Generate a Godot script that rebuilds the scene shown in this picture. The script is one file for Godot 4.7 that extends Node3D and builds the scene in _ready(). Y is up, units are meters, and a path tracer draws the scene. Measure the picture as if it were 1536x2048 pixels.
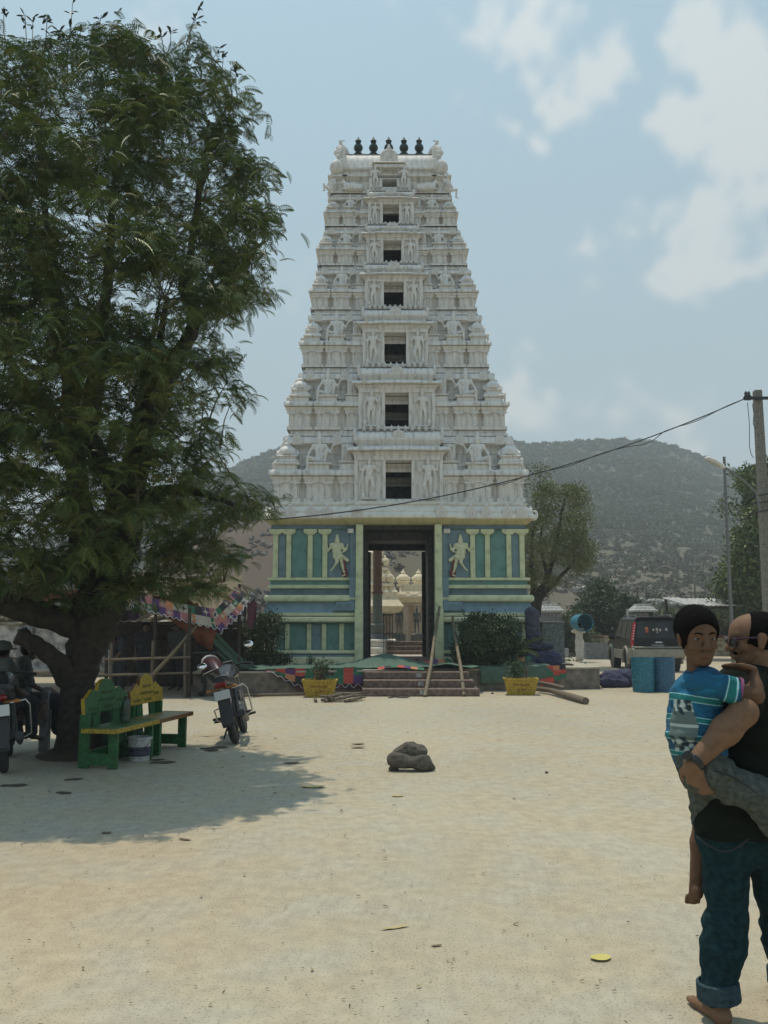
extends Node3D
# A white gopuram behind a dusty temple yard. x to the right, y up, the camera looks along -z; "d" is metres in front of the camera.

const EYE := 1.62
const TILT := 7.2
const HALF_FOV := 30.0
var rng := RandomNumberGenerator.new()
var mat := {}
var tex := {}


# ---------------------------------------------------------------- mesh collector
class G:
	var v := PackedVector3Array()
	var uv := PackedVector2Array()

	func tri(a: Vector3, b: Vector3, c: Vector3) -> void:
		v.append(a); v.append(b); v.append(c)

	func quad(a: Vector3, b: Vector3, c: Vector3, d: Vector3) -> void:
		tri(a, b, c); tri(a, c, d)

	func tuv(a: Vector3, b: Vector3, c: Vector3, p: Vector2, q: Vector2, r: Vector2) -> void:
		tri(a, b, c); uv.append(p); uv.append(q); uv.append(r)

	# chamfered box
	func box(c: Vector3, s: Vector3, b := Basis.IDENTITY, ch := 0.0) -> void:
		var h := s * 0.5
		ch = minf(ch, minf(h.x, minf(h.y, h.z)) * 0.9)
		if ch <= 0.0:
			var p := []
			for i in 8:
				p.append(c + b * Vector3(h.x * (1 if i & 1 else -1), h.y * (1 if i & 2 else -1), h.z * (1 if i & 4 else -1)))
			quad(p[0], p[2], p[3], p[1]); quad(p[5], p[7], p[6], p[4]); quad(p[4], p[6], p[2], p[0])
			quad(p[1], p[3], p[7], p[5]); quad(p[2], p[6], p[7], p[3]); quad(p[4], p[0], p[1], p[5])
			return
		var q := func(i: int, ax: int) -> Vector3:
			var w := Vector3(h.x, h.y, h.z) - Vector3(ch, ch, ch)
			w[ax] = h[ax]
			return c + b * Vector3(w.x * (1 if i & 1 else -1), w.y * (1 if i & 2 else -1), w.z * (1 if i & 4 else -1))
		for ax in 3:
			var u := 1 << ((ax + 1) % 3)
			var w := 1 << ((ax + 2) % 3)
			for s2 in 2:
				var o := (1 << ax) * s2
				_out(q.call(o, ax), q.call(o | u, ax), q.call(o | u | w, ax), q.call(o | w, ax), c)
			# the four edges that run along ax
			var a1 := (ax + 1) % 3
			var a2 := (ax + 2) % 3
			for k in 4:
				var o2 := (u if k & 1 else 0) | (w if k & 2 else 0)
				_out(q.call(o2, a1), q.call(o2, a2), q.call(o2 | (1 << ax), a2), q.call(o2 | (1 << ax), a1), c)
		for i in 8:
			var a: Vector3 = q.call(i, 0)
			var bb: Vector3 = q.call(i, 1)
			var cc: Vector3 = q.call(i, 2)
			if (cc - a).cross(bb - a).dot(a - c) < 0.0:
				tri(a, cc, bb)
			else:
				tri(a, bb, cc)

	func _out(a: Vector3, b: Vector3, c: Vector3, d: Vector3, mid: Vector3) -> void:
		if (c - a).cross(b - a).dot((a + b + c + d) * 0.25 - mid) < 0.0:
			quad(a, d, c, b)
		else:
			quad(a, b, c, d)

	func tube(pts: Array, radii: Array, n := 8, flat := 1.0) -> void:
		var m := pts.size()
		var up := Vector3.UP
		var t0: Vector3 = (pts[1] - pts[0]).normalized()
		if absf(t0.dot(up)) > 0.9:
			up = Vector3.RIGHT
		var side := t0.cross(up).normalized()
		var prev: Array = []
		for i in m:
			var t: Vector3
			if i == 0:
				t = t0
			elif i == m - 1:
				t = (pts[i] - pts[i - 1]).normalized()
			else:
				t = (pts[i + 1] - pts[i - 1]).normalized()
			side = (side - t * side.dot(t)).normalized()
			var other := t.cross(side)
			var r: float = radii[mini(i, radii.size() - 1)]
			var ring := []
			for k in n:
				var a := TAU * k / n
				ring.append(pts[i] + side * cos(a) * r + other * sin(a) * r * flat)
			if i:
				for k in n:
					quad(prev[k], ring[k], ring[(k + 1) % n], prev[(k + 1) % n])
			if i == 0:
				for k in range(1, n - 1):
					tri(ring[0], ring[k], ring[k + 1])
			if i == m - 1:
				for k in range(1, n - 1):
					tri(ring[0], ring[k + 1], ring[k])
			prev = ring

	# profile: [radius, height] pairs from the bottom up
	func lathe(profile: Array, n: int, o := Vector3.ZERO, b := Basis.IDENTITY, ribs := 0, deep := 0.0) -> void:
		var prev := []
		for i in profile.size():
			var ring := []
			for k in n:
				var a := TAU * k / n
				var r: float = profile[i][0]
				if ribs:
					r *= 1.0 - deep * (0.5 - 0.5 * cos(a * ribs))
				ring.append(o + b * Vector3(cos(a) * r, profile[i][1], sin(a) * r))
			if i:
				for k in n:
					quad(prev[k], prev[(k + 1) % n], ring[(k + 1) % n], ring[k])
			prev = ring

	# polygon in x,y pushed from z0 to z1; rim: the front edge is rounded off by that much
	func prism(poly: PackedVector2Array, z0: float, z1: float, x := Transform3D.IDENTITY, rim := 0.0) -> void:
		if Geometry2D.is_polygon_clockwise(poly):
			poly = poly.duplicate()
			poly.reverse()
		var idx := Geometry2D.triangulate_polygon(poly)
		var n := poly.size()
		var inner := poly
		if rim > 0.0:
			inner = PackedVector2Array()
			for i in n:
				var e1 := (poly[i] - poly[(i + n - 1) % n]).normalized()
				var e2 := (poly[(i + 1) % n] - poly[i]).normalized()
				var m := (e1.orthogonal() + e2.orthogonal())
				inner.append(poly[i] - m.normalized() * rim / maxf(0.4, m.length() * 0.5))
		for i in range(0, idx.size(), 3):
			var a := inner[idx[i]]
			var b := inner[idx[i + 1]]
			var c := inner[idx[i + 2]]
			if (b - a).cross(c - a) < 0.0:
				var s := b
				b = c
				c = s
			tri(x * Vector3(a.x, a.y, z1), x * Vector3(c.x, c.y, z1), x * Vector3(b.x, b.y, z1))
			a = poly[idx[i]]; b = poly[idx[i + 1]]; c = poly[idx[i + 2]]
			if (b - a).cross(c - a) < 0.0:
				var s2 := b
				b = c
				c = s2
			tri(x * Vector3(a.x, a.y, z0), x * Vector3(b.x, b.y, z0), x * Vector3(c.x, c.y, z0))
		for i in n:
			var j := (i + 1) % n
			var zf := z1 - signf(z1 - z0) * rim
			quad(x * Vector3(poly[i].x, poly[i].y, z0), x * Vector3(poly[i].x, poly[i].y, zf), x * Vector3(poly[j].x, poly[j].y, zf), x * Vector3(poly[j].x, poly[j].y, z0))
			if rim > 0.0:
				quad(x * Vector3(poly[i].x, poly[i].y, zf), x * Vector3(inner[i].x, inner[i].y, z1), x * Vector3(inner[j].x, inner[j].y, z1), x * Vector3(poly[j].x, poly[j].y, zf))

	# closed outline in x,z (counter-clockwise seen from above with z towards the viewer), swept along profile [[out, y], ...]
	func loft(outline: PackedVector2Array, profile: Array, cap_top := true, cap_bottom := false) -> void:
		var n := outline.size()
		var mitre := PackedVector2Array()
		for i in n:
			var e1 := (outline[i] - outline[(i + n - 1) % n]).normalized()
			var e2 := (outline[(i + 1) % n] - outline[i]).normalized()
			var n1 := Vector2(e1.y, -e1.x)
			var n2 := Vector2(e2.y, -e2.x)
			var m := n1 + n2
			mitre.append(m / maxf(0.2, m.length_squared() * 0.5))
		var prev := []
		for k in profile.size():
			var ring := []
			var flat := PackedVector2Array()
			for i in n:
				var p: Vector2 = outline[i] + mitre[i] * profile[k][0]
				flat.append(p)
				ring.append(Vector3(p.x, profile[k][1], p.y))
			if k:
				for i in n:
					var j := (i + 1) % n
					quad(prev[i], prev[j], ring[j], ring[i])
			if (k == 0 and cap_bottom) or (k == profile.size() - 1 and cap_top):
				var idx := Geometry2D.triangulate_polygon(flat)
				for i in range(0, idx.size(), 3):
					tri(ring[idx[i]], ring[idx[i + 1]], ring[idx[i + 2]])
			prev = ring

	func ball(c: Vector3, r: Vector3, n := 10, b := Basis.IDENTITY) -> void:
		var m := n / 2 + 1
		var prev := []
		for i in m + 1:
			var t := PI * i / m
			var ring := []
			for k in n:
				var a := TAU * k / n
				ring.append(c + b * Vector3(sin(t) * cos(a) * r.x, -cos(t) * r.y, sin(t) * sin(a) * r.z))
			if i:
				for k in n:
					quad(prev[k], prev[(k + 1) % n], ring[(k + 1) % n], ring[k])
			prev = ring

	func add(o: G, x: Transform3D) -> void:
		for p in o.v:
			v.append(x * p)
		uv.append_array(o.uv)

	# crease < 0: flat faces; otherwise corners whose faces differ by less than that angle are smoothed
	func mesh(crease := -1.0) -> ArrayMesh:
		var fn := PackedVector3Array()
		var keep := PackedVector3Array()
		var kuv := PackedVector2Array()
		var has := uv.size() == v.size()
		for i in range(0, v.size(), 3):
			var w := (v[i + 2] - v[i]).cross(v[i + 1] - v[i])
			if w.length_squared() > 1e-18:
				fn.append(w)
				for k in 3:
					keep.append(v[i + k])
					if has:
						kuv.append(uv[i + k])
		var nor := PackedVector3Array()
		nor.resize(keep.size())
		if crease < 0.0:
			for i in keep.size():
				nor[i] = fn[i / 3].normalized()
		else:
			var lim := cos(deg_to_rad(crease))
			var at := {}
			for i in keep.size():
				var key := Vector3i((keep[i] * 4000.0).round())
				if not at.has(key):
					at[key] = PackedInt32Array()
				at[key].append(i / 3)
			for i in keep.size():
				var own := fn[i / 3].normalized()
				var s := Vector3.ZERO
				for f in at[Vector3i((keep[i] * 4000.0).round())]:
					if fn[f].normalized().dot(own) > lim:
						s += fn[f]
				nor[i] = s.normalized() if s.length_squared() > 0.0 else own
		var a := []
		a.resize(Mesh.ARRAY_MAX)
		a[Mesh.ARRAY_VERTEX] = keep
		a[Mesh.ARRAY_NORMAL] = nor
		if has:
			a[Mesh.ARRAY_TEX_UV] = kuv
		var m := ArrayMesh.new()
		if keep.size():
			m.add_surface_from_arrays(Mesh.PRIMITIVE_TRIANGLES, a)
		return m


# ---------------------------------------------------------------- scene helpers
func V(x: float, y: float, d: float) -> Vector3:
	return Vector3(x, y, -d)


# a surveyed point: its direction as measured in the photograph (1536 x 2048) and its distance
func at(px: float, py: float, d: float) -> Vector3:
	var f := 1024.0 / tan(deg_to_rad(HALF_FOV))
	var t := deg_to_rad(TILT)
	var u := (px - 768.0) / f
	var w := (1024.0 - py) / f
	var fw := cos(t) - w * sin(t)
	return Vector3(u * d / fw, EYE + d * (sin(t) + w * cos(t)) / fw, -d)


func thing(called: String, label: String, category: String, where := Vector3.ZERO, turn := 0.0, group := "") -> Node3D:
	var o := Node3D.new()
	o.name = called
	add_child(o, true)
	o.position = where
	o.rotation.y = turn
	tag(o, label, category, group)
	return o


func tag(o: Node, label: String, category: String, group := "") -> void:
	o.set_meta("label", label)
	o.set_meta("category", category)
	if group:
		o.set_meta("group", group)


func part(parent: Node, called: String, shape, m: Material, x := Transform3D.IDENTITY, crease := -1.0) -> MeshInstance3D:
	var o := MeshInstance3D.new()
	o.name = called
	o.mesh = shape.mesh(crease) if shape is G else shape
	o.material_override = m
	o.transform = x
	parent.add_child(o, true)
	return o


func ground_piece(called: String, shape, m: Material, crease := -1.0) -> MeshInstance3D:
	var o := part(self, called, shape, m, Transform3D.IDENTITY, crease)
	o.set_meta("kind", "structure")
	return o


func T(p: Vector3, yaw := 0.0, s := 1.0) -> Transform3D:
	return Transform3D(Basis(Vector3.UP, yaw).scaled(Vector3.ONE * s), p)


func noise(sd: int, freq: float, oct := 4) -> FastNoiseLite:
	var n := FastNoiseLite.new()
	n.seed = sd
	n.frequency = freq
	n.noise_type = FastNoiseLite.TYPE_SIMPLEX_SMOOTH
	n.fractal_octaves = oct
	return n


# a seamless grey texture; stops: [offset, grey] pairs (display values)
func ntex(called: String, sd: int, freq: float, oct: int, stops: Array, size := 512, kind := FastNoiseLite.TYPE_SIMPLEX_SMOOTH) -> NoiseTexture2D:
	if tex.has(called):
		return tex[called]
	var t := NoiseTexture2D.new()
	t.width = size
	t.height = size
	t.seamless = true
	t.seamless_blend_skirt = 0.2
	var n := noise(sd, freq, oct)
	n.noise_type = kind
	t.noise = n
	var r := Gradient.new()
	r.offsets = PackedFloat32Array(stops.map(func(s): return s[0]))
	r.colors = PackedColorArray(stops.map(func(s): return s[1] if s[1] is Color else Color(s[1], s[1], s[1])))
	t.color_ramp = r
	tex[called] = t
	return t


# linear base colour
func M(called: String, r: float, g: float, b: float, rough := 0.8, grime := "", scale := 1.0, bump := "", bump_cm := 0.0, metal := 0.0) -> StandardMaterial3D:
	var m := StandardMaterial3D.new()
	m.resource_name = called
	m.albedo_color = Color(r, g, b).linear_to_srgb()
	m.roughness = rough
	m.metallic = metal
	if grime:
		m.albedo_texture = tex[grime]
		m.uv1_triplanar = true
		m.uv1_scale = Vector3.ONE * scale
	if bump:
		m.heightmap_enabled = true
		m.heightmap_texture = tex[bump]
		m.heightmap_scale = bump_cm
		m.uv1_triplanar = true
		m.uv1_scale = Vector3.ONE * scale
	mat[called] = m
	return m


# ---------------------------------------------------------------- bodies: capsules joined by a smooth minimum, meshed by surface nets
# bones: [a, b, ra, rb] or [a, b, ra, rb, squash Vector3]
func blob(bones: Array, cell: float, k := 0.03, cuts := [], wob := 0.0, wob_freq := 9.0, uvs = null) -> ArrayMesh:
	var lo := Vector3.INF
	var hi := -Vector3.INF
	for b in bones:
		var r: float = maxf(b[2], b[3]) * (maxf(b[4].x, maxf(b[4].y, b[4].z)) if b.size() > 4 else 1.0) + cell * 2.0 + k * 0.5
		lo = lo.min(b[0] - Vector3.ONE * r).min(b[1] - Vector3.ONE * r)
		hi = hi.max(b[0] + Vector3.ONE * r).max(b[1] + Vector3.ONE * r)
	var nx := int((hi.x - lo.x) / cell) + 2
	var ny := int((hi.y - lo.y) / cell) + 2
	var nz := int((hi.z - lo.z) / cell) + 2
	var f := PackedFloat32Array()
	f.resize(nx * ny * nz)
	f.fill(1.0)
	for b in bones:
		var sq: Vector3 = b[4] if b.size() > 4 else Vector3.ONE
		var a: Vector3 = b[0]
		var ms := minf(sq.x, minf(sq.y, sq.z))
		var inv := Vector3.ONE / sq
		var ab: Vector3 = (b[1] - a) * inv
		var l2 := maxf(ab.length_squared(), 1e-9)
		var ra: float = b[2]
		var dr: float = b[3] - ra
		var mg := maxf(b[2], b[3]) + (cell * 2.0 + k) / ms
		var plo: Vector3 = (a.min(b[1]) - sq * mg - lo) / cell
		var phi: Vector3 = (a.max(b[1]) + sq * mg - lo) / cell
		for z in range(maxi(0, int(plo.z)), mini(nz, int(phi.z) + 2)):
			for y in range(maxi(0, int(plo.y)), mini(ny, int(phi.y) + 2)):
				var row := (z * ny + y) * nx
				for x in range(maxi(0, int(plo.x)), mini(nx, int(phi.x) + 2)):
					var p := (lo + Vector3(x, y, z) * cell - a) * inv
					var t := clampf(p.dot(ab) / l2, 0.0, 1.0)
					var dd := ((p - ab * t).length() - ra - dr * t) * ms
					var o := f[row + x]
					var h := maxf(k - absf(o - dd), 0.0) / k
					f[row + x] = minf(o, dd) - h * h * k * 0.25
	for c in cuts:
		var pl: Plane = c
		for z in nz:
			for y in ny:
				var row := (z * ny + y) * nx
				for x in nx:
					if f[row + x] < 0.3:
						f[row + x] = maxf(f[row + x], pl.distance_to(lo + Vector3(x, y, z) * cell))
	if wob > 0.0:
		var nn := noise(5, wob_freq, 2)
		for z in nz:
			for y in ny:
				var row := (z * ny + y) * nx
				for x in nx:
					if absf(f[row + x]) < cell * 3.0:
						var q := lo + Vector3(x, y, z) * cell
						f[row + x] += nn.get_noise_3d(q.x, q.y * 1.6, q.z) * wob
	var at_cell := {}
	var vs := PackedVector3Array()
	var sx := 1
	var sy := nx
	var sz := nx * ny
	var off := [0, sx, sy, sx + sy, sz, sx + sz, sy + sz, sx + sy + sz]
	var dirs := [Vector3(0, 0, 0), Vector3(1, 0, 0), Vector3(0, 1, 0), Vector3(1, 1, 0), Vector3(0, 0, 1), Vector3(1, 0, 1), Vector3(0, 1, 1), Vector3(1, 1, 1)]
	var edges := [[0, 1], [2, 3], [4, 5], [6, 7], [0, 2], [1, 3], [4, 6], [5, 7], [0, 4], [1, 5], [2, 6], [3, 7]]
	var tris := PackedInt32Array()
	for z in nz - 1:
		for y in ny - 1:
			var row := (z * ny + y) * nx
			for x in nx - 1:
				var i := row + x
				if absf(f[i]) > cell * 4.0:
					continue
				var inside := 0
				for c in 8:
					if f[i + off[c]] < 0.0:
						inside += 1
				if inside == 0 or inside == 8:
					continue
				var s := Vector3.ZERO
				var n := 0
				for e in edges:
					var fa := f[i + off[e[0]]]
					var fb := f[i + off[e[1]]]
					if (fa < 0.0) != (fb < 0.0):
						s += dirs[e[0]].lerp(dirs[e[1]], fa / (fa - fb))
						n += 1
				at_cell[i] = vs.size()
				vs.append(lo + (Vector3(x, y, z) + s / n) * cell)
	for i in at_cell:
		for ax in 3:
			var st: int = [sx, sy, sz][ax]
			var u: int = [sy, sz, sx][ax]
			var w: int = [sz, sx, sy][ax]
			if (f[i] < 0.0) == (f[i + st] < 0.0):
				continue
			if not (at_cell.has(i - u) and at_cell.has(i - w) and at_cell.has(i - u - w)):
				continue
			var q := [at_cell[i], at_cell[i - u], at_cell[i - u - w], at_cell[i - w]]
			if f[i] < 0.0:
				tris.append_array([q[0], q[2], q[1], q[0], q[3], q[2]])
			else:
				tris.append_array([q[0], q[1], q[2], q[0], q[2], q[3]])
	var nor := PackedVector3Array()
	nor.resize(vs.size())
	for i in range(0, tris.size(), 3):
		var w := (vs[tris[i + 2]] - vs[tris[i]]).cross(vs[tris[i + 1]] - vs[tris[i]])
		for j in 3:
			nor[tris[i + j]] += w
	for i in nor.size():
		nor[i] = nor[i].normalized()
	var arr := []
	arr.resize(Mesh.ARRAY_MAX)
	arr[Mesh.ARRAY_VERTEX] = vs
	arr[Mesh.ARRAY_NORMAL] = nor
	arr[Mesh.ARRAY_INDEX] = tris
	if uvs != null:
		var tu := PackedVector2Array()
		for p in vs:
			tu.append(uvs.call(p))
		arr[Mesh.ARRAY_TEX_UV] = tu
	var m := ArrayMesh.new()
	if tris.size():
		m.add_surface_from_arrays(Mesh.PRIMITIVE_TRIANGLES, arr)
	return m


# many copies of one small mesh as one part
func crowd(parent: Node, called: String, m: Mesh, material: Material, where: Array, colors: Array, stuff := true) -> MultiMeshInstance3D:
	var mm := MultiMesh.new()
	mm.transform_format = MultiMesh.TRANSFORM_3D
	mm.use_colors = true
	mm.mesh = m
	mm.instance_count = where.size()
	for i in where.size():
		mm.set_instance_transform(i, where[i])
		mm.set_instance_color(i, colors[i % colors.size()])
	var o := MultiMeshInstance3D.new()
	o.name = called
	o.multimesh = mm
	o.material_override = material
	parent.add_child(o, true)
	if stuff:
		o.set_meta("kind", "stuff")
	return o


func _ready() -> void:
	rng.seed = 11
	# camera
	var cam := Camera3D.new()
	cam.name = "camera"
	cam.fov = HALF_FOV * 2.0
	cam.near = 0.05
	cam.far = 3000.0
	cam.position = Vector3(0, EYE, 0)
	cam.rotation_degrees = Vector3(TILT, 0, 0)
	add_child(cam)
	# sky, haze and exposure
	var we := WorldEnvironment.new()
	we.name = "environment"
	var env := Environment.new()
	env.background_mode = Environment.BG_SKY
	var sky := Sky.new()
	var pano := PanoramaSkyMaterial.new()
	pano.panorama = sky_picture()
	sky.sky_material = pano
	env.sky = sky
	env.background_energy_multiplier = 0.92
	env.tonemap_mode = Environment.TONE_MAPPER_LINEAR
	env.tonemap_exposure = 1.22
	env.sdfgi_enabled = true
	env.ssao_enabled = true
	env.ssil_enabled = true
	env.fog_enabled = true
	env.fog_density = 0.0014
	env.fog_light_color = Color(0.79, 0.815, 0.82)
	we.environment = env
	add_child(we)
	# a high sun behind and to the left of the tower
	var sun := DirectionalLight3D.new()
	sun.name = "sun"
	sun.light_energy = 0.82
	sun.light_color = Color(1.0, 0.95, 0.86)
	sun.light_angular_distance = 0.5
	sun.shadow_enabled = true
	add_child(sun)
	sun.look_at_from_position(Vector3(-0.10, 1.0, -0.24) * 50.0, Vector3.ZERO)
	materials()
	setting()
	gopuram()
	inner_temple()
	right_side()
	forecourt()
	left_side()
	big_tree()
	other_plants()
	vehicles()
	benches()
	small_things()
	people()


func sky_picture() -> ImageTexture:
	var w := 1024
	var h := 512
	var im := Image.create(w, h, false, Image.FORMAT_RGBF)
	var n1 := noise(3, 2.6, 5)
	var n2 := noise(8, 7.0, 4)
	# clouds seen in the photograph: [direction as surveyed, angular radius, strength]
	var seen := []
	for c in [[1490, 200, 6.2, 1.15], [1410, 235, 4.0, 0.9], [1540, 330, 4.0, 0.7], [1600, 140, 7.0, 1.0], [1110, 130, 5.0, 0.75], [1200, 120, 3.0, 0.4], [1060, 190, 3.0, 0.4], [940, 10, 5.5, 0.55], [1375, 500, 3.6, 0.85], [1440, 530, 3.2, 0.8], [1210, 510, 2.6, 0.75], [1500, 440, 2.5, 0.6], [1040, 760, 5.0, 0.85], [1380, 880, 6.0, 0.55], [1180, 860, 5.0, 0.5], [560, 530, 3.0, 0.3], [380, -10, 5.0, 0.4], [640, 700, 6.0, 0.2]]:
		seen.append([(at(c[0], c[1], 100.0) - Vector3(0, EYE, 0)).normalized(), c[2], c[3]])
	for y in h:
		var el := PI * (0.5 - (y + 0.5) / h)
		for x in w:
			var az := TAU * (x + 0.5) / w
			var d := Vector3(sin(az) * cos(el), sin(el), -cos(az) * cos(el))
			var t := clampf(d.y, 0.0, 1.0)
			var c := Color(0.430, 0.535, 0.580).lerp(Color(0.375, 0.515, 0.605), smoothstep(0.05, 0.55, t)).lerp(Color(0.25, 0.39, 0.55), smoothstep(0.5, 1.0, t))
			c = c.lerp(Color(0.49, 0.56, 0.58), smoothstep(0.22, 0.0, t))
			var q := d / (0.35 + maxf(d.y, 0.0))
			var a := n1.get_noise_3dv(q * 0.9) * 0.55 + n2.get_noise_3dv(q * 0.9) * 0.28
			var cover := smoothstep(0.22, 0.62, a + 0.02) * 0.55 * smoothstep(0.0, 0.2, d.y)
			var near := 0.0
			var dw := d
			if d.z < -0.4 and d.y > -0.05:
				dw = (d + Vector3(n2.get_noise_3dv(d * 1.3), n2.get_noise_3dv(d * 1.3 + Vector3(5, 0, 0)), 0.0) * 0.10 + Vector3(n2.get_noise_3dv(d * 4.0), n2.get_noise_3dv(d * 4.0 + Vector3(0, 7, 0)), 0.0) * 0.035).normalized()
			for s in seen:
				var g: float = rad_to_deg(acos(clampf(dw.dot(s[0]), -1.0, 1.0))) / (s[1] * 0.72)
				if g < 1.6:
					near += s[2] * exp(-g * g * 1.6)
			if near > 0.01:
				cover = maxf(cover * 0.5, smoothstep(0.18, 0.90, near * 0.9 + (n1.get_noise_3dv(d * 4.5) * 0.75 + n2.get_noise_3dv(d * 5.0) * 0.35) * minf(1.0, near * 2.2)) * 0.95)
			elif d.z < -0.75 and d.y < 0.75:
				cover *= 0.35
			c = c.lerp(Color(0.600, 0.660, 0.675), cover)
			# hazy glow round the sun overhead, added to brighten shaded faces
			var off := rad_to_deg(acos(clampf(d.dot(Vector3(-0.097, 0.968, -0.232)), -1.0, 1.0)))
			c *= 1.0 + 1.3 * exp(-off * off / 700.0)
			c.a = 1.0
			im.set_pixel(x, y, c)
	return ImageTexture.create_from_image(im)


func materials() -> void:
	ntex("grime", 1, 0.010, 5, [[0.0, 0.80], [0.35, 0.94], [0.6, 0.985], [1.0, 1.0]])
	ntex("streak", 12, 0.012, 6, [[0.0, 0.74], [0.26, 0.90], [0.46, 0.968], [0.6, 0.99], [1.0, 1.0]])
	ntex("soot", 2, 0.014, 5, [[0.0, 0.45], [0.4, 0.80], [0.7, 0.95], [1.0, 1.0]])
	ntex("stain", 3, 0.018, 6, [[0.0, 0.55], [0.5, 0.82], [1.0, 1.0]])
	ntex("speck", 4, 0.09, 3, [[0.0, 0.6], [0.5, 0.9], [1.0, 1.0]])
	ntex("cell", 6, 0.03, 3, [[0.0, 0.2], [1.0, 1.0]], 256, FastNoiseLite.TYPE_CELLULAR)
	ntex("cloth_fold", 7, 0.012, 4, [[0.0, 0.0], [1.0, 1.0]], 256)
	ntex("rough", 9, 0.05, 5, [[0.0, 0.0], [1.0, 1.0]], 512)
	M("white", 0.77, 0.735, 0.685, 0.75, "streak", 0.9, "rough", 0.5)
	M("white_bright", 0.82, 0.78, 0.69, 0.75, "grime", 0.7)
	M("statue", 0.79, 0.755, 0.705, 0.7, "streak", 1.3)
	for k in ["white", "statue"]:
		mat[k].uv1_scale = Vector3(1.3, 0.30, 1.3)
	M("cream", 0.72, 0.70, 0.46, 0.7, "grime", 0.8)
	M("pale_green", 0.62, 0.65, 0.40, 0.65, "grime", 0.7)
	M("yellow_band", 0.58, 0.52, 0.28, 0.7, "grime", 0.7)
	M("teal", 0.14, 0.28, 0.255, 0.7, "grime", 0.5)
	M("slate", 0.185, 0.275, 0.315, 0.7, "grime", 0.5)
	M("slate_dark", 0.13, 0.19, 0.22, 0.7, "grime", 0.5)
	M("guardian", 0.66, 0.66, 0.44, 0.65, "grime", 1.0)
	M("red_paint", 0.20, 0.05, 0.05, 0.7, "grime", 1.0)
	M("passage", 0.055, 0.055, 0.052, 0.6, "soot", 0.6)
	M("recess", 0.085, 0.095, 0.10, 0.9, "soot", 0.6)  # dark tone stands in for the shade inside the windows
	M("copper", 0.045, 0.065, 0.055, 0.45, "soot", 3.0, "", 0.0, 0.5)
	M("plinth", 0.27, 0.235, 0.19, 0.9, "stain", 0.45, "rough", 0.8)
	M("plinth_top", 0.42, 0.37, 0.29, 0.92, "grime", 0.35, "rough", 0.6)
	M("step_stone", 0.26, 0.185, 0.15, 0.9, "stain", 0.9, "rough", 0.8)
	M("earth", 0.30, 0.25, 0.155, 0.95, "stain", 0.05)
	M("bark", 0.055, 0.045, 0.034, 0.95, "soot", 1.2, "cell", 3.0)
	M("twig", 0.10, 0.085, 0.06, 0.9)
	M("bamboo", 0.25, 0.20, 0.12, 0.7, "stain", 3.0)
	M("dark_wood", 0.07, 0.055, 0.042, 0.85, "stain", 2.0)
	M("old_wood", 0.22, 0.175, 0.125, 0.9, "stain", 4.0)
	M("concrete", 0.30, 0.28, 0.235, 0.9, "stain", 1.5, "rough", 0.3)
	M("black", 0.018, 0.018, 0.02, 0.45)
	M("rubber", 0.022, 0.022, 0.022, 0.85)
	M("chrome", 0.62, 0.62, 0.62, 0.22, "", 1.0, "", 0.0, 1.0)
	M("steel", 0.30, 0.30, 0.29, 0.45, "stain", 2.0, "", 0.0, 0.6)
	M("skin", 0.20, 0.105, 0.062, 0.55)
	M("skin_dark", 0.10, 0.058, 0.038, 0.6)
	M("hair", 0.008, 0.007, 0.007, 0.75, "", 30.0, "rough", 0.25)
	mat.hair.metallic_specular = 0.12
	for k in ["skin", "skin_dark"]:
		mat[k].subsurf_scatter_enabled = true
		mat[k].subsurf_scatter_strength = 0.12


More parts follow.
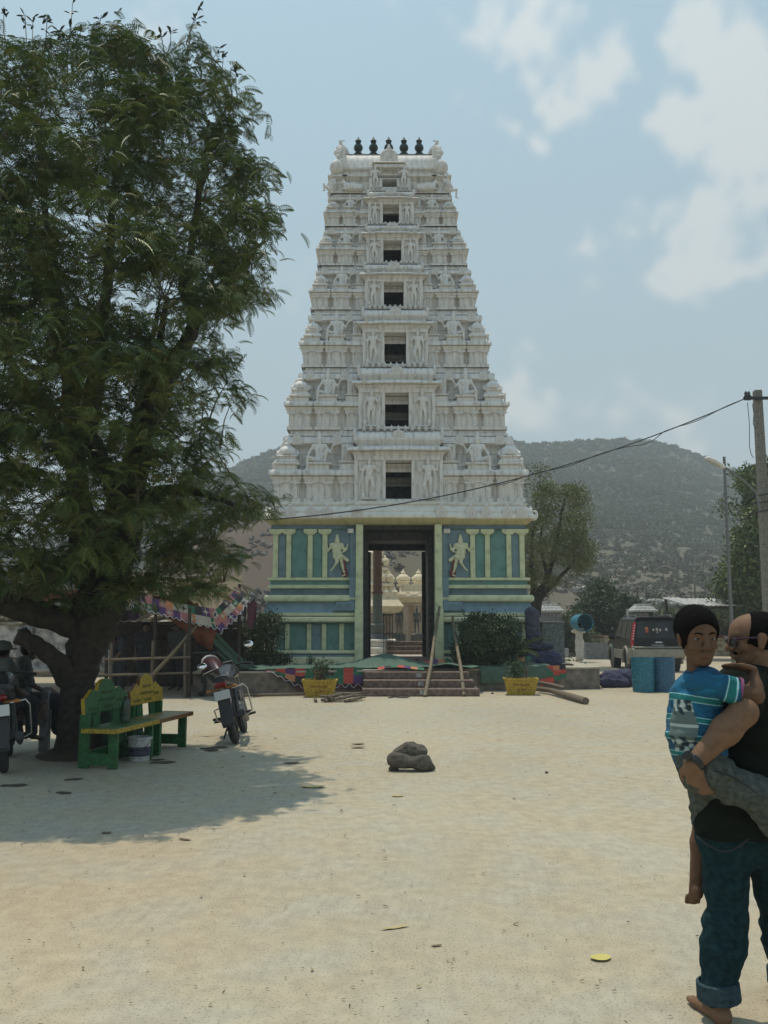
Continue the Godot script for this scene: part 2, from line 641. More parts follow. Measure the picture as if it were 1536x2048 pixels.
# the swept, dusty concrete of the yard: broom lines along the view, damp-looking grey patches, grit
func yard_material() -> StandardMaterial3D:
	var s := 1024
	var im := Image.create(s, s, false, Image.FORMAT_RGB8)
	var hm := Image.create(s, s, false, Image.FORMAT_L8)
	var big := noise(21, 0.006, 4)
	var mid := noise(22, 0.03, 4)
	var fine := noise(23, 0.35, 2)
	var line := noise(24, 0.05, 2)
	for y in s:
		for x in s:
			var a := TAU * x / s
			var b := TAU * y / s
			# a torus in four dimensions would be exact; two blended copies are enough for grit
			var wx := smoothstep(0.0, 0.15, float(x) / s)
			var wy := smoothstep(0.0, 0.15, float(y) / s)
			var g := _seam(big, x, y, s, wx, wy)
			var m := _seam(mid, x, y, s, wx, wy)
			var f := fine.get_noise_2d(x, y)
			var bend := sin(b) * 22.0 + sin(a * 2.0 + b) * 9.0
			var l := sin((x + bend) * TAU * 74.0 / s + m * 0.3) * 0.5 + 0.5
			l = l * (0.35 + 0.65 * smoothstep(-0.2, 0.5, g + 0.5 * line.get_noise_2d(x * 0.25, y * 0.05)))
			var c := Color(0.722, 0.685, 0.590).lerp(Color(0.715, 0.692, 0.617), smoothstep(-0.15, 0.45, g))
			c = c.lerp(Color(0.712, 0.660, 0.560), smoothstep(0.05, 0.5, -g) * 0.5)
			var k := 1.0 + m * 0.075 + f * 0.05 - l * 0.022
			if f < -0.52:
				k -= 0.22
			c = Color(c.r * k, c.g * k, c.b * k)
			im.set_pixel(x, y, c)
			hm.set_pixel(x, y, Color(1, 1, 1) * clampf(0.5 + m * 0.10 + f * 0.14 - l * 0.07, 0.0, 1.0))
	var mm := StandardMaterial3D.new()
	mm.albedo_texture = ImageTexture.create_from_image(im)
	mm.albedo_color = Color(0.935, 0.925, 0.915)
	mm.uv1_triplanar = true
	mm.uv1_world_triplanar = true
	mm.uv1_scale = Vector3.ONE / 5.3
	mm.heightmap_enabled = true
	mm.heightmap_texture = ImageTexture.create_from_image(hm)
	mm.heightmap_scale = 0.8
	mm.roughness = 0.92
	mm.vertex_color_use_as_albedo = true
	return mm


func _seam(n: FastNoiseLite, x: int, y: int, s: int, wx: float, wy: float) -> float:
	var v := n.get_noise_2d(x, y)
	if wx < 1.0:
		v = lerpf(n.get_noise_2d(x + s, y), v, wx)
	if wy < 1.0:
		var w := n.get_noise_2d(x, y + s)
		if wx < 1.0:
			w = lerpf(n.get_noise_2d(x + s, y + s), w, wx)
		v = lerpf(w, v, wy)
	return v


# height of the hills behind the temple
func hill_height(x: float, d: float) -> float:
	var ang := x / maxf(d, 1.0)
	var ridge := 0.0
	var key := [[-0.9, 18.0], [-0.5, 30.0], [-0.30, 46.0], [-0.20, 64.0], [-0.155, 73.0], [-0.10, 80.0], [0.02, 82.0], [0.16, 79.5], [0.26, 80.5], [0.31, 79.0], [0.345, 75.5], [0.375, 71.0], [0.42, 64.5], [0.47, 59.0], [0.7, 45.0], [1.2, 30.0]]
	for i in key.size() - 1:
		if ang >= key[i][0]:
			ridge = lerpf(key[i][1], key[i + 1][1], clampf((ang - key[i][0]) / (key[i + 1][0] - key[i][0]), 0.0, 1.0))
	var t := (d - 55.0) / 325.0
	var h := 0.0
	if t > 0.0:
		h = ridge * (0.28 * minf(t, 1.0) + 0.72 * pow(minf(t, 1.0), 1.9))
		if t > 1.0:
			h = ridge * (1.0 - 0.35 * (t - 1.0))
	# a nearer spur of quarried rock behind the tower and to its left
	var spur := exp(-pow((x + 6.0) / 19.0, 2.0)) * 10.5 * smoothstep(56.0, 86.0, d) * smoothstep(150.0, 95.0, d)
	return (h + spur) * smoothstep(54.0, 66.0, d) - 0.4 * smoothstep(66.0, 54.0, d)


func setting() -> void:
	# ground to the horizon
	var g := G.new()
	g.quad(Vector3(-1500, -0.12, 400), Vector3(-1500, -0.12, -1500), Vector3(1500, -0.12, -1500), Vector3(1500, -0.12, 400))
	ground_piece("ground", g, mat.earth)
	# yard
	var st := SurfaceTool.new()
	st.begin(Mesh.PRIMITIVE_TRIANGLES)
	var nn := noise(31, 0.07, 4)
	var n2 := noise(32, 0.35, 3)
	var cols := 92
	var rows := 124
	for j in rows + 1:
		for i in cols + 1:
			var p := Vector3(-23.0 + i * 0.5, 0.0, 8.0 - j * 0.5)
			var a := nn.get_noise_2d(p.x, p.z * 0.6)
			var b := n2.get_noise_2d(p.x, p.z * 0.5)
			var c := Color(1, 1, 1).lerp(Color(0.93, 0.96, 0.99), smoothstep(0.0, 0.35, a))
			c = c.lerp(Color(1.0, 0.92, 0.85), smoothstep(0.05, 0.4, -a) * 0.6)
			var k := 0.94 + b * 0.09
			# a paler swept lane up the middle, and a browner patch to its left
			var lane := exp(-pow((p.x + 0.45 + 0.04 * p.z) / 0.75, 2.0)) * smoothstep(1.0, -3.0, p.z)
			c = c.lerp(Color(0.99, 1.02, 1.06), lane * 0.75)
			c = c.lerp(Color(1.0, 0.90, 0.82), exp(-pow((p.x + 2.0) / 1.3, 2.0) - pow((p.z + 5.6) / 1.6, 2.0)) * 0.6)
			k += lane * 0.05
			st.set_color(Color(c.r * k, c.g * k, c.b * k))
			st.set_normal(Vector3.UP)
			st.add_vertex(p + Vector3(0, nn.get_noise_2d(p.x * 3.0, p.z * 3.0) * 0.006, 0))
	for j in rows:
		for i in cols:
			var o := j * (cols + 1) + i
			for q in [o, o + cols + 2, o + 1, o, o + cols + 1, o + cols + 2]:
				st.add_index(q)
	ground_piece("yard", st.commit(), yard_material())
	# hills
	var hs := SurfaceTool.new()
	hs.begin(Mesh.PRIMITIVE_TRIANGLES)
	var h1 := noise(41, 0.020, 5)
	var h2 := noise(42, 0.09, 3)
	var nx := 150
	var nd := 110
	var pts := PackedVector3Array()
	for j in nd + 1:
		var d := 52.0 + 420.0 * pow(float(j) / nd, 1.35)
		for i in nx + 1:
			var x := (-0.75 + 1.75 * i / nx) * (d + 40.0)
			var y := hill_height(x, d)
			var amp := smoothstep(52.0, 90.0, d)
			y += (h1.get_noise_2d(x, d) * 4.0 * smoothstep(90.0, 200.0, d) + h2.get_noise_2d(x, d) * 0.9) * amp - (1.0 - amp) * 0.3
			pts.append(V(x, y, d))
			var n := h1.get_noise_2d(x * 1.7 + 50.0, d * 1.7)
			var green := smoothstep(120.0, 230.0, d + n * 80.0)
			var c := Color(0.135, 0.115, 0.072).lerp(Color(0.115, 0.118, 0.078), green)
			c = c.lerp(Color(0.125, 0.088, 0.062), smoothstep(0.4, 0.9, exp(-pow((x + 12.0) / 16.0, 2.0)) * smoothstep(120.0, 80.0, d)))
			c = c.lerp(Color(0.13, 0.11, 0.075), smoothstep(0.1, 0.5, h2.get_noise_2d(x * 0.6, d * 0.6)) * 0.6)
			hs.set_color(c)
			hs.add_vertex(pts[-1])
	for j in nd:
		for i in nx:
			var o := j * (nx + 1) + i
			for q in [o, o + nx + 1, o + nx + 2, o, o + nx + 2, o + 1]:
				hs.add_index(q)
	hs.generate_normals()
	var hm := M("hillside", 1, 1, 1, 0.95, "speck", 0.25)
	hm.vertex_color_use_as_albedo = true
	hm.uv1_world_triplanar = true
	ground_piece("hills", hs.commit(), hm)
	# scrub on the hills
	var bush := ArrayMesh.new()
	var bg := G.new()
	var br := RandomNumberGenerator.new()
	br.seed = 77
	for k in 26:
		var p := Vector3(br.randfn(0, 0.42), absf(br.randfn(0.45, 0.28)), br.randfn(0, 0.42))
		var b := Basis.from_euler(Vector3(br.randf() * TAU, br.randf() * TAU, 0)) * br.randf_range(0.22, 0.45)
		bg.tri(p + b * Vector3(-1, 0, 0), p + b * Vector3(0.4, 0.9, 0.2), p + b * Vector3(0.7, -0.6, 0.1))
		bg.tri(p + b * Vector3(0, -0.8, 0.5), p + b * Vector3(0.3, 0.5, -0.9), p + b * Vector3(-0.5, 0.6, 0.5))
	bush = bg.mesh()
	var where := []
	var cols2 := []
	var dens := noise(44, 0.03, 3)
	while where.size() < 42000:
		var d := 62.0 + 330.0 * pow(rng.randf(), 0.75)
		var x := rng.randf_range(-0.55, 0.75) * d
		var dn := dens.get_noise_2d(x, d)
		if rng.randf() > 0.62 + 0.38 * smoothstep(70.0, 240.0, d + dn * 120.0):
			continue
		if d < 110.0 and absf(x + 5.0) < 22.0 and rng.randf() < 0.92:
			continue
		var y := hill_height(x, d) + (h1.get_noise_2d(x, d) * 4.0 * smoothstep(90.0, 200.0, d) + h2.get_noise_2d(x, d) * 0.9) * smoothstep(52.0, 90.0, d)
		var s := rng.randf_range(0.5, 1.25) * lerpf(0.6, 1.4, smoothstep(90.0, 300.0, d))
		where.append(Transform3D(Basis(Vector3.UP, rng.randf() * TAU).scaled(Vector3(s, s * rng.randf_range(0.5, 0.85), s)), V(x, y - 0.1, d)))
		var c := Color(0.105, 0.125, 0.066).lerp(Color(0.17, 0.15, 0.09), rng.randf() * rng.randf())
		if d < 190.0 and rng.randf() < 0.6:
			c = Color(0.15, 0.12, 0.08).lerp(Color(0.09, 0.09, 0.05), rng.randf())
		cols2.append(c)
	var sm := M("scrub_leaf", 1, 1, 1, 0.9)
	sm.vertex_color_use_as_albedo = true
	var sc := crowd(self, "hill_scrub", bush, sm, where, cols2)
	tag(sc, "grey-green thorn scrub covering the hillside behind the temple", "scrub")
	# quarried boulders on the spur
	var rocks := []
	var rc := []
	for k in 8000:
		var d := rng.randf_range(58.0, 118.0)
		var x := rng.randfn(-4.0, 13.0)
		if k % 5 == 0:
			d = rng.randfn(112.0, 7.0)
			x = rng.randfn(29.0, 4.0)
		if dens.get_noise_2d(x * 3.0, d * 3.0) < 0.02:
			continue
		var y := hill_height(x, d) + h2.get_noise_2d(x, d) * 0.9
		var s := rng.randf_range(0.10, 0.36) * (1.6 if rng.randf() < 0.10 else 1.0)
		rocks.append(Transform3D(Basis.from_euler(Vector3(rng.randf() * TAU, rng.randf() * TAU, 0)).scaled(Vector3(s, s * 0.95, s * 0.85)), V(x, y - s * 0.15, d)))
		rc.append(Color(0.13, 0.12, 0.115).lerp(Color(0.27, 0.23, 0.19), rng.randf()))
	var rm := M("boulder", 1, 1, 1, 0.9, "stain", 1.0)
	rm.vertex_color_use_as_albedo = true
	var bo := crowd(self, "quarry_rocks", rock_mesh(5, 0.35), rm, rocks, rc)
	tag(bo, "grey broken rocks strewn over the brown slope behind the gate", "rocks")


# an irregular stone of about unit radius
func rock_mesh(sd: int, amount: float, n := 10, squash := Vector3.ONE) -> ArrayMesh:
	var g := G.new()
	g.ball(Vector3.ZERO, Vector3.ONE, n)
	var nn := noise(sd, 0.9, 3)
	var n2 := noise(sd + 1, 2.2, 2)
	n2.noise_type = FastNoiseLite.TYPE_CELLULAR
	for i in g.v.size():
		var p := g.v[i]
		g.v[i] = p * (1.0 + nn.get_noise_3dv(p) * amount * 1.6 + n2.get_noise_3dv(p) * amount * 0.4) * squash
	return g.mesh(32.0)


# ---------------------------------------------------------------- figures carved in stucco
# joints of a standing figure 1.65 m tall that faces +z; its left is +x
func joints(over := {}) -> Dictionary:
	var j := {"head": Vector3(0, 1.53, 0.02), "neck": Vector3(0, 1.40, 0), "chest": Vector3(0, 1.24, 0.01), "belly": Vector3(0, 1.04, 0.02), "pelvis": Vector3(0, 0.90, 0),
		"sl": Vector3(0.175, 1.36, 0), "el": Vector3(0.22, 1.09, -0.03), "wl": Vector3(0.23, 0.85, 0.05), "gl": Vector3(0.23, 0.76, 0.07),
		"sr": Vector3(-0.175, 1.36, 0), "er": Vector3(-0.22, 1.09, -0.03), "wr": Vector3(-0.23, 0.85, 0.05), "gr": Vector3(-0.23, 0.76, 0.07),
		"hl": Vector3(0.09, 0.88, 0), "kl": Vector3(0.10, 0.47, 0.02), "al": Vector3(0.10, 0.085, -0.02), "tl": Vector3(0.13, 0.025, 0.15),
		"hr": Vector3(-0.09, 0.88, 0), "kr": Vector3(-0.10, 0.47, 0.02), "ar": Vector3(-0.10, 0.085, -0.02), "tr": Vector3(-0.13, 0.025, 0.15)}
	j.merge(over, true)
	return j


func torso_bones(j: Dictionary, e := 0.0) -> Array:
	return [[j.sl, j.sr, 0.075 + e, 0.075 + e], [j.chest + Vector3(0.06, 0.02, 0), j.chest - Vector3(0.06, -0.02, 0), 0.115 + e, 0.115 + e, Vector3(1, 1, 0.86)],
		[j.chest, j.belly, 0.125 + e, 0.115 + e, Vector3(1.1, 1, 0.85)], [j.belly, j.pelvis, 0.115 + e, 0.12 + e, Vector3(1.15, 1, 0.9)], [j.hl, j.hr, 0.09 + e, 0.09 + e]]


func limb_bones(j: Dictionary, arms := true, legs := true) -> Array:
	var b := []
	for s in ["l", "r"]:
		if arms:
			b.append([j["s" + s], j["e" + s], 0.052, 0.038]); b.append([j["e" + s], j["w" + s], 0.040, 0.027]); b.append([j["w" + s], j["g" + s], 0.030, 0.026])
		if legs:
			b.append([j["h" + s], j["k" + s], 0.088, 0.057]); b.append([j["k" + s], j["a" + s], 0.056, 0.036]); b.append([j["a" + s], j["t" + s], 0.038, 0.026])
	return b


func head_bones(j: Dictionary) -> Array:
	var h: Vector3 = j.head
	return [[j.neck - Vector3(0, 0.05, 0), h - Vector3(0, 0.05, 0.01), 0.055, 0.05], [h + Vector3(0, 0.03, -0.01), h + Vector3(0, 0.05, -0.01), 0.092, 0.088], [h, h - Vector3(0, 0.06, -0.035), 0.078, 0.05]]


func turned(b: Array, x: Transform3D) -> Array:
	return b.map(func(q): return [x * q[0], x * q[1], q[2], q[3]] + ([q[4]] if q.size() > 4 else []))


func statue_mesh(j: Dictionary, cell: float, extra := [], fat := 0.0) -> ArrayMesh:
	var b := torso_bones(j, fat) + limb_bones(j) + head_bones(j)
	# tall crown
	b.append([j.head + Vector3(0, 0.08, 0), j.head + Vector3(0, 0.24, -0.01), 0.09, 0.05])
	b.append([j.head + Vector3(0, 0.26, -0.01), j.head + Vector3(0, 0.30, -0.01), 0.038, 0.025])
	return blob(b + extra, cell, 0.035)


func outline_rect(w: float, zf: float, zb: float) -> PackedVector2Array:
	return PackedVector2Array([Vector2(w, zf), Vector2(-w, zf), Vector2(-w, zb), Vector2(w, zb)])


# stepped plan of one storey: corner, middle and inner bays stand forward, the centre is left open back to "notch"
func outline_bays(w: float, zf: float, zb: float, r: float, c: float, notch: float) -> PackedVector2Array:
	var o := PackedVector2Array()
	var cw := w * 0.20
	var front := [[w, zf], [w - cw, zf], [w - cw, zf - r], [w * 0.745, zf - r], [w * 0.745, zf], [w * 0.54, zf], [w * 0.54, zf - r], [w * 0.47, zf - r], [w * 0.47, zf - r * 0.25], [c, zf - r * 0.25], [c, notch]]
	for p in front:
		o.append(Vector2(p[0], p[1]))
	for i in range(front.size() - 1, -1, -1):
		o.append(Vector2(-front[i][0], front[i][1]))
	var dz := zf - zb
	var zs := [zf - dz * 0.24, zf - dz * 0.36, zf - dz * 0.64, zf - dz * 0.76]
	o.append(Vector2(-w, zs[0])); o.append(Vector2(-w + r, zs[0])); o.append(Vector2(-w + r, zs[1])); o.append(Vector2(-w, zs[1]))
	o.append(Vector2(-w, zs[2])); o.append(Vector2(-w + r, zs[2])); o.append(Vector2(-w + r, zs[3])); o.append(Vector2(-w, zs[3]))
	o.append(Vector2(-w, zb)); o.append(Vector2(w, zb))
	o.append(Vector2(w, zs[3])); o.append(Vector2(w - r, zs[3])); o.append(Vector2(w - r, zs[2])); o.append(Vector2(w, zs[2]))
	o.append(Vector2(w, zs[1])); o.append(Vector2(w - r, zs[1])); o.append(Vector2(w - r, zs[0])); o.append(Vector2(w, zs[0]))
	return o


# horseshoe-shaped gable ornament with a knob on top, unit height
func kudu_shape(deep := 0.16) -> ArrayMesh:
	var p := PackedVector2Array([Vector2(-0.40, 0.0)])
	for i in 13:
		var a := PI + 0.5 - (PI + 1.0) * i / 12.0
		p.append(Vector2(cos(a) * 0.42, 0.40 + sin(a) * 0.40))
	p.append(Vector2(0.40, 0.0))
	var g := G.new()
	g.prism(p, 0.0, deep, Transform3D.IDENTITY, 0.05)
	g.lathe([[0.13, 0.76], [0.15, 0.82], [0.08, 0.88], [0.06, 0.94], [0.0, 1.02]], 8, Vector3(0, 0, deep * 0.4))
	# raised inner ring and boss
	var ring := []
	for i in 15:
		var a := TAU * i / 14.0
		ring.append(Vector3(cos(a) * 0.22, 0.40 + sin(a) * 0.22, deep))
	g.tube(ring, [0.035], 5)
	g.ball(Vector3(0, 0.40, deep), Vector3(0.09, 0.09, 0.05), 8)
	return g.mesh(35.0)


func pilaster_shape() -> ArrayMesh:
	# unit height, 0.22 wide: base, shaft, necking, cushion and bracket
	var g := G.new()
	g.box(Vector3(0, 0.05, 0.02), Vector3(0.26, 0.10, 0.16), Basis.IDENTITY, 0.015)
	g.box(Vector3(0, 0.43, 0), Vector3(0.18, 0.66, 0.12), Basis.IDENTITY, 0.012)
	g.box(Vector3(0, 0.735, 0.01), Vector3(0.22, 0.03, 0.15))
	g.box(Vector3(0, 0.79, 0.02), Vector3(0.26, 0.06, 0.18), Basis.IDENTITY, 0.02)
	g.box(Vector3(0, 0.85, 0.01), Vector3(0.20, 0.05, 0.14))
	g.prism(PackedVector2Array([Vector2(-0.11, 0.88), Vector2(0.11, 0.88), Vector2(0.26, 0.96), Vector2(0.26, 1.0), Vector2(-0.26, 1.0), Vector2(-0.26, 0.96)]), -0.06, 0.11)
	return g.mesh()


func dome_shape() -> ArrayMesh:
	# unit width, ribbed corner shrine roof with its little gables and finial
	var g := G.new()
	g.box(Vector3(0, 0.06, 0), Vector3(0.98, 0.12, 0.98), Basis.IDENTITY, 0.03)
	g.box(Vector3(0, 0.18, 0), Vector3(0.78, 0.14, 0.78))
	g.box(Vector3(0, 0.28, 0), Vector3(0.92, 0.07, 0.92), Basis.IDENTITY, 0.025)
	g.lathe([[0.40, 0.30], [0.47, 0.38], [0.47, 0.50], [0.40, 0.62], [0.28, 0.72], [0.16, 0.78], [0.14, 0.82], [0.19, 0.85], [0.15, 0.90], [0.07, 0.97], [0.05, 1.03], [0.0, 1.10]], 24, Vector3.ZERO, Basis.IDENTITY, 8, 0.10)
	for k in 4:
		var b := Basis(Vector3.UP, PI * 0.5 * k)
		var p := PackedVector2Array()
		for i in 9:
			var a := PI * i / 8.0
			p.append(Vector2(cos(a) * 0.17, 0.36 + sin(a) * 0.22))
		g.prism(p, 0.36, 0.50, Transform3D(b, Vector3.ZERO), 0.02)
	return g.mesh(35.0)


func finial_shape() -> ArrayMesh:
	var g := G.new()
	g.lathe([[0.30, 0.0], [0.32, 0.10], [0.16, 0.18], [0.26, 0.30], [0.30, 0.42], [0.24, 0.56], [0.12, 0.64], [0.18, 0.70], [0.10, 0.78], [0.04, 0.92], [0.0, 1.0]], 10)
	return g.mesh(40.0)


func kapota(o: float, y: float, h: float) -> Array:
	# a rolled eave: underside, lip, rolled back
	return [[0.0, y], [o * 0.25, y + h * 0.02], [o * 0.55, y + h * 0.14], [o * 0.95, y + h * 0.16], [o, y + h * 0.22], [o * 0.96, y + h * 0.42], [o * 0.80, y + h * 0.66], [o * 0.52, y + h * 0.86], [o * 0.2, y + h * 0.97], [0.0, y + h]]


func gopuram() -> void:
	var t := thing("temple_gateway_tower", "tall white tiered temple gateway tower with green and blue base", "temple tower", Vector3(0.40, 0.0, -24.0))
	var stand_a := statue_mesh(joints({"sl": Vector3(0.18, 1.36, 0), "el": Vector3(0.36, 1.16, 0.03), "wl": Vector3(0.40, 1.36, 0.10), "gl": Vector3(0.40, 1.45, 0.11), "er": Vector3(-0.27, 1.12, 0.02), "wr": Vector3(-0.30, 0.90, 0.12), "gr": Vector3(-0.30, 0.82, 0.13),
		"kl": Vector3(0.17, 0.52, 0.14), "al": Vector3(0.05, 0.16, 0.05), "tl": Vector3(0.08, 0.06, 0.17), "hr": Vector3(-0.09, 0.88, 0)}), 0.028,
		[[Vector3(-0.30, 0.86, 0.13), Vector3(-0.26, 0.2, 0.10), 0.025, 0.03], [Vector3(-0.26, 0.14, 0.10), Vector3(-0.26, 0.10, 0.10), 0.10, 0.09], [Vector3(0.40, 1.45, 0.11), Vector3(0.41, 1.62, 0.10), 0.022, 0.02],
		[Vector3(-0.16, 1.36, 0), Vector3(-0.36, 1.20, 0.0), 0.05, 0.036], [Vector3(-0.36, 1.20, 0.0), Vector3(-0.40, 1.42, 0.06), 0.036, 0.03], [Vector3(-0.40, 1.42, 0.06), Vector3(-0.41, 1.60, 0.05), 0.022, 0.02],
		[Vector3(-0.28, 0.02, 0.02), Vector3(0.28, 0.02, 0.02), 0.07, 0.07, Vector3(1, 0.6, 1.6)]])
	var stand_b := statue_mesh(joints({"head": Vector3(0.03, 1.53, 0.02), "pelvis": Vector3(-0.03, 0.90, 0), "el": Vector3(0.32, 1.14, 0.0), "wl": Vector3(0.24, 1.22, 0.17), "gl": Vector3(0.20, 1.27, 0.2), "er": Vector3(-0.30, 1.12, -0.02), "wr": Vector3(-0.34, 0.92, 0.08), "gr": Vector3(-0.34, 0.84, 0.1),
		"kr": Vector3(-0.13, 0.48, 0.06)}), 0.028, [[Vector3(-0.34, 0.84, 0.1), Vector3(-0.30, 0.22, 0.1), 0.024, 0.028], [Vector3(-0.30, 0.18, 0.1), Vector3(-0.30, 0.12, 0.1), 0.10, 0.09],
		[Vector3(0.16, 1.36, 0), Vector3(0.36, 1.22, 0.0), 0.05, 0.036], [Vector3(0.36, 1.22, 0.0), Vector3(0.40, 1.45, 0.06), 0.036, 0.03], [Vector3(-0.28, 0.02, 0.02), Vector3(0.28, 0.02, 0.02), 0.07, 0.07, Vector3(1, 0.6, 1.6)]])
	var seat_j := joints({"head": Vector3(0, 0.72, 0.02), "neck": Vector3(0, 0.60, 0), "chest": Vector3(0, 0.45, 0.0), "belly": Vector3(0, 0.26, 0.0), "pelvis": Vector3(0, 0.12, 0), "sl": Vector3(0.18, 0.56, 0), "el": Vector3(0.32, 0.34, 0.05), "wl": Vector3(0.35, 0.16, 0.20), "gl": Vector3(0.34, 0.12, 0.27),
		"sr": Vector3(-0.18, 0.56, 0), "er": Vector3(-0.34, 0.36, 0.06), "wr": Vector3(-0.44, 0.56, 0.10), "gr": Vector3(-0.56, 0.60, 0.12), "hl": Vector3(0.10, 0.10, 0.04), "kl": Vector3(0.34, 0.14, 0.30), "al": Vector3(0.36, -0.24, 0.26), "tl": Vector3(0.40, -0.32, 0.40),
		"hr": Vector3(-0.10, 0.10, 0.04), "kr": Vector3(-0.24, 0.34, 0.30), "ar": Vector3(-0.20, 0.04, 0.32), "tr": Vector3(-0.20, 0.0, 0.42)})
	var seated := statue_mesh(seat_j, 0.026)
	var bull := blob([[Vector3(-0.5, 0.25, 0), Vector3(0.35, 0.27, 0), 0.24, 0.26], [Vector3(0.2, 0.45, 0), Vector3(0.3, 0.46, 0), 0.13, 0.1], [Vector3(0.4, 0.4, 0), Vector3(0.6, 0.62, 0.02), 0.17, 0.12], [Vector3(0.6, 0.62, 0.02), Vector3(0.78, 0.55, 0.03), 0.12, 0.075],
		[Vector3(0.58, 0.7, 0.08), Vector3(0.55, 0.86, 0.13), 0.04, 0.02], [Vector3(0.58, 0.7, -0.04), Vector3(0.55, 0.86, -0.08), 0.04, 0.02], [Vector3(0.3, 0.1, 0.18), Vector3(0.65, 0.07, 0.2), 0.07, 0.05], [Vector3(-0.4, 0.1, 0.2), Vector3(-0.1, 0.07, 0.26), 0.1, 0.05]], 0.035, 0.05)
	var kudu := kudu_shape()
	var pil := pilaster_shape()
	var dome := dome_shape()
	var fin := finial_shape()
	var W: Material = mat.white
	base_storey(t, kudu)
	# floor height, front z (local), half width of the eave; the last entry is the foot of the barrel roof
	var fy := [4.93, 7.03, 8.94, 10.77, 12.25, 13.60, 14.78]
	var top_y := [7.03, 8.94, 10.77, 12.25, 13.60, 14.78, 15.33]
	var fd := [0.10, 0.45, 0.80, 1.10, 1.40, 1.65, 1.90, 2.0]
	var fw := [3.55, 3.16, 2.76, 2.50, 2.29, 2.05, 1.86, 1.62]
	var mid := -2.6
	for k in 7:
		var y: float = fy[k]
		var H: float = top_y[k] - y
		var zf: float = -fd[k]
		var zb: float = 2.0 * mid - zf
		var ov := 0.125 - 0.008 * k
		var w: float = fw[k] - ov
		var wn: float = fw[k + 1] - ov * 0.9
		var zn: float = -fd[k + 1]
		var c := w * 0.355
		var ww := 0.36 - 0.022 * k
		var last := k == 6
		var Y := func(f: float) -> float: return y + H * f
		var tier := Node3D.new()
		tier.name = "tier"
		t.add_child(tier, true)
		tier.position.x = -0.038 * k
		if not last:
			var o := outline_bays(w, zf, zb, 0.13, c, zf - 1.3)
			var g := G.new()
			g.loft(o, [[0.05, Y.call(0.0)], [0.05, Y.call(0.05)], [0.0, Y.call(0.055)], [0.0, Y.call(0.26)], [0.03, Y.call(0.265)], [0.03, Y.call(0.285)], [0.09, Y.call(0.335)], [0.0, Y.call(0.34)]])
			part(tier, "pilastered_wall", g, W)
			g = G.new()
			g.loft(o, kapota(ov, Y.call(0.335), H * 0.105), true, true)
			part(tier, "rolled_eave", g, W)
			# upper wall, set back, and its cornice
			var sb := outline_rect(wn, zn, 2.0 * mid - zn)
			g = G.new()
			g.loft(sb, [[0.10, Y.call(0.42)], [0.10, Y.call(0.47)], [0.06, Y.call(0.475)], [0.06, Y.call(0.50)], [0.09, Y.call(0.505)], [0.09, Y.call(0.535)], [-0.06, Y.call(0.54)], [-0.06, Y.call(0.67)], [-0.04, Y.call(0.675)], [-0.04, Y.call(0.70)], [-0.06, Y.call(0.705)], [-0.06, Y.call(0.77)], [0.0, Y.call(0.80)]])
			part(tier, "upper_wall", g, W)
			g = G.new()
			g.loft(sb, kapota(ov + 0.02, Y.call(0.785), H * 0.125) + [[-0.02, Y.call(0.915)], [0.03, Y.call(0.92)], [0.03, Y.call(0.95)], [-0.02, Y.call(0.955)], [-0.02, Y.call(0.999)]], true, true)
			part(tier, "cornice", g, W)
		else:
			var sb := outline_bays(w, zf, zb, 0.05, c, zf - 1.3)
			var g := G.new()
			g.loft(sb, [[0.05, Y.call(0.0)], [0.05, Y.call(0.12)], [0.0, Y.call(0.13)], [0.0, Y.call(0.75)], [0.06, Y.call(0.8)], [0.02, Y.call(0.85)], [0.02, Y.call(0.9)], [0.12, Y.call(0.95)], [0.12, Y.call(1.02)]])
			part(tier, "upper_wall", g, W)
		# the bays: pilasters, small gables on the eave, pedestals with domes and seated figures
		var bays := [[w * 0.90, w * 0.20, "dome"], [w * 0.6425, w * 0.205, "seated"], [(c + w * 0.47) * 0.5, w * 0.47 - c, "plain"]]
		for s in [-1, 1]:
			for b in bays:
				if last:
					continue
				var bx: float = b[0] * s
				var bw: float = b[1]
				var bz := zf if b[2] != "plain" else zf - 0.032
				var ph := H * 0.215
				for q in [-1, 1]:
					part(tier, "pilaster", pil, W, Transform3D(Basis.from_scale(Vector3(0.55 * bw / 0.6, ph, 0.5)), Vector3(bx + q * bw * 0.36, Y.call(0.05), bz + 0.015)))
				if b[2] == "plain":
					var pd := G.new()
					pd.box(Vector3(bx, Y.call(0.475), zf - 0.18), Vector3(bw * 1.1, H * 0.09, 0.3), Basis.IDENTITY, 0.02)
					pd.box(Vector3(bx, Y.call(0.66), zf - 0.22), Vector3(bw * 0.9, H * 0.26, 0.2), Basis.IDENTITY, 0.03)
					pd.box(Vector3(bx, Y.call(0.545), zf - 0.18), Vector3(bw * 1.25, H * 0.03, 0.32), Basis.IDENTITY, 0.02)
					part(tier, "pedestal", pd, W)
					if k < 5:
						part(tier, "statuette", stand_b, mat.statue, Transform3D(Basis.from_scale(Vector3(s, 1, 1) * H * 0.15), Vector3(bx, Y.call(0.56), zf - 0.06)))
					continue
				for q in [-1, 1]:
					part(tier, "eave_gable", kudu, W, Transform3D(Basis.from_scale(Vector3(0.13, 0.14, 0.2)), Vector3(bx + q * bw * 0.36, Y.call(0.352), bz + ov - 0.025)))
				var pd2 := G.new()
				pd2.box(Vector3(bx, Y.call(0.465), zf - 0.20), Vector3(bw * 0.82, H * 0.07, 0.42), Basis.IDENTITY, 0.015)
				pd2.box(Vector3(bx, Y.call(0.515), zf - 0.20), Vector3(bw * 1.02, H * 0.032, 0.54), Basis.IDENTITY, 0.02)
				part(tier, "pedestal", pd2, W)
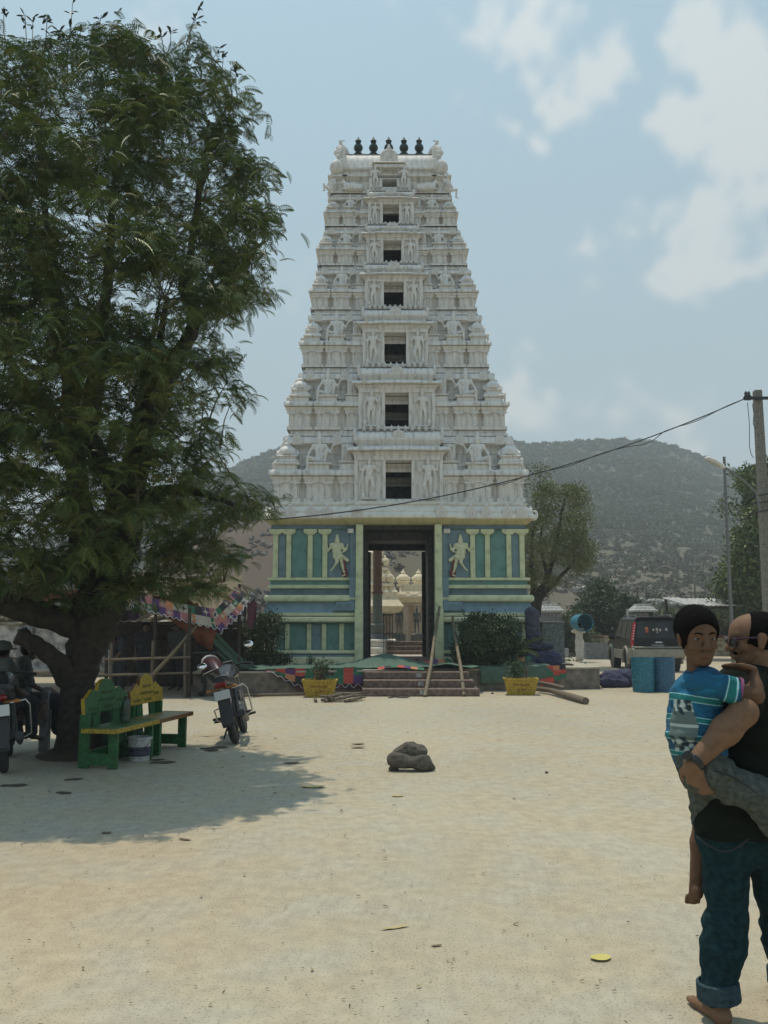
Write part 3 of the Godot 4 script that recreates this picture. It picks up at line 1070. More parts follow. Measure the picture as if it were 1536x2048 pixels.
				if b[2] == "dome":
					part(tier, "corner_dome", dome, mat.statue, Transform3D(Basis.from_scale(Vector3(bw * 0.92, H * 0.31, bw * 0.92)), Vector3(bx, Y.call(0.53), zf - 0.26)))
				else:
					part(tier, "seated_statue", seated, mat.statue, Transform3D(Basis.from_scale(Vector3(s * 0.42, 0.42, 0.42) * H), Vector3(bx, Y.call(0.53), zf - 0.18)))
			# side bays: a dome at the back corner, seated figures and gables that show in the outline
			var dz := zf - zb
			if not last:
				for q in [0.24, 0.5, 0.76]:
					part(tier, "seated_statue", seated, mat.statue, Transform3D(Basis(Vector3.UP, PI * 0.5 * s).scaled(Vector3.ONE * H * 0.38), Vector3(s * (w - 0.10), Y.call(0.53), zf - dz * q)))
				for q in [0.14, 0.42, 0.58, 0.86]:
					part(tier, "cornice_gable", kudu, W, Transform3D(Basis(Vector3.UP, PI * 0.5 * s).scaled(Vector3(0.30, H * 0.155, 0.3)), Vector3(s * (wn + ov - 0.04), Y.call(0.80), zf - dz * q)))
				part(tier, "corner_dome", dome, mat.statue, Transform3D(Basis.from_scale(Vector3(w * 0.18, H * 0.30, w * 0.18)), Vector3(s * w * 0.90, Y.call(0.53), zb + 0.3)))
				for q in [0.30, 0.70]:
					part(tier, "standing_statue", stand_a, mat.statue, Transform3D(Basis(Vector3.UP, PI * 0.5 * s).scaled(Vector3.ONE * H * 0.17), Vector3(s * (w - 0.06), Y.call(0.05), zf - dz * q)))
				# gables on the front cornice
				for q in [0.93, 0.56]:
					part(tier, "cornice_gable", kudu, W, Transform3D(Basis.from_scale(Vector3(0.34 - 0.02 * k, H * 0.165, 0.3)), Vector3(s * wn * q, Y.call(0.79), zn + ov - 0.03)))
				# beast and scroll at the outer edge
				part(tier, "corner_scroll", scroll(), W, Transform3D(Basis(Vector3.UP, 0.0 if s > 0 else PI).scaled(Vector3.ONE * H * 0.11), Vector3(s * (w + ov - 0.05), Y.call(0.36), zf - 0.05)))
				part(tier, "corner_scroll", scroll(), W, Transform3D(Basis(Vector3.UP, 0.0 if s > 0 else PI).scaled(Vector3.ONE * H * 0.13), Vector3(s * (wn + ov - 0.05), Y.call(0.83), zn - 0.05)))
			else:
				part(tier, "bull", bull, mat.statue, Transform3D(Basis.from_scale(Vector3(s * 0.46, 0.46, 0.46)), Vector3(s * w * 0.64, y + 0.04, zf + 0.10)))
				part(tier, "seated_statue", seated, mat.statue, Transform3D(Basis(Vector3.UP, PI * 0.25 * s).scaled(Vector3.ONE * 0.62), Vector3(s * w * 1.0, y + 0.05, zf + 0.02)))
				part(tier, "standing_statue", stand_a, mat.statue, Transform3D(Basis(Vector3.UP, PI * 0.5 * s).scaled(Vector3.ONE * 0.45), Vector3(s * (w + 0.08), y, zf - 0.5)))
		window_bay(tier, k, Y, H, zf, zn, c, ww, ov, stand_a if k % 2 == 0 else stand_b, kudu, fin, last)
	roof(t, kudu)


# a curled flame ornament that points to +x
func scroll() -> ArrayMesh:
	if tex.has("_scroll"):
		return tex["_scroll"]
	var g := G.new()
	var p := []
	var r := []
	for i in 12:
		var a := -0.6 + i * 0.42
		var q := 0.42 * (1.0 - i * 0.055)
		p.append(Vector3(0.15 + sin(a) * q * 0.6, 0.45 - cos(a) * q, 0))
		r.append(0.15 - 0.008 * i)
	g.tube(p, r, 6)
	g.lathe([[0.2, 0.0], [0.16, 0.3], [0.05, 0.6], [0.0, 0.75]], 6, Vector3(-0.05, 0, 0))
	tex["_scroll"] = g.mesh(50.0)
	return tex["_scroll"]


func window_bay(tier: Node3D, k: int, Y: Callable, H: float, zf: float, zn: float, c: float, ww: float, ov: float, figure: Mesh, kudu: Mesh, fin: Mesh, last: bool) -> void:
	var W: Material = mat.white
	var zq := zf + 0.12
	var wt := 0.545 if not last else 0.74
	var wb := 0.035 if not last else 0.25
	var g := G.new()
	# wall on both sides of the opening, sill and lintel
	for s in [-1, 1]:
		g.box(Vector3(s * (ww + c) * 0.5, Y.call((wt + 0.0) * 0.5), zq - 0.35), Vector3(c - ww, H * wt, 0.7))
		g.box(Vector3(s * (ww + 0.04), Y.call((wt + wb) * 0.5), zq + 0.02), Vector3(0.09, H * (wt - wb), 0.06), Basis.IDENTITY, 0.008)
		g.box(Vector3(s * (c - 0.05), Y.call(wt * 0.5), zq + 0.02), Vector3(0.10, H * wt, 0.06), Basis.IDENTITY, 0.008)
	g.box(Vector3(0, Y.call(wb * 0.5), zq - 0.32), Vector3(ww * 2.0, H * wb, 0.74))
	g.box(Vector3(0, Y.call(wt + 0.03), zq - 0.33), Vector3(c * 2.0, H * 0.06, 0.76), Basis.IDENTITY, 0.01)
	var frame := part(tier, "window_bay", g, W)
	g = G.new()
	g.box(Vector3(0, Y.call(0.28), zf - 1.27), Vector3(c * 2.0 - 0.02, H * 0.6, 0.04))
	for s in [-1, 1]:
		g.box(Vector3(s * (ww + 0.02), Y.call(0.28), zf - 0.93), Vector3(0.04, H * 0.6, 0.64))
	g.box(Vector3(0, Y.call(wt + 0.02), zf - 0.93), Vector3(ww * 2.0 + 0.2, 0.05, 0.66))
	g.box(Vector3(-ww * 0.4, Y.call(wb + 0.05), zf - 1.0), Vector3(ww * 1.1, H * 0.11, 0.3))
	part(tier, "window_shade_recess", g, mat.recess)  # shade of the opening is put into this dark lining colour
	for s in [-1, 1]:
		var fs := H * 0.315 if not last else 0.42
		part(tier, "door_guardian", figure, mat.statue, Transform3D(Basis.from_scale(Vector3(-s * fs, fs, fs * 0.9)), Vector3(s * (ww + c) * 0.51, Y.call(0.03 if not last else 0.16), zq + 0.06)))
	if last:
		return
	# stepped entablature, eave, mouldings and the small barrel roof with its row of finials
	var rect := PackedVector2Array([Vector2(c, zq), Vector2(-c, zq), Vector2(-c, zf - 0.5), Vector2(c, zf - 0.5)])
	var stepped := PackedVector2Array([Vector2(c, zq), Vector2(c * 0.5, zq), Vector2(c * 0.5, zq + 0.05), Vector2(-c * 0.5, zq + 0.05), Vector2(-c * 0.5, zq), Vector2(-c, zq), Vector2(-c, zf - 0.5), Vector2(c, zf - 0.5)])
	g = G.new()
	g.loft(stepped, [[0.0, Y.call(0.60)], [0.02, Y.call(0.605)], [0.02, Y.call(0.625)], [0.08, Y.call(0.655)], [0.0, Y.call(0.656)]], true, true)
	part(tier, "entablature", g, W)
	g = G.new()
	g.loft(stepped, kapota(ov + 0.06, Y.call(0.655), H * 0.075), true, true)
	part(tier, "rolled_eave", g, W)
	g = G.new()
	g.loft(PackedVector2Array([Vector2(c, zq), Vector2(c * 0.5, zq), Vector2(c * 0.5, zq + 0.06), Vector2(-c * 0.5, zq + 0.06), Vector2(-c * 0.5, zq), Vector2(-c, zq), Vector2(-c, zn - 0.1), Vector2(c, zn - 0.1)]), [[-0.08, Y.call(0.725)], [-0.08, Y.call(0.755)], [-0.03, Y.call(0.79)], [0.02, Y.call(0.82)], [0.02, Y.call(0.845)], [-0.08, Y.call(0.848)]])
	part(tier, "moulding", g, W)
	var p := PackedVector2Array()
	for i in 9:
		var a := PI * 0.5 * i / 8.0
		p.append(Vector2(sin(a + PI * 0.5) * 0.34 + 0.0, sin(a) * H * 0.115))
	p.append(Vector2(-0.10, H * 0.115)); p.append(Vector2(-0.10, 0.0))
	g = G.new()
	# barrel: profile in z,y pushed along x
	g.prism(p, -(c - 0.04), c - 0.04, Transform3D(Basis(Vector3(0, 0, 1), Vector3(0, 1, 0), Vector3(1, 0, 0)), Vector3(0, Y.call(0.845), zq - 0.32)))
	part(tier, "barrel_roof", g, mat.statue, Transform3D.IDENTITY, 30.0)
	var n := 11 - (k / 3)
	for i in n:
		part(tier, "finial", fin, W, Transform3D(Basis.from_scale(Vector3(0.17, H * 0.085, 0.17)), Vector3((i - (n - 1) * 0.5) * (c * 1.72 / n), Y.call(0.952), zq - 0.10)))
	part(tier, "medallion", kudu, W, Transform3D(Basis.from_scale(Vector3(0.42, H * 0.125, 0.35)), Vector3(0, Y.call(0.848), zq + 0.0)))
	for s in [-1, 1]:
		part(tier, "end_gable", kudu, W, Transform3D(Basis(Vector3.UP, PI * 0.5 * s).scaled(Vector3(0.42, H * 0.16, 0.4)), Vector3(s * (c - 0.04), Y.call(0.845), zq - 0.14)))
		for q in [0.35, 0.86]:
			part(tier, "eave_gable", kudu, W, Transform3D(Basis.from_scale(Vector3(0.13, 0.12, 0.2)), Vector3(s * c * q, Y.call(0.675), zq + ov + 0.04)))


func base_storey(t: Node3D, kudu: Mesh) -> void:
	var y0 := 0.55
	var zb := -5.2
	var a := -0.94
	var b := 0.95
	var base := Node3D.new()
	base.name = "base_storey"
	t.add_child(base, true)
	for s in [-1, 1]:
		var inner := 1.03
		var w := 3.40
		var o := PackedVector2Array()
		if s > 0:
			o = PackedVector2Array([Vector2(w, 0), Vector2(inner, 0), Vector2(inner, zb), Vector2(w, zb)])
		else:
			o = PackedVector2Array([Vector2(-inner, 0), Vector2(-w, 0), Vector2(-w, zb), Vector2(-inner, zb)])
		var bands := [
			["footing", "cream", [[0.36, y0], [0.36, 0.74], [0.30, 0.76], [0.0, 0.77]]],
			["lower_moulding", "slate", [[0.26, 0.765], [0.26, 0.80], [0.20, 0.84]]],
			["lower_ledge", "cream", [[0.20, 0.84], [0.27, 0.845], [0.28, 0.86], [0.28, 0.89], [0.22, 0.93], [0.0, 0.935]]],
			["lower_wall", "teal", [[0.10, 0.93], [0.10, 1.62], [0.22, 1.66], [0.0, 1.665]]],
			["torus", "cream", [[0.0, 1.66], [0.30, 1.665], [0.335, 1.69], [0.345, 1.735], [0.335, 1.78], [0.30, 1.81], [0.0, 1.82]]],
			["fillet", "pale_green", [[0.24, 1.82], [0.30, 1.84], [0.30, 1.91], [0.25, 1.92]]],
			["blue_slope", "slate", [[0.25, 1.92], [0.20, 1.99], [0.14, 2.10], [0.12, 2.21]]],
			["torus", "pale_green", [[0.0, 2.20], [0.17, 2.21], [0.205, 2.24], [0.215, 2.30], [0.205, 2.35], [0.17, 2.39], [0.0, 2.395]]],
			["blue_band", "slate_dark", [[0.06, 2.39], [0.06, 2.57]]],
			["fillet", "pale_green", [[0.06, 2.57], [0.13, 2.575], [0.13, 2.66], [0.06, 2.67]]],
			["blue_band", "teal", [[0.06, 2.67], [0.06, 2.79]]],
			["fillet", "pale_green", [[0.0, 2.785], [0.13, 2.79], [0.13, 2.86], [0.0, 2.87]]],
			["upper_wall", "teal", [[0.0, 2.87], [0.0, 4.18]]],
			["blue_band", "slate_dark", [[0.0, 4.18], [0.06, 4.185], [0.06, 4.29]]],
		]
		for bd in bands:
			var g := G.new()
			g.loft(o, bd[2], true, false)
			for i in g.v.size():
				if absf(g.v[i].x) < 0.99:
					g.v[i].x = 0.99 * s
			part(base, bd[0], g, mat[bd[1]], Transform3D.IDENTITY, 35.0 if bd[0] == "torus" else -1.0)
		# wall pilasters with spreading capitals, and panels of alternate colour between them
		var cx := [3.335, 2.98, 2.40, 2.0]
		for i in 4:
			var g := G.new()
			g.box(Vector3(s * cx[i], 3.46, 0.03), Vector3(0.135, 1.19, 0.10), Basis.IDENTITY, 0.012)
			g.prism(PackedVector2Array([Vector2(-0.068, 4.02), Vector2(0.068, 4.02), Vector2(0.12, 4.045), Vector2(0.16, 4.07), Vector2(0.18, 4.10), Vector2(0.18, 4.175), Vector2(-0.18, 4.175), Vector2(-0.18, 4.10), Vector2(-0.16, 4.07), Vector2(-0.12, 4.045)]), -0.02, 0.10, T(Vector3(s * cx[i], 0, 0)), 0.008)
			part(base, "pilaster", g, mat.pale_green)
			g = G.new()
			g.box(Vector3(s * cx[i], 1.28, 0.12), Vector3(0.12, 0.70, 0.09), Basis.IDENTITY, 0.012)
			part(base, "short_pilaster", g, mat.pale_green)
		for q in [[3.16, 0.19, "slate"], [2.69, 0.42, "teal"], [2.20, 0.24, "teal"], [1.60, 0.62, "slate"]]:
			var g := G.new()
			g.box(Vector3(s * q[0], 3.51, 0.004), Vector3(q[1], 1.27, 0.016), Basis.IDENTITY, 0.006)
			part(base, "wall_panel", g, mat[q[2]])
			g = G.new()
			g.box(Vector3(s * q[0], 1.27, 0.104), Vector3(q[1], 0.66, 0.016), Basis.IDENTITY, 0.006)
			part(base, "wall_panel", g, mat["slate" if q[2] == "teal" and q[1] < 0.3 else "teal" if q[1] < 0.5 else "teal"])
		var g2 := G.new()
		g2.box(Vector3(s * 1.53, 1.28, 0.12), Vector3(0.13, 0.70, 0.09), Basis.IDENTITY, 0.012)
		part(base, "short_pilaster", g2, mat.pale_green)
		g2 = G.new()
		g2.box(Vector3(s * 1.235, 3.5, 0.04), Vector3(0.16, 1.26, 0.12), Basis.IDENTITY, 0.012)
		g2.box(Vector3(s * 1.235, 2.42, 0.10), Vector3(0.20, 0.9, 0.22), Basis.IDENTITY, 0.012)
		part(base, "inner_pier", g2, mat.slate)
		g2 = G.new()
		g2.box(Vector3(s * 1.30, 4.12, 0.07), Vector3(0.17, 0.12, 0.16), Basis.IDENTITY, 0.01)
		part(base, "pier_block", g2, mat.white)
		# blue bracket that breaks the slope near the door
		g2 = G.new()
		g2.prism(PackedVector2Array([Vector2(-0.36, 1.95), Vector2(0.36, 1.95), Vector2(0.24, 2.2), Vector2(-0.24, 2.2)]), 0.0, 0.30, T(Vector3(s * 1.42, 0, 0)), 0.03)
		part(base, "slope_bracket", g2, mat.slate)
		# door post: three lengths, each a little prouder than the one above
		g2 = G.new()
		g2.box(Vector3(s * 1.06, 3.40, 0.10), Vector3(0.19, 1.78, 0.36), Basis.IDENTITY, 0.012)
		g2.box(Vector3(s * 1.062, 2.26, 0.13), Vector3(0.205, 0.50, 0.42), Basis.IDENTITY, 0.012)
		g2.box(Vector3(s * 1.064, 1.28, 0.19), Vector3(0.22, 1.46, 0.54), Basis.IDENTITY, 0.012)
		part(base, "door_post", g2, mat.pale_green)
		# passage side
		g2 = G.new()
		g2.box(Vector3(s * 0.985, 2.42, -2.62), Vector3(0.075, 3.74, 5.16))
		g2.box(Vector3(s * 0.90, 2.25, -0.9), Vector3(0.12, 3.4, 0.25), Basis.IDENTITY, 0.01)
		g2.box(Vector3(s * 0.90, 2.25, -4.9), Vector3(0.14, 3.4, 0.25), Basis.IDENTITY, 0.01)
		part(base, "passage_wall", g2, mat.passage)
	var g := G.new()
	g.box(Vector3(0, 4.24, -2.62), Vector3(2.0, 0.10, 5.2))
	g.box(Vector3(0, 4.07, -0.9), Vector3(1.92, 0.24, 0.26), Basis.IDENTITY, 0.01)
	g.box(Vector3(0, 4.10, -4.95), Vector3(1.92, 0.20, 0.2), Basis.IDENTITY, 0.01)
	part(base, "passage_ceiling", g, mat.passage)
	g = G.new()
	g.box(Vector3(0, 0.56, -2.6), Vector3(1.9, 0.06, 5.2))
	g.box(Vector3(0, 0.64, 0.05), Vector3(1.9, 0.16, 0.3), Basis.IDENTITY, 0.015)
	part(base, "threshold", g, mat.step_stone)
	# main cornice above the base
	var w := 3.40
	var oc := PackedVector2Array([Vector2(w, 0), Vector2(1.28, 0), Vector2(1.28, 0.16), Vector2(-1.28, 0.16), Vector2(-1.28, 0), Vector2(-w, 0), Vector2(-w, zb), Vector2(w, zb)])
	g = G.new()
	g.loft(oc, [[0.0, 4.29], [0.06, 4.295], [0.12, 4.33], [0.20, 4.40], [0.22, 4.44], [0.0, 4.445]], true, true)
	part(base, "yellow_cornice", g, mat.yellow_band)
	g = G.new()
	g.loft(oc, [[0.0, 4.43], [0.26, 4.435], [0.28, 4.46], [0.28, 4.53], [0.23, 4.58], [0.19, 4.62], [0.20, 4.64], [0.17, 4.71], [0.09, 4.78], [0.07, 4.80], [0.07, 4.83], [0.10, 4.84], [0.10, 4.88], [0.02, 4.89], [0.02, 4.935]], true, true)
	part(base, "white_cornice", g, mat.white_bright)
	for s in [-1, 1]:
		for q in [3.30, 2.93, 2.36, 1.94, 1.13]:
			part(base, "cornice_gable", kudu, mat.white, Transform3D(Basis.from_scale(Vector3(0.36, 0.42, 0.34)), Vector3(s * q, 4.45, 0.24 + (0.16 if q < 1.2 else 0.0))))
		for q in [-0.4, -1.4, -2.6, -3.8, -4.8]:
			part(base, "cornice_gable", kudu, mat.white, Transform3D(Basis(Vector3.UP, PI * 0.5 * s).scaled(Vector3(0.36, 0.42, 0.34)), Vector3(s * (w + 0.24), 4.45, q)))
		part(base, "corner_scroll", scroll(), mat.white, Transform3D(Basis(Vector3.UP, 0.0 if s > 0 else PI).scaled(Vector3.ONE * 0.36), Vector3(s * (w + 0.22), 4.42, 0.15)))
		# guardian reliefs beside the door, one knee raised and the foot crossed over the club
		var j := joints({"head": Vector3(0.02, 1.50, 0.05), "el": Vector3(0.30, 1.10, 0.03), "wl": Vector3(0.10, 0.99, 0.14), "gl": Vector3(-0.02, 0.95, 0.16), "er": Vector3(-0.33, 1.10, 0.03), "wr": Vector3(-0.36, 1.28, 0.08), "gr": Vector3(-0.38, 1.36, 0.09), "pelvis": Vector3(0.06, 0.88, 0),
			"hl": Vector3(0.13, 0.86, 0.0), "kl": Vector3(0.22, 0.46, 0.04), "al": Vector3(0.32, 0.10, 0.0), "tl": Vector3(0.20, 0.03, 0.12), "hr": Vector3(-0.01, 0.86, 0.04), "kr": Vector3(0.02, 0.62, 0.17), "ar": Vector3(-0.14, 0.36, 0.08), "tr": Vector3(-0.23, 0.28, 0.12)})
		var gm := statue_mesh(j, 0.024, [[Vector3(0.16, 1.34, 0), Vector3(0.36, 1.16, 0.0), 0.05, 0.04], [Vector3(0.36, 1.16, 0), Vector3(0.40, 1.34, 0.06), 0.04, 0.03], [Vector3(0.40, 1.34, 0.06), Vector3(0.42, 1.42, 0.06), 0.025, 0.02],
			[Vector3(0.20, 0.92, 0.03), Vector3(0.40, 0.72, 0.03), 0.06, 0.08, Vector3(1, 1, 0.6)], [Vector3(-0.05, 0.86, 0.06), Vector3(0.18, 0.86, 0.06), 0.10, 0.10]], 0.03)
		part(base, "guardian_relief", gm, mat.guardian, Transform3D(Basis.from_scale(Vector3(-s * 0.72, 0.64, 0.6)), Vector3(s * 1.68, 2.87, 0.06)))
		g = G.new()
		g.tube([Vector3(s * 1.50, 3.45, 0.05), Vector3(s * 1.46, 3.05, 0.05)], [0.035, 0.05], 8)
		g.ball(Vector3(s * 1.46, 2.98, 0.04), Vector3(0.09, 0.13, 0.05), 10)
		part(base, "painted_club", g, mat.red_paint, Transform3D.IDENTITY, 40.0)


func roof(t: Node3D, kudu: Mesh) -> void:
	var rf := Node3D.new()
	rf.name = "roof"
	t.add_child(rf, true)
	rf.transform = Transform3D(Basis.from_scale(Vector3(1, 0.87, 1)), Vector3(-0.25, 15.33 - 15.40 * 0.87, 0))
	var W: Material = mat.white
	var y := 15.40
	var zc := -2.6
	var hw := 1.42
	var hd := 0.62
	# waist moulding
	var g := G.new()
	g.loft(PackedVector2Array([Vector2(hw, zc + hd), Vector2(-hw, zc + hd), Vector2(-hw, zc - hd), Vector2(hw, zc - hd)]), [[0.08, y], [0.14, y + 0.04], [0.14, y + 0.09], [0.06, y + 0.11], [0.06, y + 0.22], [0.16, y + 0.26], [0.16, y + 0.32], [0.02, y + 0.34]])
	part(rf, "waist_moulding", g, W)
	# keel-shaped barrel
	var prof := []
	for i in 15:
		var u := -1.0 + 2.0 * i / 14.0
		var x: float = hd * u * (1.0 + 0.16 * (1.0 - u * u))
		prof.append(Vector2(x, y + 0.33 + 0.90 * pow(1.0 - u * u, 0.62) * (1.0 - 0.06 * absf(u))))
	var poly := PackedVector2Array(prof)
	var side := Transform3D(Basis(Vector3(0, 0, 1), Vector3(0, 1, 0), Vector3(1, 0, 0)), Vector3(0, 0, zc))
	g = G.new()
	g.prism(poly, -hw, hw, side)
	part(rf, "barrel_vault", g, mat.statue, Transform3D.IDENTITY, 30.0)
	# lattice of raised lines on the front of the barrel
	g = G.new()
	for i in 34:
		for dirn in [-1, 1]:
			var pts := []
			for k in 6:
				var q := 3 + k
				var p: Vector2 = prof[14 - q]
				var x: float = -hw + 0.05 + i * 0.085 + dirn * (k - 2.5) * 0.065
				if absf(x) < hw - 0.02:
					pts.append(Vector3(x, p.y + 0.006, zc + p.x + 0.008))
			if pts.size() > 1:
				g.tube(pts, [0.010], 4)
	part(rf, "lattice", g, mat.recess)
	g = G.new()
	g.box(Vector3(0, y + 1.22, zc), Vector3(hw * 2.0, 0.10, 0.20), Basis.IDENTITY, 0.02)
	g.box(Vector3(0, y + 1.08, zc + 0.22), Vector3(hw * 2.0, 0.09, 0.10), Basis.IDENTITY, 0.02)
	g.box(Vector3(0, y + 1.08, zc - 0.22), Vector3(hw * 2.0, 0.09, 0.10), Basis.IDENTITY, 0.02)
	part(rf, "ridge_beam", g, W)
	# great round medallion over the top window
	g = G.new()
	var ring := PackedVector2Array()
	for i in 24:
		var a := TAU * i / 24.0
		ring.append(Vector2(cos(a), sin(a)) * (0.27 + 0.02 * (i % 2)))
	g.prism(ring, 0.0, 0.16, T(Vector3(0, y + 0.74, zc + hd + 0.02)), 0.03)
	var rr := []
	for i in 19:
		var a := TAU * i / 18.0
		rr.append(Vector3(cos(a) * 0.20, y + 0.74 + sin(a) * 0.20, zc + hd + 0.18))
	g.tube(rr, [0.025], 5)
	g.ball(Vector3(0, y + 0.74, zc + hd + 0.18), Vector3(0.09, 0.09, 0.05), 8)
	g.ball(Vector3(0, y + 1.05, zc + hd + 0.1), Vector3(0.08, 0.09, 0.08), 8)
	g.ball(Vector3(0, y + 1.16, zc + hd + 0.1), Vector3(0.045, 0.07, 0.045), 8)
	for s in [-1, 1]:
		var c := []
		for i in 7:
			c.append(Vector3(s * (0.30 + 0.05 * i), y + 0.52 + 0.07 * sin(i * 0.9), zc + hd + 0.10))
		g.tube(c, [0.06, 0.05, 0.05, 0.045, 0.04, 0.035, 0.03], 6)
	part(rf, "medallion", g, W, Transform3D.IDENTITY, 35.0)
	# porch over the top window
	g = G.new()
	g.box(Vector3(0, y + 0.30, zc + hd + 0.1), Vector3(0.92, 0.12, 0.4), Basis.IDENTITY, 0.02)
	g.box(Vector3(0, y + 0.42, zc + hd + 0.1), Vector3(1.04, 0.05, 0.46), Basis.IDENTITY, 0.02)
	part(rf, "porch_slab", g, W)
	# flaming horseshoe gables at both ends, each with a horned face on top
	for s in [-1, 1]:
		var gp := PackedVector2Array()
		for i in 41:
			var u := -1.0 + 2.0 * i / 40.0
			var r := 1.16 + (0.06 if i % 2 else -0.03)
			var x: float = hd * r * 1.18 * u * (1.0 + 0.25 * (1.0 - u * u))
			gp.append(Vector2(x, y + 0.22 + 1.18 * pow(maxf(0.0, 1.0 - u * u), 0.58) + (0.05 if i % 2 else 0.0)))
		g = G.new()
		g.prism(gp, s * (hw - 0.06), s * (hw + 0.14), side, 0.05)
		part(rf, "end_gable", g, W)
		g = G.new()
		g.ball(Vector3(s * (hw + 0.10), y + 1.42, zc), Vector3(0.15, 0.20, 0.22), 10)
		g.ball(Vector3(s * (hw + 0.24), y + 1.36, zc), Vector3(0.09, 0.10, 0.12), 8)
		for q in [-1, 1]:
			g.tube([Vector3(s * (hw + 0.06), y + 1.50, zc + q * 0.14), Vector3(s * (hw + 0.12), y + 1.66, zc + q * 0.22), Vector3(s * (hw - 0.02), y + 1.74, zc + q * 0.16)], [0.07, 0.06, 0.02], 6)
			g.ball(Vector3(s * (hw + 0.20), y + 1.50, zc + q * 0.10), Vector3(0.06, 0.06, 0.06), 6)
		# flames down the front edge
		for i in 9:
			var u := 0.1 + 0.1 * i
			g.ball(Vector3(s * (hw + 0.12), y + 0.30 + 1.12 * pow(1.0 - u * u, 0.58), zc + hd * 1.3 * u * (1.0 + 0.25 * (1.0 - u * u))), Vector3(0.10, 0.09, 0.08), 6)
		g.tube([Vector3(s * hw, y + 1.28, zc + 0.02), Vector3(s * (hw - 0.12), y + 1.33, zc + 0.02), Vector3(s * (hw - 0.02), y + 1.48, zc + 0.02)], [0.10, 0.06, 0.10], 6)
		part(rf, "horned_face", g, W, Transform3D.IDENTITY, 45.0)
		g = G.new()
		g.ball(Vector3(s * (hw + 0.16), y + 0.36, zc + hd + 0.05), Vector3(0.26, 0.30, 0.26), 12)
		part(rf, "corner_dome", g, W, Transform3D.IDENTITY, 45.0)
	# five pot finials
	var kl := G.new()
	kl.lathe([[0.13, 0.0], [0.14, 0.05], [0.08, 0.11], [0.065, 0.15], [0.125, 0.20], [0.15, 0.29], [0.125, 0.38], [0.075, 0.42], [0.085, 0.45], [0.06, 0.47], [0.095, 0.53], [0.10, 0.56], [0.05, 0.60], [0.035, 0.66], [0.0, 0.74]], 14)
	var km := kl.mesh(40.0)
	for i in 5:
		part(rf, "pot_finial", km, mat.copper, T(Vector3((i - 2) * 0.485, y + 1.26, zc)))


func sheet(fn: Callable, nu: int, nv: int) -> G:
	var g := G.new()
	for j in nv:
		for i in nu:
			var a := Vector2(float(i) / nu, float(j) / nv)
			var b := Vector2(float(i + 1) / nu, float(j) / nv)
			var c := Vector2(float(i + 1) / nu, float(j + 1) / nv)
			var d := Vector2(float(i) / nu, float(j + 1) / nv)
			g.tuv(fn.call(a.x, a.y), fn.call(c.x, c.y), fn.call(b.x, b.y), a, c, b)
			g.tuv(fn.call(a.x, a.y), fn.call(d.x, d.y), fn.call(c.x, c.y), a, d, c)
	return g


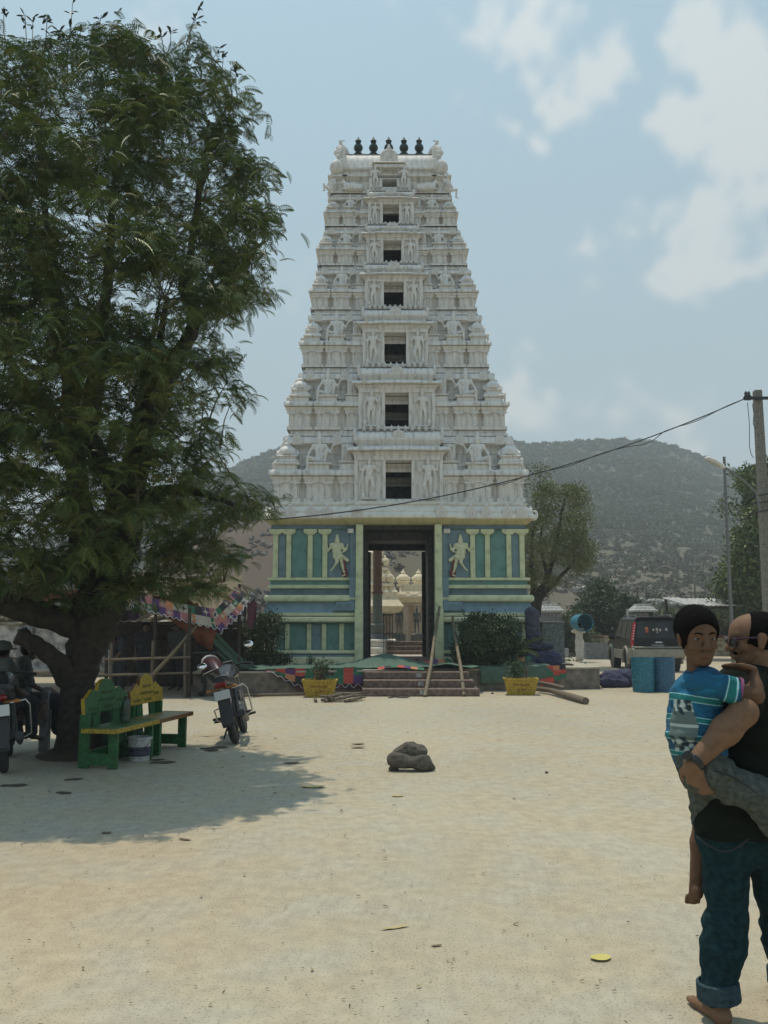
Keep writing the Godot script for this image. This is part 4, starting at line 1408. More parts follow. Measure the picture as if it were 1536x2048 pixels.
# what shows through the gateway: flag column, pavilions, small domed wall, railings
func inner_temple() -> void:
	M("sand_paint", 0.66, 0.58, 0.43, 0.8, "grime", 0.7)
	M("pink_paint", 0.52, 0.42, 0.33, 0.8, "grime", 0.7)
	M("cream_sun", 0.74, 0.63, 0.43, 0.8, "grime", 0.7)
	M("brass", 0.16, 0.075, 0.05, 0.5, "soot", 3.0, "", 0.0, 0.35)
	M("column_grey", 0.13, 0.14, 0.12, 0.6, "soot", 2.0)
	var court := G.new()
	court.box(Vector3(0.2, 0.24, -42), Vector3(10, 0.48, 20))
	ground_piece("inner_court", court, mat.plinth_top)
	# flag column on its stepped base
	var t := thing("flag_column", "dark copper-clad flag column standing behind the gateway", "column", V(-0.25, 0.48, 34))
	var g := G.new()
	g.box(Vector3(0.05, 0.14, 0), Vector3(1.5, 0.28, 1.5), Basis.IDENTITY, 0.03)
	g.box(Vector3(0.05, 0.38, 0), Vector3(1.15, 0.20, 1.15), Basis.IDENTITY, 0.03)
	g.box(Vector3(0.05, 0.52, 0), Vector3(1.3, 0.10, 1.3), Basis.IDENTITY, 0.03)
	part(t, "stepped_base", g, mat.white_bright)
	g = G.new()
	g.lathe([[0.40, 0.57], [0.36, 0.72], [0.26, 0.80], [0.30, 0.95], [0.30, 1.10], [0.21, 1.18], [0.22, 1.24], [0.19, 1.28], [0.18, 2.15], [0.185, 2.30]], 16)
	part(t, "stone_foot", g, mat.column_grey, Transform3D.IDENTITY, 40.0)
	g = G.new()
	var pr := [[0.19, 2.28], [0.22, 2.30], [0.22, 2.36], [0.165, 2.38]]
	for i in 22:
		pr.append([0.165, 2.42 + i * 0.22]); pr.append([0.17, 2.56 + i * 0.22]); pr.append([0.177, 2.60 + i * 0.22])
	pr.append([0.0, 7.3])
	g.lathe(pr, 16)
	part(t, "copper_sleeve", g, mat.brass)
	# pavilions
	var spec := [[-1.6, 0.78, 36.0, 2.40, "low cream pavilion with a flat eave left of the flag column", 0.95], [0.55, 3.2, 42.0, 2.95, "taller cream pavilion with a scalloped eave right behind the gateway", 1.2]]
	for i in 2:
		var sp: Array = spec[i]
		var pv := thing("pavilion", sp[4], "pavilion", V((sp[0] + sp[1]) * 0.5, 0.48, sp[2]))
		var w: float = (sp[1] - sp[0])
		var h: float = sp[3] - 0.48
		g = G.new()
		g.loft(outline_rect(w * 0.5 - 0.25, 0, -4), [[0.0, h - 0.35], [0.1, h - 0.30], [0.25, h - 0.10], [0.27, h - 0.06], [0.2, h + 0.02], [0.05, h + 0.22], [0.0, h + 0.24], [0.0, h + 0.5]], true, true)
		part(pv, "eave", g, mat.cream_sun)
		for q in 4:
			g = G.new()
			var x: float = -w * 0.5 + 0.45 + q * (w - 0.9) / 3.0
			g.box(Vector3(x, 0.10, -0.2), Vector3(0.40, 0.2, 0.4), Basis.IDENTITY, 0.02)
			g.box(Vector3(x, (h - 0.3) * 0.5, -0.2), Vector3(0.27, h - 0.3, 0.27), Basis.IDENTITY, 0.03)
			g.box(Vector3(x, h - 0.42, -0.2), Vector3(0.5, 0.14, 0.42), Basis.IDENTITY, 0.04)
			part(pv, "pillar", g, mat.pink_paint)
		g = G.new()
		g.box(Vector3(0, h * 0.5, -3.6), Vector3(w, h, 0.2))
		part(pv, "rear_wall", g, mat.pink_paint)
		if i == 1:
			for q in 5:
				g = G.new()
				var sc := []
				for k in 9:
					var a := PI * k / 8.0
					sc.append(Vector3(-w * 0.5 + 0.3 + 0.56 * q - cos(a) * 0.26, h + 0.16 - sin(a) * 0.13, 0.22))
				g.tube(sc, [0.02], 5)
				part(pv, "scallop", g, mat.pink_paint)
	# parapet with little domes and statuary
	var wl := thing("shrine_wall", "cream shrine wall topped by a row of small domes", "shrine", V(1.2, 0.48, 46))
	g = G.new()
	g.box(Vector3(0, 1.35, -0.6), Vector3(7.0, 2.7, 0.8))
	g.box(Vector3(0, 2.62, -0.5), Vector3(7.2, 0.14, 1.0), Basis.IDENTITY, 0.03)
	g.box(Vector3(0, 2.30, -0.5), Vector3(7.1, 0.12, 0.95), Basis.IDENTITY, 0.03)
	part(wl, "wall", g, mat.sand_paint)
	var dome := dome_shape()
	for i in 7:
		g = G.new()
		g.box(Vector3(-2.6 + i * 0.8, 2.90, -0.3), Vector3(0.46, 0.42, 0.46), Basis.IDENTITY, 0.02)
		part(wl, "turret", g, mat.sand_paint)
		part(wl, "small_dome", dome, mat.cream_sun, Transform3D(Basis.from_scale(Vector3(0.72, 0.84, 0.72)), Vector3(-2.6 + i * 0.8, 3.08, -0.3)))
	var tw := thing("shrine_tower", "cream carved shrine tower half hidden by the flag column", "shrine", V(-0.75, 0.48, 41.0))
	g = G.new()
	for k in 4:
		g.loft(outline_rect(1.25 - k * 0.22, 0.3 - k * 0.2, -2.0 + k * 0.2), [[0.0, 1.6 + k * 0.75], [0.0, 2.05 + k * 0.75], [0.14, 2.12 + k * 0.75], [0.14, 2.2 + k * 0.75], [0.0, 2.28 + k * 0.75], [-0.15, 2.36 + k * 0.75]])
	g.box(Vector3(0, 0.8, -0.8), Vector3(2.5, 1.6, 2.0))
	part(tw, "tiers", g, mat.sand_paint)
	for k in 3:
		for q in [-0.8, 0.75, 1.05]:
			part(tw, "small_dome", dome, mat.cream_sun, Transform3D(Basis.from_scale(Vector3(0.4, 0.5, 0.4)), Vector3(q * (1.15 - k * 0.2), 2.32 + k * 0.75, 0.2 - k * 0.2)))
	# railings
	for i in 2:
		var rl := thing("barred_railing", ["black barred gate leaf standing open inside the gateway", "iron bar screen in front of the low pavilion"][i], "railing", [V(-0.01, 0.60, 29.0), V(-0.95, 0.48, 35.6)][i], [1.1, 0.0][i])
		var n: int = [7, 14][i]
		var h: float = [1.35, 1.55][i]
		var w: float = [0.62, 1.7][i]
		for k in n:
			g = G.new()
			g.tube([Vector3(k * w / (n - 1), 0, 0), Vector3(k * w / (n - 1), h, 0)], [0.012], 6)
			part(rl, "bar", g, mat.black)
		for y in [0.05, h * 0.5, h - 0.04]:
			g = G.new()
			g.box(Vector3(w * 0.5, y, 0), Vector3(w, 0.03, 0.02))
			part(rl, "rail", g, mat.black)
	var stj := statue_mesh(joints(), 0.03)
	for i in 2:
		var sx := thing("pedestal_statue", ["grey stone figure on a pedestal inside the gate", "second grey stone figure at the right edge of the gate opening"][i], "statue", V([0.62, 1.36][i], 0.48, [36.0, 37.0][i]))
		part(sx, "figure", stj, mat.column_grey, Transform3D(Basis.from_scale(Vector3(0.62, 0.62, 0.62)), Vector3(0, 0.75, 0)))
		g = G.new()
		g.box(Vector3(0, 0.37, 0), Vector3(0.5, 0.75, 0.5), Basis.IDENTITY, 0.04)
		part(sx, "pedestal", g, mat.column_grey)
	var ds := thing("dark_steps", "dark stone steps inside the gateway", "steps", V(1.0, 0.0, 32.0))
	for k in 3:
		g = G.new()
		g.box(Vector3(0, 0.60 + k * 0.16, -k * 0.35), Vector3(1.8, 0.16, 0.5), Basis.IDENTITY, 0.015)
		part(ds, "step", g, mat.step_stone)


func right_side() -> void:
	M("yard_wall", 0.60, 0.53, 0.33, 0.9, "stain", 0.4)
	M("wall_cap", 0.26, 0.11, 0.06, 0.9, "stain", 1.0)
	M("pillar_grey", 0.27, 0.265, 0.27, 0.85, "stain", 0.8)
	M("pillar_cap", 0.55, 0.55, 0.52, 0.8, "stain", 0.8)
	M("tin", 0.52, 0.50, 0.46, 0.5, "soot", 0.6, "", 0.0, 0.15)
	# boundary wall
	var t := thing("boundary_wall", "low cream boundary wall with a rusty red coping", "wall", V(17, 0, 46))
	var g := G.new()
	g.box(Vector3(0, 0.45, 0), Vector3(26, 0.90, 0.25))
	part(t, "wall_face", g, mat.yard_wall)
	for k in 3:
		g = G.new()
		g.box(Vector3(0, 0.24 + k * 0.26, 0.13), Vector3(26, 0.03, 0.03))
		part(t, "course_line", g, mat.plinth)
	g = G.new()
	g.box(Vector3(0, 0.97, 0), Vector3(26, 0.14, 0.34), Basis.IDENTITY, 0.02)
	part(t, "coping", g, mat.wall_cap)
	for k in 9:
		g = G.new()
		g.box(Vector3(-11 + k * 2.7, 0.5, 0.08), Vector3(0.3, 1.0, 0.3), Basis.IDENTITY, 0.01)
		part(t, "pier", g, mat.yard_wall)
	# gate pillars
	for i in 2:
		var p := thing("gate_pillar", ["grey gate pillar with pale pyramid cap beside the tower", "grey gate pillar with pale pyramid cap behind the dark car"][i], "pillar", V([8.37, 13.02][i], 0, 45.0), 0.0, "grey gate pillars")
		g = G.new()
		g.box(Vector3(0, 1.10, 0), Vector3(0.98, 2.20, 0.98), Basis.IDENTITY, 0.02)
		g.box(Vector3(0, 0.12, 0), Vector3(1.12, 0.24, 1.12), Basis.IDENTITY, 0.02)
		part(p, "shaft", g, mat.pillar_grey)
		g = G.new()
		g.loft(outline_rect(0.50, 0.50, -0.50), [[0.0, 2.18], [0.14, 2.22], [0.14, 2.30], [0.05, 2.34], [-0.05, 2.46], [-0.14, 2.54], [-0.14, 2.60], [-0.2, 2.62]])
		part(p, "cap", g, mat.pillar_cap)
	# grey box at the platform's corner
	t = thing("meter_box", "plain grey-green rendered box standing behind the navy bundles", "box", V(4.72, 0.55, 25.2))
	g = G.new()
	g.box(Vector3(0, 0.55, 0), Vector3(0.62, 1.10, 0.5), Basis.IDENTITY, 0.012)
	part(t, "body", g, M("box_paint", 0.17, 0.20, 0.20, 0.8, "stain", 1.0))
	g = G.new()
	g.box(Vector3(0, 1.12, 0), Vector3(0.66, 0.04, 0.54), Basis.IDENTITY, 0.01)
	part(t, "slab", g, mat.pillar_grey)
	# utility pole
	t = thing("utility_pole", "square concrete utility pole carrying wires at the right edge", "utility pole", V(10.36, 0, 24.0))
	g = G.new()
	var pr := [[0.19, 0.0], [0.19, 0.1], [0.135, 8.0], [0.125, 8.05], [0.0, 8.06]]
	g.lathe(pr, 4, Vector3.ZERO, Basis(Vector3.UP, PI * 0.25))
	part(t, "shaft", g, mat.concrete)
	g = G.new()
	g.box(Vector3(0.05, 7.80, 0.14), Vector3(1.0, 0.08, 0.08), Basis.IDENTITY, 0.01)
	part(t, "cross_arm", g, mat.black)
	for q in [-0.38, -0.30, 0.42]:
		g = G.new()
		g.lathe([[0.04, 0.0], [0.05, 0.06], [0.03, 0.08], [0.05, 0.12], [0.02, 0.17], [0.0, 0.18]], 8, Vector3(q, 7.82, 0.14))
		g.box(Vector3(q, 7.80, 0.16), Vector3(0.09, 0.12, 0.10))
		part(t, "insulator", g, mat.black)
	for y in [5.10, 4.90, 4.66]:
		g = G.new()
		g.tube([Vector3(-0.40, y - 0.06, 0.15), Vector3(-0.1, y, 0.2), Vector3(0.6, y + 0.10, 0.15)], [0.022], 6)
		part(t, "clamp_bar", g, mat.black)
	# street lamp on its arm
	t = thing("street_lamp", "white street lamp head on a thin arm from the utility pole", "street lamp", V(10.30, 4.6, 23.82))
	g = G.new()
	g.tube([Vector3(-0.14, 0.1, 0), Vector3(-0.20, 0.55, 0), Vector3(-0.50, 0.90, -0.05), Vector3(-1.02, 1.30, -0.1)], [0.03], 8)
	part(t, "arm", g, mat.steel)
	g = G.new()
	g.tube([Vector3(-0.98, 1.26, -0.1), Vector3(-1.06, 1.33, -0.1), Vector3(-1.28, 1.46, -0.1), Vector3(-1.44, 1.53, -0.1), Vector3(-1.52, 1.53, -0.1)], [0.06, 0.10, 0.13, 0.10, 0.02], 12, 0.6)
	part(t, "lamp_housing", g, M("lamp_white", 0.72, 0.72, 0.70, 0.35), Transform3D.IDENTITY, 50.0)
	g = G.new()
	g.tube([Vector3(-1.12, 1.28, -0.1), Vector3(-1.28, 1.39, -0.1), Vector3(-1.44, 1.46, -0.1)], [0.06, 0.085, 0.05], 10, 0.5)
	part(t, "lamp_cover", g, M("lamp_glass", 0.45, 0.45, 0.42, 0.25), Transform3D.IDENTITY, 50.0)
	# thin steel post
	t = thing("steel_post", "thin bare steel post in front of the tin roof shelter", "post", V(10.50, 0, 27.0))
	g = G.new()
	g.tube([Vector3(0, 0, 0), Vector3(0.0, 3.4, 0), Vector3(0.02, 6.75, 0)], [0.065, 0.055, 0.045], 8)
	part(t, "tube", g, mat.steel, Transform3D.IDENTITY, 50.0)
	# wires
	var a := at(1490, 797, 23.9)
	var b := at(527, 1040, 23.4)
	for i in 2:
		t = thing("overhead_wire", ["overhead wire sagging from pole to the tower's cornice", "thinner second wire twisted loosely round the long overhead wire"][i], "wire", a)
		var pts := []
		for k in 41:
			var u := k / 40.0
			var p := a.lerp(b, u) - Vector3(0, 1.0, 0) * 4.0 * u * (1.0 - u) * 0.62
			if i:
				p += Vector3(0, sin(u * 46.0) * 0.035 - 0.02 - 0.17 * exp(-pow((u - 0.21) / 0.018, 2.0)), 0.03)
			if i == 0 or u < 0.55:
				pts.append(p - a)
		g = G.new()
		g.tube(pts, [0.017 if i == 0 else 0.011], 5)
		part(t, "cable", g, mat.black)
	for i in 2:
		t = thing("hanging_wire", ["loose wire end hanging furthest from the utility pole", "short loose wire hanging just beside the utility pole"][i], "wire", at([1495, 1505][i], [805, 808][i], 23.9))
		g = G.new()
		var L: float = [1.55, 0.7][i]
		g.tube([Vector3.ZERO, Vector3(0.02, -L * 0.4, 0), Vector3(-0.01, -L * 0.8, 0), Vector3(0.03, -L * 0.95, 0), Vector3(0.09, -L, 0)], [0.010], 5)
		part(t, "cable", g, mat.black)
	# tin-roofed shelter
	t = thing("tin_roof_shelter", "open shelter with dusty tin roof behind the man", "shelter", V(16.6, 0, 40.0))
	for k in 9:
		g = G.new()
		var x := -3.2 + k * 0.82
		var pg := PackedVector2Array()
		for q in 9:
			pg.append(Vector2(x + q * 0.105, 2.46 + (0.03 if q % 2 else 0.0)))
		for q in 9:
			pg.append(Vector2(x + 0.84 - q * 0.105, 2.43 + (0.03 if q % 2 else 0.0)))
		var tilt := Transform3D(Basis(Vector3.RIGHT, 0.12) * Basis(Vector3.BACK, rng.randf_range(-0.012, 0.012)), Vector3(0, rng.randf_range(-0.01, 0.01) - k * 0.003, 0.1))
		g.prism(pg, 0.0, -3.4, tilt)
		part(t, "tin_sheet", g, mat.tin)
	for x in [-3.0, -0.9, 1.2, 3.4]:
		for z in [-0.1, -3.0]:
			g = G.new()
			g.tube([Vector3(x, 0, z), Vector3(x, 2.44 - z * 0.12, z)], [0.07], 6)
			part(t, "post", g, mat.dark_wood)
	g = G.new()
	g.box(Vector3(0.2, 2.36, 0.02), Vector3(7.2, 0.12, 0.10))
	part(t, "front_beam", g, mat.dark_wood)
	for q in [[-1.3, 0.9, 0.25], [-0.2, 0.5, -0.3]]:
		g = G.new()
		g.tube([Vector3(q[0], 2.52, -0.2), Vector3(q[0] + q[1], 2.62, -0.5 + q[2])], [0.035], 6)
		part(t, "loose_stick", g, mat.dark_wood)
	# trough with a plant, little things along the wall
	t = thing("stone_trough", "grey stone trough by the boundary wall left of the car", "trough", V(10.25, 0, 42.0))
	g = G.new()
	g.loft(outline_rect(0.9, 0.45, -0.45), [[0.0, 0.0], [0.0, 0.75], [-0.12, 0.75], [-0.12, 0.5]])
	part(t, "basin", g, mat.pillar_grey)
	for i in 3:
		t = thing("marker_stone", ["white marker stone nearest the person carrying the drum", "white marker stone in the middle of the row of three", "white marker stone farthest left in the row of three"][i], "stone", V(8.95 - i * 0.42 - (1.0 if i else 0.0), 0, 44.0), 0.0, "white marker stones by the wall")
		g = G.new()
		g.box(Vector3(0, 0.22, 0), Vector3(0.22, 0.44, 0.2), Basis.IDENTITY, 0.04)
		part(t, "block", g, mat.pillar_cap)
	for i in 2:
		t = thing("leaning_post", ["pale post leaning beside the gate pillar behind the car", "slim distant pole beyond the boundary wall"][i], "post", [V(12.1, 0, 43.5), V(16.6, 0, 47.5)][i])
		g = G.new()
		if i == 0:
			g.tube([Vector3(0, 0, 0), Vector3(-0.25, 2.35, 0)], [0.09, 0.07], 6)
			g.tube([Vector3(0.14, 0, 0), Vector3(-0.08, 1.9, 0)], [0.05, 0.05], 6)
		else:
			g.tube([Vector3(0, 0, 0), Vector3(0, 3.8, 0)], [0.05, 0.04], 6)
		part(t, "pole", g, mat.pillar_cap if i == 0 else mat.concrete)
	# distant pale rubble wall at the foot of the hill
	t = thing("field_wall", "pale rubble field wall far off below the hillside", "wall", V(26, 0, 84))
	var far := rock_mesh(8, 0.3, 8)
	var w := []
	for k in 220:
		var x := -8.0 + k * 0.12
		var p := Vector3(x, hill_height(26 + x, 84.0 + sin(x) * 0.4) + 0.25 + rng.randf() * 0.35, sin(x) * 0.4)
		w.append(Transform3D(Basis.from_euler(Vector3(rng.randf() * 6.0, rng.randf() * 6.0, 0)).scaled(Vector3.ONE * rng.randf_range(0.16, 0.34)), p))
	var rm: StandardMaterial3D = mat.boulder
	crowd(t, "rubble", far, rm, w, [Color(0.55, 0.52, 0.47), Color(0.42, 0.40, 0.37), Color(0.6, 0.57, 0.52)])


# ---------------------------------------------------------------- platform, steps, cloths and what lies on them
func edge_d(x: float) -> float:
	return 20.3 + (x + 4.3) * 0.2436


func forecourt() -> void:
	var t := thing("temple_platform", "low stained concrete platform that the temple tower stands on", "platform", Vector3.ZERO)
	var g := G.new()
	var o := PackedVector2Array([Vector2(5.43, -22.67), Vector2(-4.3, -20.3), Vector2(-5.2, -32.0), Vector2(5.6, -32.0)])
	g.loft(o, [[0.0, -0.1], [0.0, 0.50]], false)
	part(t, "side_wall", g, mat.plinth)
	g = G.new()
	g.loft(o, [[0.012, 0.50], [0.018, 0.51], [0.018, 0.54], [0.0, 0.552]])
	part(t, "paving", g, mat.plinth_top)
	t = thing("stone_steps", "three worn brown stone steps leading up to the gateway", "steps", V(0.83, 0, 20.34))
	var run := [1.6, 1.2, 0.8]
	for k in 3:
		g = G.new()
		g.box(Vector3(-0.03 * k, 0.085 + k * 0.17, -0.36 * k - run[k] * 0.5), Vector3(2.66 - 0.10 * k, 0.17, run[k]), Basis.IDENTITY, 0.015)
		part(t, "step", g, mat.step_stone)
		g = G.new()
		g.box(Vector3(0.05 - 0.03 * k, 0.09 + k * 0.17, -0.36 * k + 0.003), Vector3(0.13, 0.10, 0.008))
		part(t, "paint_mark", g, mat.pillar_cap)
	cloths()
	# yellow tubs with plants
	M("tub_yellow", 0.62, 0.42, 0.045, 0.6, "stain", 1.6)
	M("tub_letter", 0.16, 0.05, 0.02, 0.7)
	M("soil", 0.06, 0.045, 0.03, 0.95)
	for i in 2:
		var p := thing("yellow_planter", ["yellow lettered planter tub left of the steps", "yellow lettered planter tub right of the steps"][i], "planter", [V(-1.44, 0, 20.25), V(3.16, 0, 20.85)][i], [0.0, -0.05][i], "yellow planter tubs")
		g = G.new()
		g.loft(outline_rect(0.30, 0.16, -0.16), [[0.0, 0.0], [0.075, 0.34], [0.095, 0.345], [0.095, 0.385], [0.055, 0.385], [0.04, 0.30]], false, true)
		part(p, "tub", g, mat.tub_yellow)
		g = G.new()
		g.loft(outline_rect(0.335, 0.195, -0.195), [[0.0, 0.28], [0.0, 0.30]])
		part(p, "soil", g, mat.soil)
		letters(p)
	# poles leaning on the gateway
	for i in 2:
		var a: Vector3 = [at(850, 1393, 20.2), at(928, 1391, 20.28)][i]
		var b: Vector3 = [at(879, 1214, 23.45), at(905, 1233, 23.55)][i]
		t = thing("bamboo_pole", ["longer bamboo pole leaning on the right door post", "bamboo pole leaning by the shrub right of the door"][i], "pole", a, 0.0, "bamboo poles leaning on the gateway")
		g = G.new()
		var d := b - a
		g.tube([Vector3.ZERO, d * 0.3 + Vector3(0.02, 0, 0), d * 0.6, d], [0.05, 0.045, 0.042, 0.035], 8)
		part(t, "stem", g, mat.bamboo, Transform3D.IDENTITY, 50.0)
		for k in 6:
			g = G.new()
			var q := d * (0.1 + k * 0.16)
			g.tube([q - d.normalized() * 0.012, q + d.normalized() * 0.012], [0.053], 8)
			part(t, "node_ring", g, mat.bamboo)
	# long pole along the foot of the platform, heap of sticks, log
	var ground_pole := [[474, 1391, 729, 1388, 0.035, "long pale pole lying along the platform foot, left of the steps"], [690, 1376, 724, 1372, 0.03, "short pole end resting on the ground beside the steps"]]
	for q in ground_pole:
		var a := at(q[0], q[1], 20.15)
		var b := at(q[2], q[3], 20.75)
		a.y = 0.04; b.y = 0.04
		t = thing("ground_pole", q[5], "pole", a)
		g = G.new()
		g.tube([Vector3.ZERO, (b - a) * 0.5 + Vector3(0, 0.005, 0.03), b - a], [q[4]], 7)
		part(t, "stem", g, mat.old_wood, Transform3D.IDENTITY, 50.0)
	var stick_no := -1
	var stick_label := ["short stick standing off the left end of the stick heap", "longest lower stick on the left side of the stick heap", "thick stick slanting across the middle of the stick heap", "front stick slanting up to the right in the heap", "topmost stick leaning over the stick heap by the planter", "flat stick at the right end of the stick heap, nearer", "stick pointing right across the heap toward the steps", "small stick poking out behind the heap toward the planter", "rearmost stick of the heap reaching toward the steps"]
	for q in [[632, 1403, 629, 1391, 0.0], [644, 1407, 678, 1391, 0.02], [650, 1408, 690, 1384, 0.0], [668, 1409, 700, 1390, 0.03], [655, 1404, 700, 1384, 0.08], [690, 1398, 722, 1406, 0.0], [680, 1392, 723, 1403, 0.05], [664, 1394, 640, 1388, 0.04], [700, 1395, 730, 1388, 0.02]]:
		stick_no += 1
		var a := at(q[0], q[1], 18.75 + q[4])
		var b := at(q[2], q[3], 19.5)
		a.y = 0.03 + q[4]; b.y = 0.03 + q[4] * 1.3
		t = thing("dry_stick", stick_label[stick_no], "stick", a, 0.0, "sticks heaped by the left planter")
		g = G.new()
		var m: Vector3 = (b - a) * 0.55 + Vector3(rng.randf_range(-0.03, 0.03), 0.015, rng.randf_range(-0.05, 0.05))
		g.tube([Vector3.ZERO, m, b - a], [0.035, 0.032, 0.022], 7)
		g.tube([m, m + Vector3(0.06, 0.04, 0.04)], [0.016, 0.008], 5)
		part(t, "wood", g, mat.old_wood, Transform3D.IDENTITY, 50.0)
	var a := V(3.95, 0.10, 21.2)
	var b := V(4.10, 0.07, 18.35)
	t = thing("tree_log", "pale log lying on the ground right of the right planter", "log", a)
	g = G.new()
	g.tube([Vector3(-0.35, 0.0, -0.25), Vector3(-0.1, 0, 0.4), (b - a) * 0.5 + Vector3(-0.06, 0.0, 0), b - a], [0.055, 0.06, 0.068, 0.072], 10)
	part(t, "wood", g, mat.old_wood, Transform3D.IDENTITY, 50.0)
	g = G.new()
	g.tube([Vector3(-0.25, 0.13, -0.5), Vector3(-0.05, 0.12, 0.4), Vector3(0.1, 0.1, 1.0)], [0.04, 0.045, 0.035], 8)
	part(t, "branch", g, mat.old_wood, Transform3D.IDENTITY, 50.0)
	# bundles of navy cloth
	M("navy", 0.050, 0.052, 0.115, 0.9, "stain", 1.2, "cloth_fold", 1.5)
	M("navy_grey", 0.085, 0.085, 0.13, 0.9, "stain", 1.2, "cloth_fold", 4.0)
	var bl := [[[Vector3(-0.32, 0.20, 0), Vector3(0.36, 0.18, 0), 0.22, 0.21, Vector3(1, 0.95, 1.1)], [Vector3(-0.2, 0.12, 0.1), Vector3(0.42, 0.10, 0.12), 0.13, 0.12]], [[Vector3(-0.30, 0.10, 0), Vector3(0.34, 0.08, 0), 0.12, 0.10, Vector3(1, 0.8, 1.5)]], [[Vector3(0, 0.05, 0), Vector3(0.0, 0.75, -0.02), 0.17, 0.17], [Vector3(0.12, 0.05, 0.03), Vector3(0.08, 0.72, 0), 0.10, 0.12]], [[Vector3(-0.25, 0.20, 0), Vector3(0.35, 0.22, -0.1), 0.22, 0.25], [Vector3(-0.42, 0.14, 0.1), Vector3(0.1, 0.12, 0.16), 0.13, 0.14]]]
	var bp := [V(4.02, 0.55, 23.15), V(3.95, 0.95, 23.2), V(3.85, 1.15, 23.30), V(6.0, 0.0, 23.3)]
	var bn := ["big navy cloth bundle on the platform's right end", "flat navy cloth bundle lying on top of the big bundle", "upright navy cloth roll standing against the tower's right corner", "navy cloth bundle on the ground beside the blue drums"]
	for i in 4:
		t = thing("cloth_bundle", bn[i], "bundle", bp[i], [0.0, 0.1, 0.0, 0.3][i], "navy cloth bundles")
		part(t, "wrapped_cloth", blob(bl[i], 0.02, 0.06, [Plane(Vector3.DOWN, -0.01)], 0.03, 5.0), mat.navy if i != 2 else mat.navy_grey)
		g = G.new()
		for k in 2:
			var rr := []
			var c: Vector3 = bl[i][0][0].lerp(bl[i][0][1], 0.25 + 0.5 * k)
			var r: float = bl[i][0][2] * 1.02
			var vert := i == 2
			for q in 13:
				var an := TAU * q / 12.0
				rr.append(c + (Vector3(cos(an), 0, sin(an)) * r if vert else Vector3(0, cos(an), sin(an)) * r * (Vector3(1, 0.8, 1.4) if i == 1 else Vector3.ONE)))
			g.tube(rr, [0.009], 5)
		part(t, "cord", g, mat.navy_grey)
	# blue drums
	M("drum_blue", 0.025, 0.24, 0.34, 0.5, "stain", 1.5)
	M("drum_blue_dark", 0.035, 0.16, 0.29, 0.5, "stain", 1.5)
	for i in 2:
		t = thing("blue_drum", ["turquoise blue open plastic drum, left of the two behind the boy", "darker blue plastic drum, right of the two behind the boy"][i], "drum", V([6.26, 6.77][i], 0, 21.75 + i * 0.05), 0.0, "blue plastic drums")
		drum(t, mat.drum_blue if i == 0 else mat.drum_blue_dark)
	# coil of rope on the platform
	t = thing("rope_coil", "small coil of rope lying on the bare platform corner", "rope", V(4.65, 0.565, 21.0 + 2.2))
	g = G.new()
	for k in 2:
		var rr := []
		for q in 17:
			var an := TAU * q / 16.0
			rr.append(Vector3(cos(an) * (0.24 - k * 0.03), 0.012 + 0.015 * k, sin(an) * (0.20 - 0.02 * k)))
		g.tube(rr, [0.012], 5)
	g.tube([Vector3(-0.22, 0.01, 0.05), Vector3(-0.4, 0.01, 0.1), Vector3(-0.7, 0.01, 0.02)], [0.012], 5)
	part(t, "cord", g, mat.dark_wood)


func drum(t: Node3D, m: Material) -> void:
	var g := G.new()
	g.lathe([[0.0, 0.0], [0.245, 0.0], [0.255, 0.02], [0.262, 0.25], [0.272, 0.255], [0.272, 0.285], [0.265, 0.29], [0.268, 0.52], [0.278, 0.525], [0.278, 0.555], [0.270, 0.56], [0.275, 0.78], [0.285, 0.785], [0.285, 0.82], [0.262, 0.82], [0.258, 0.10], [0.0, 0.10]], 28)
	part(t, "shell", g, m, Transform3D.IDENTITY, 35.0)


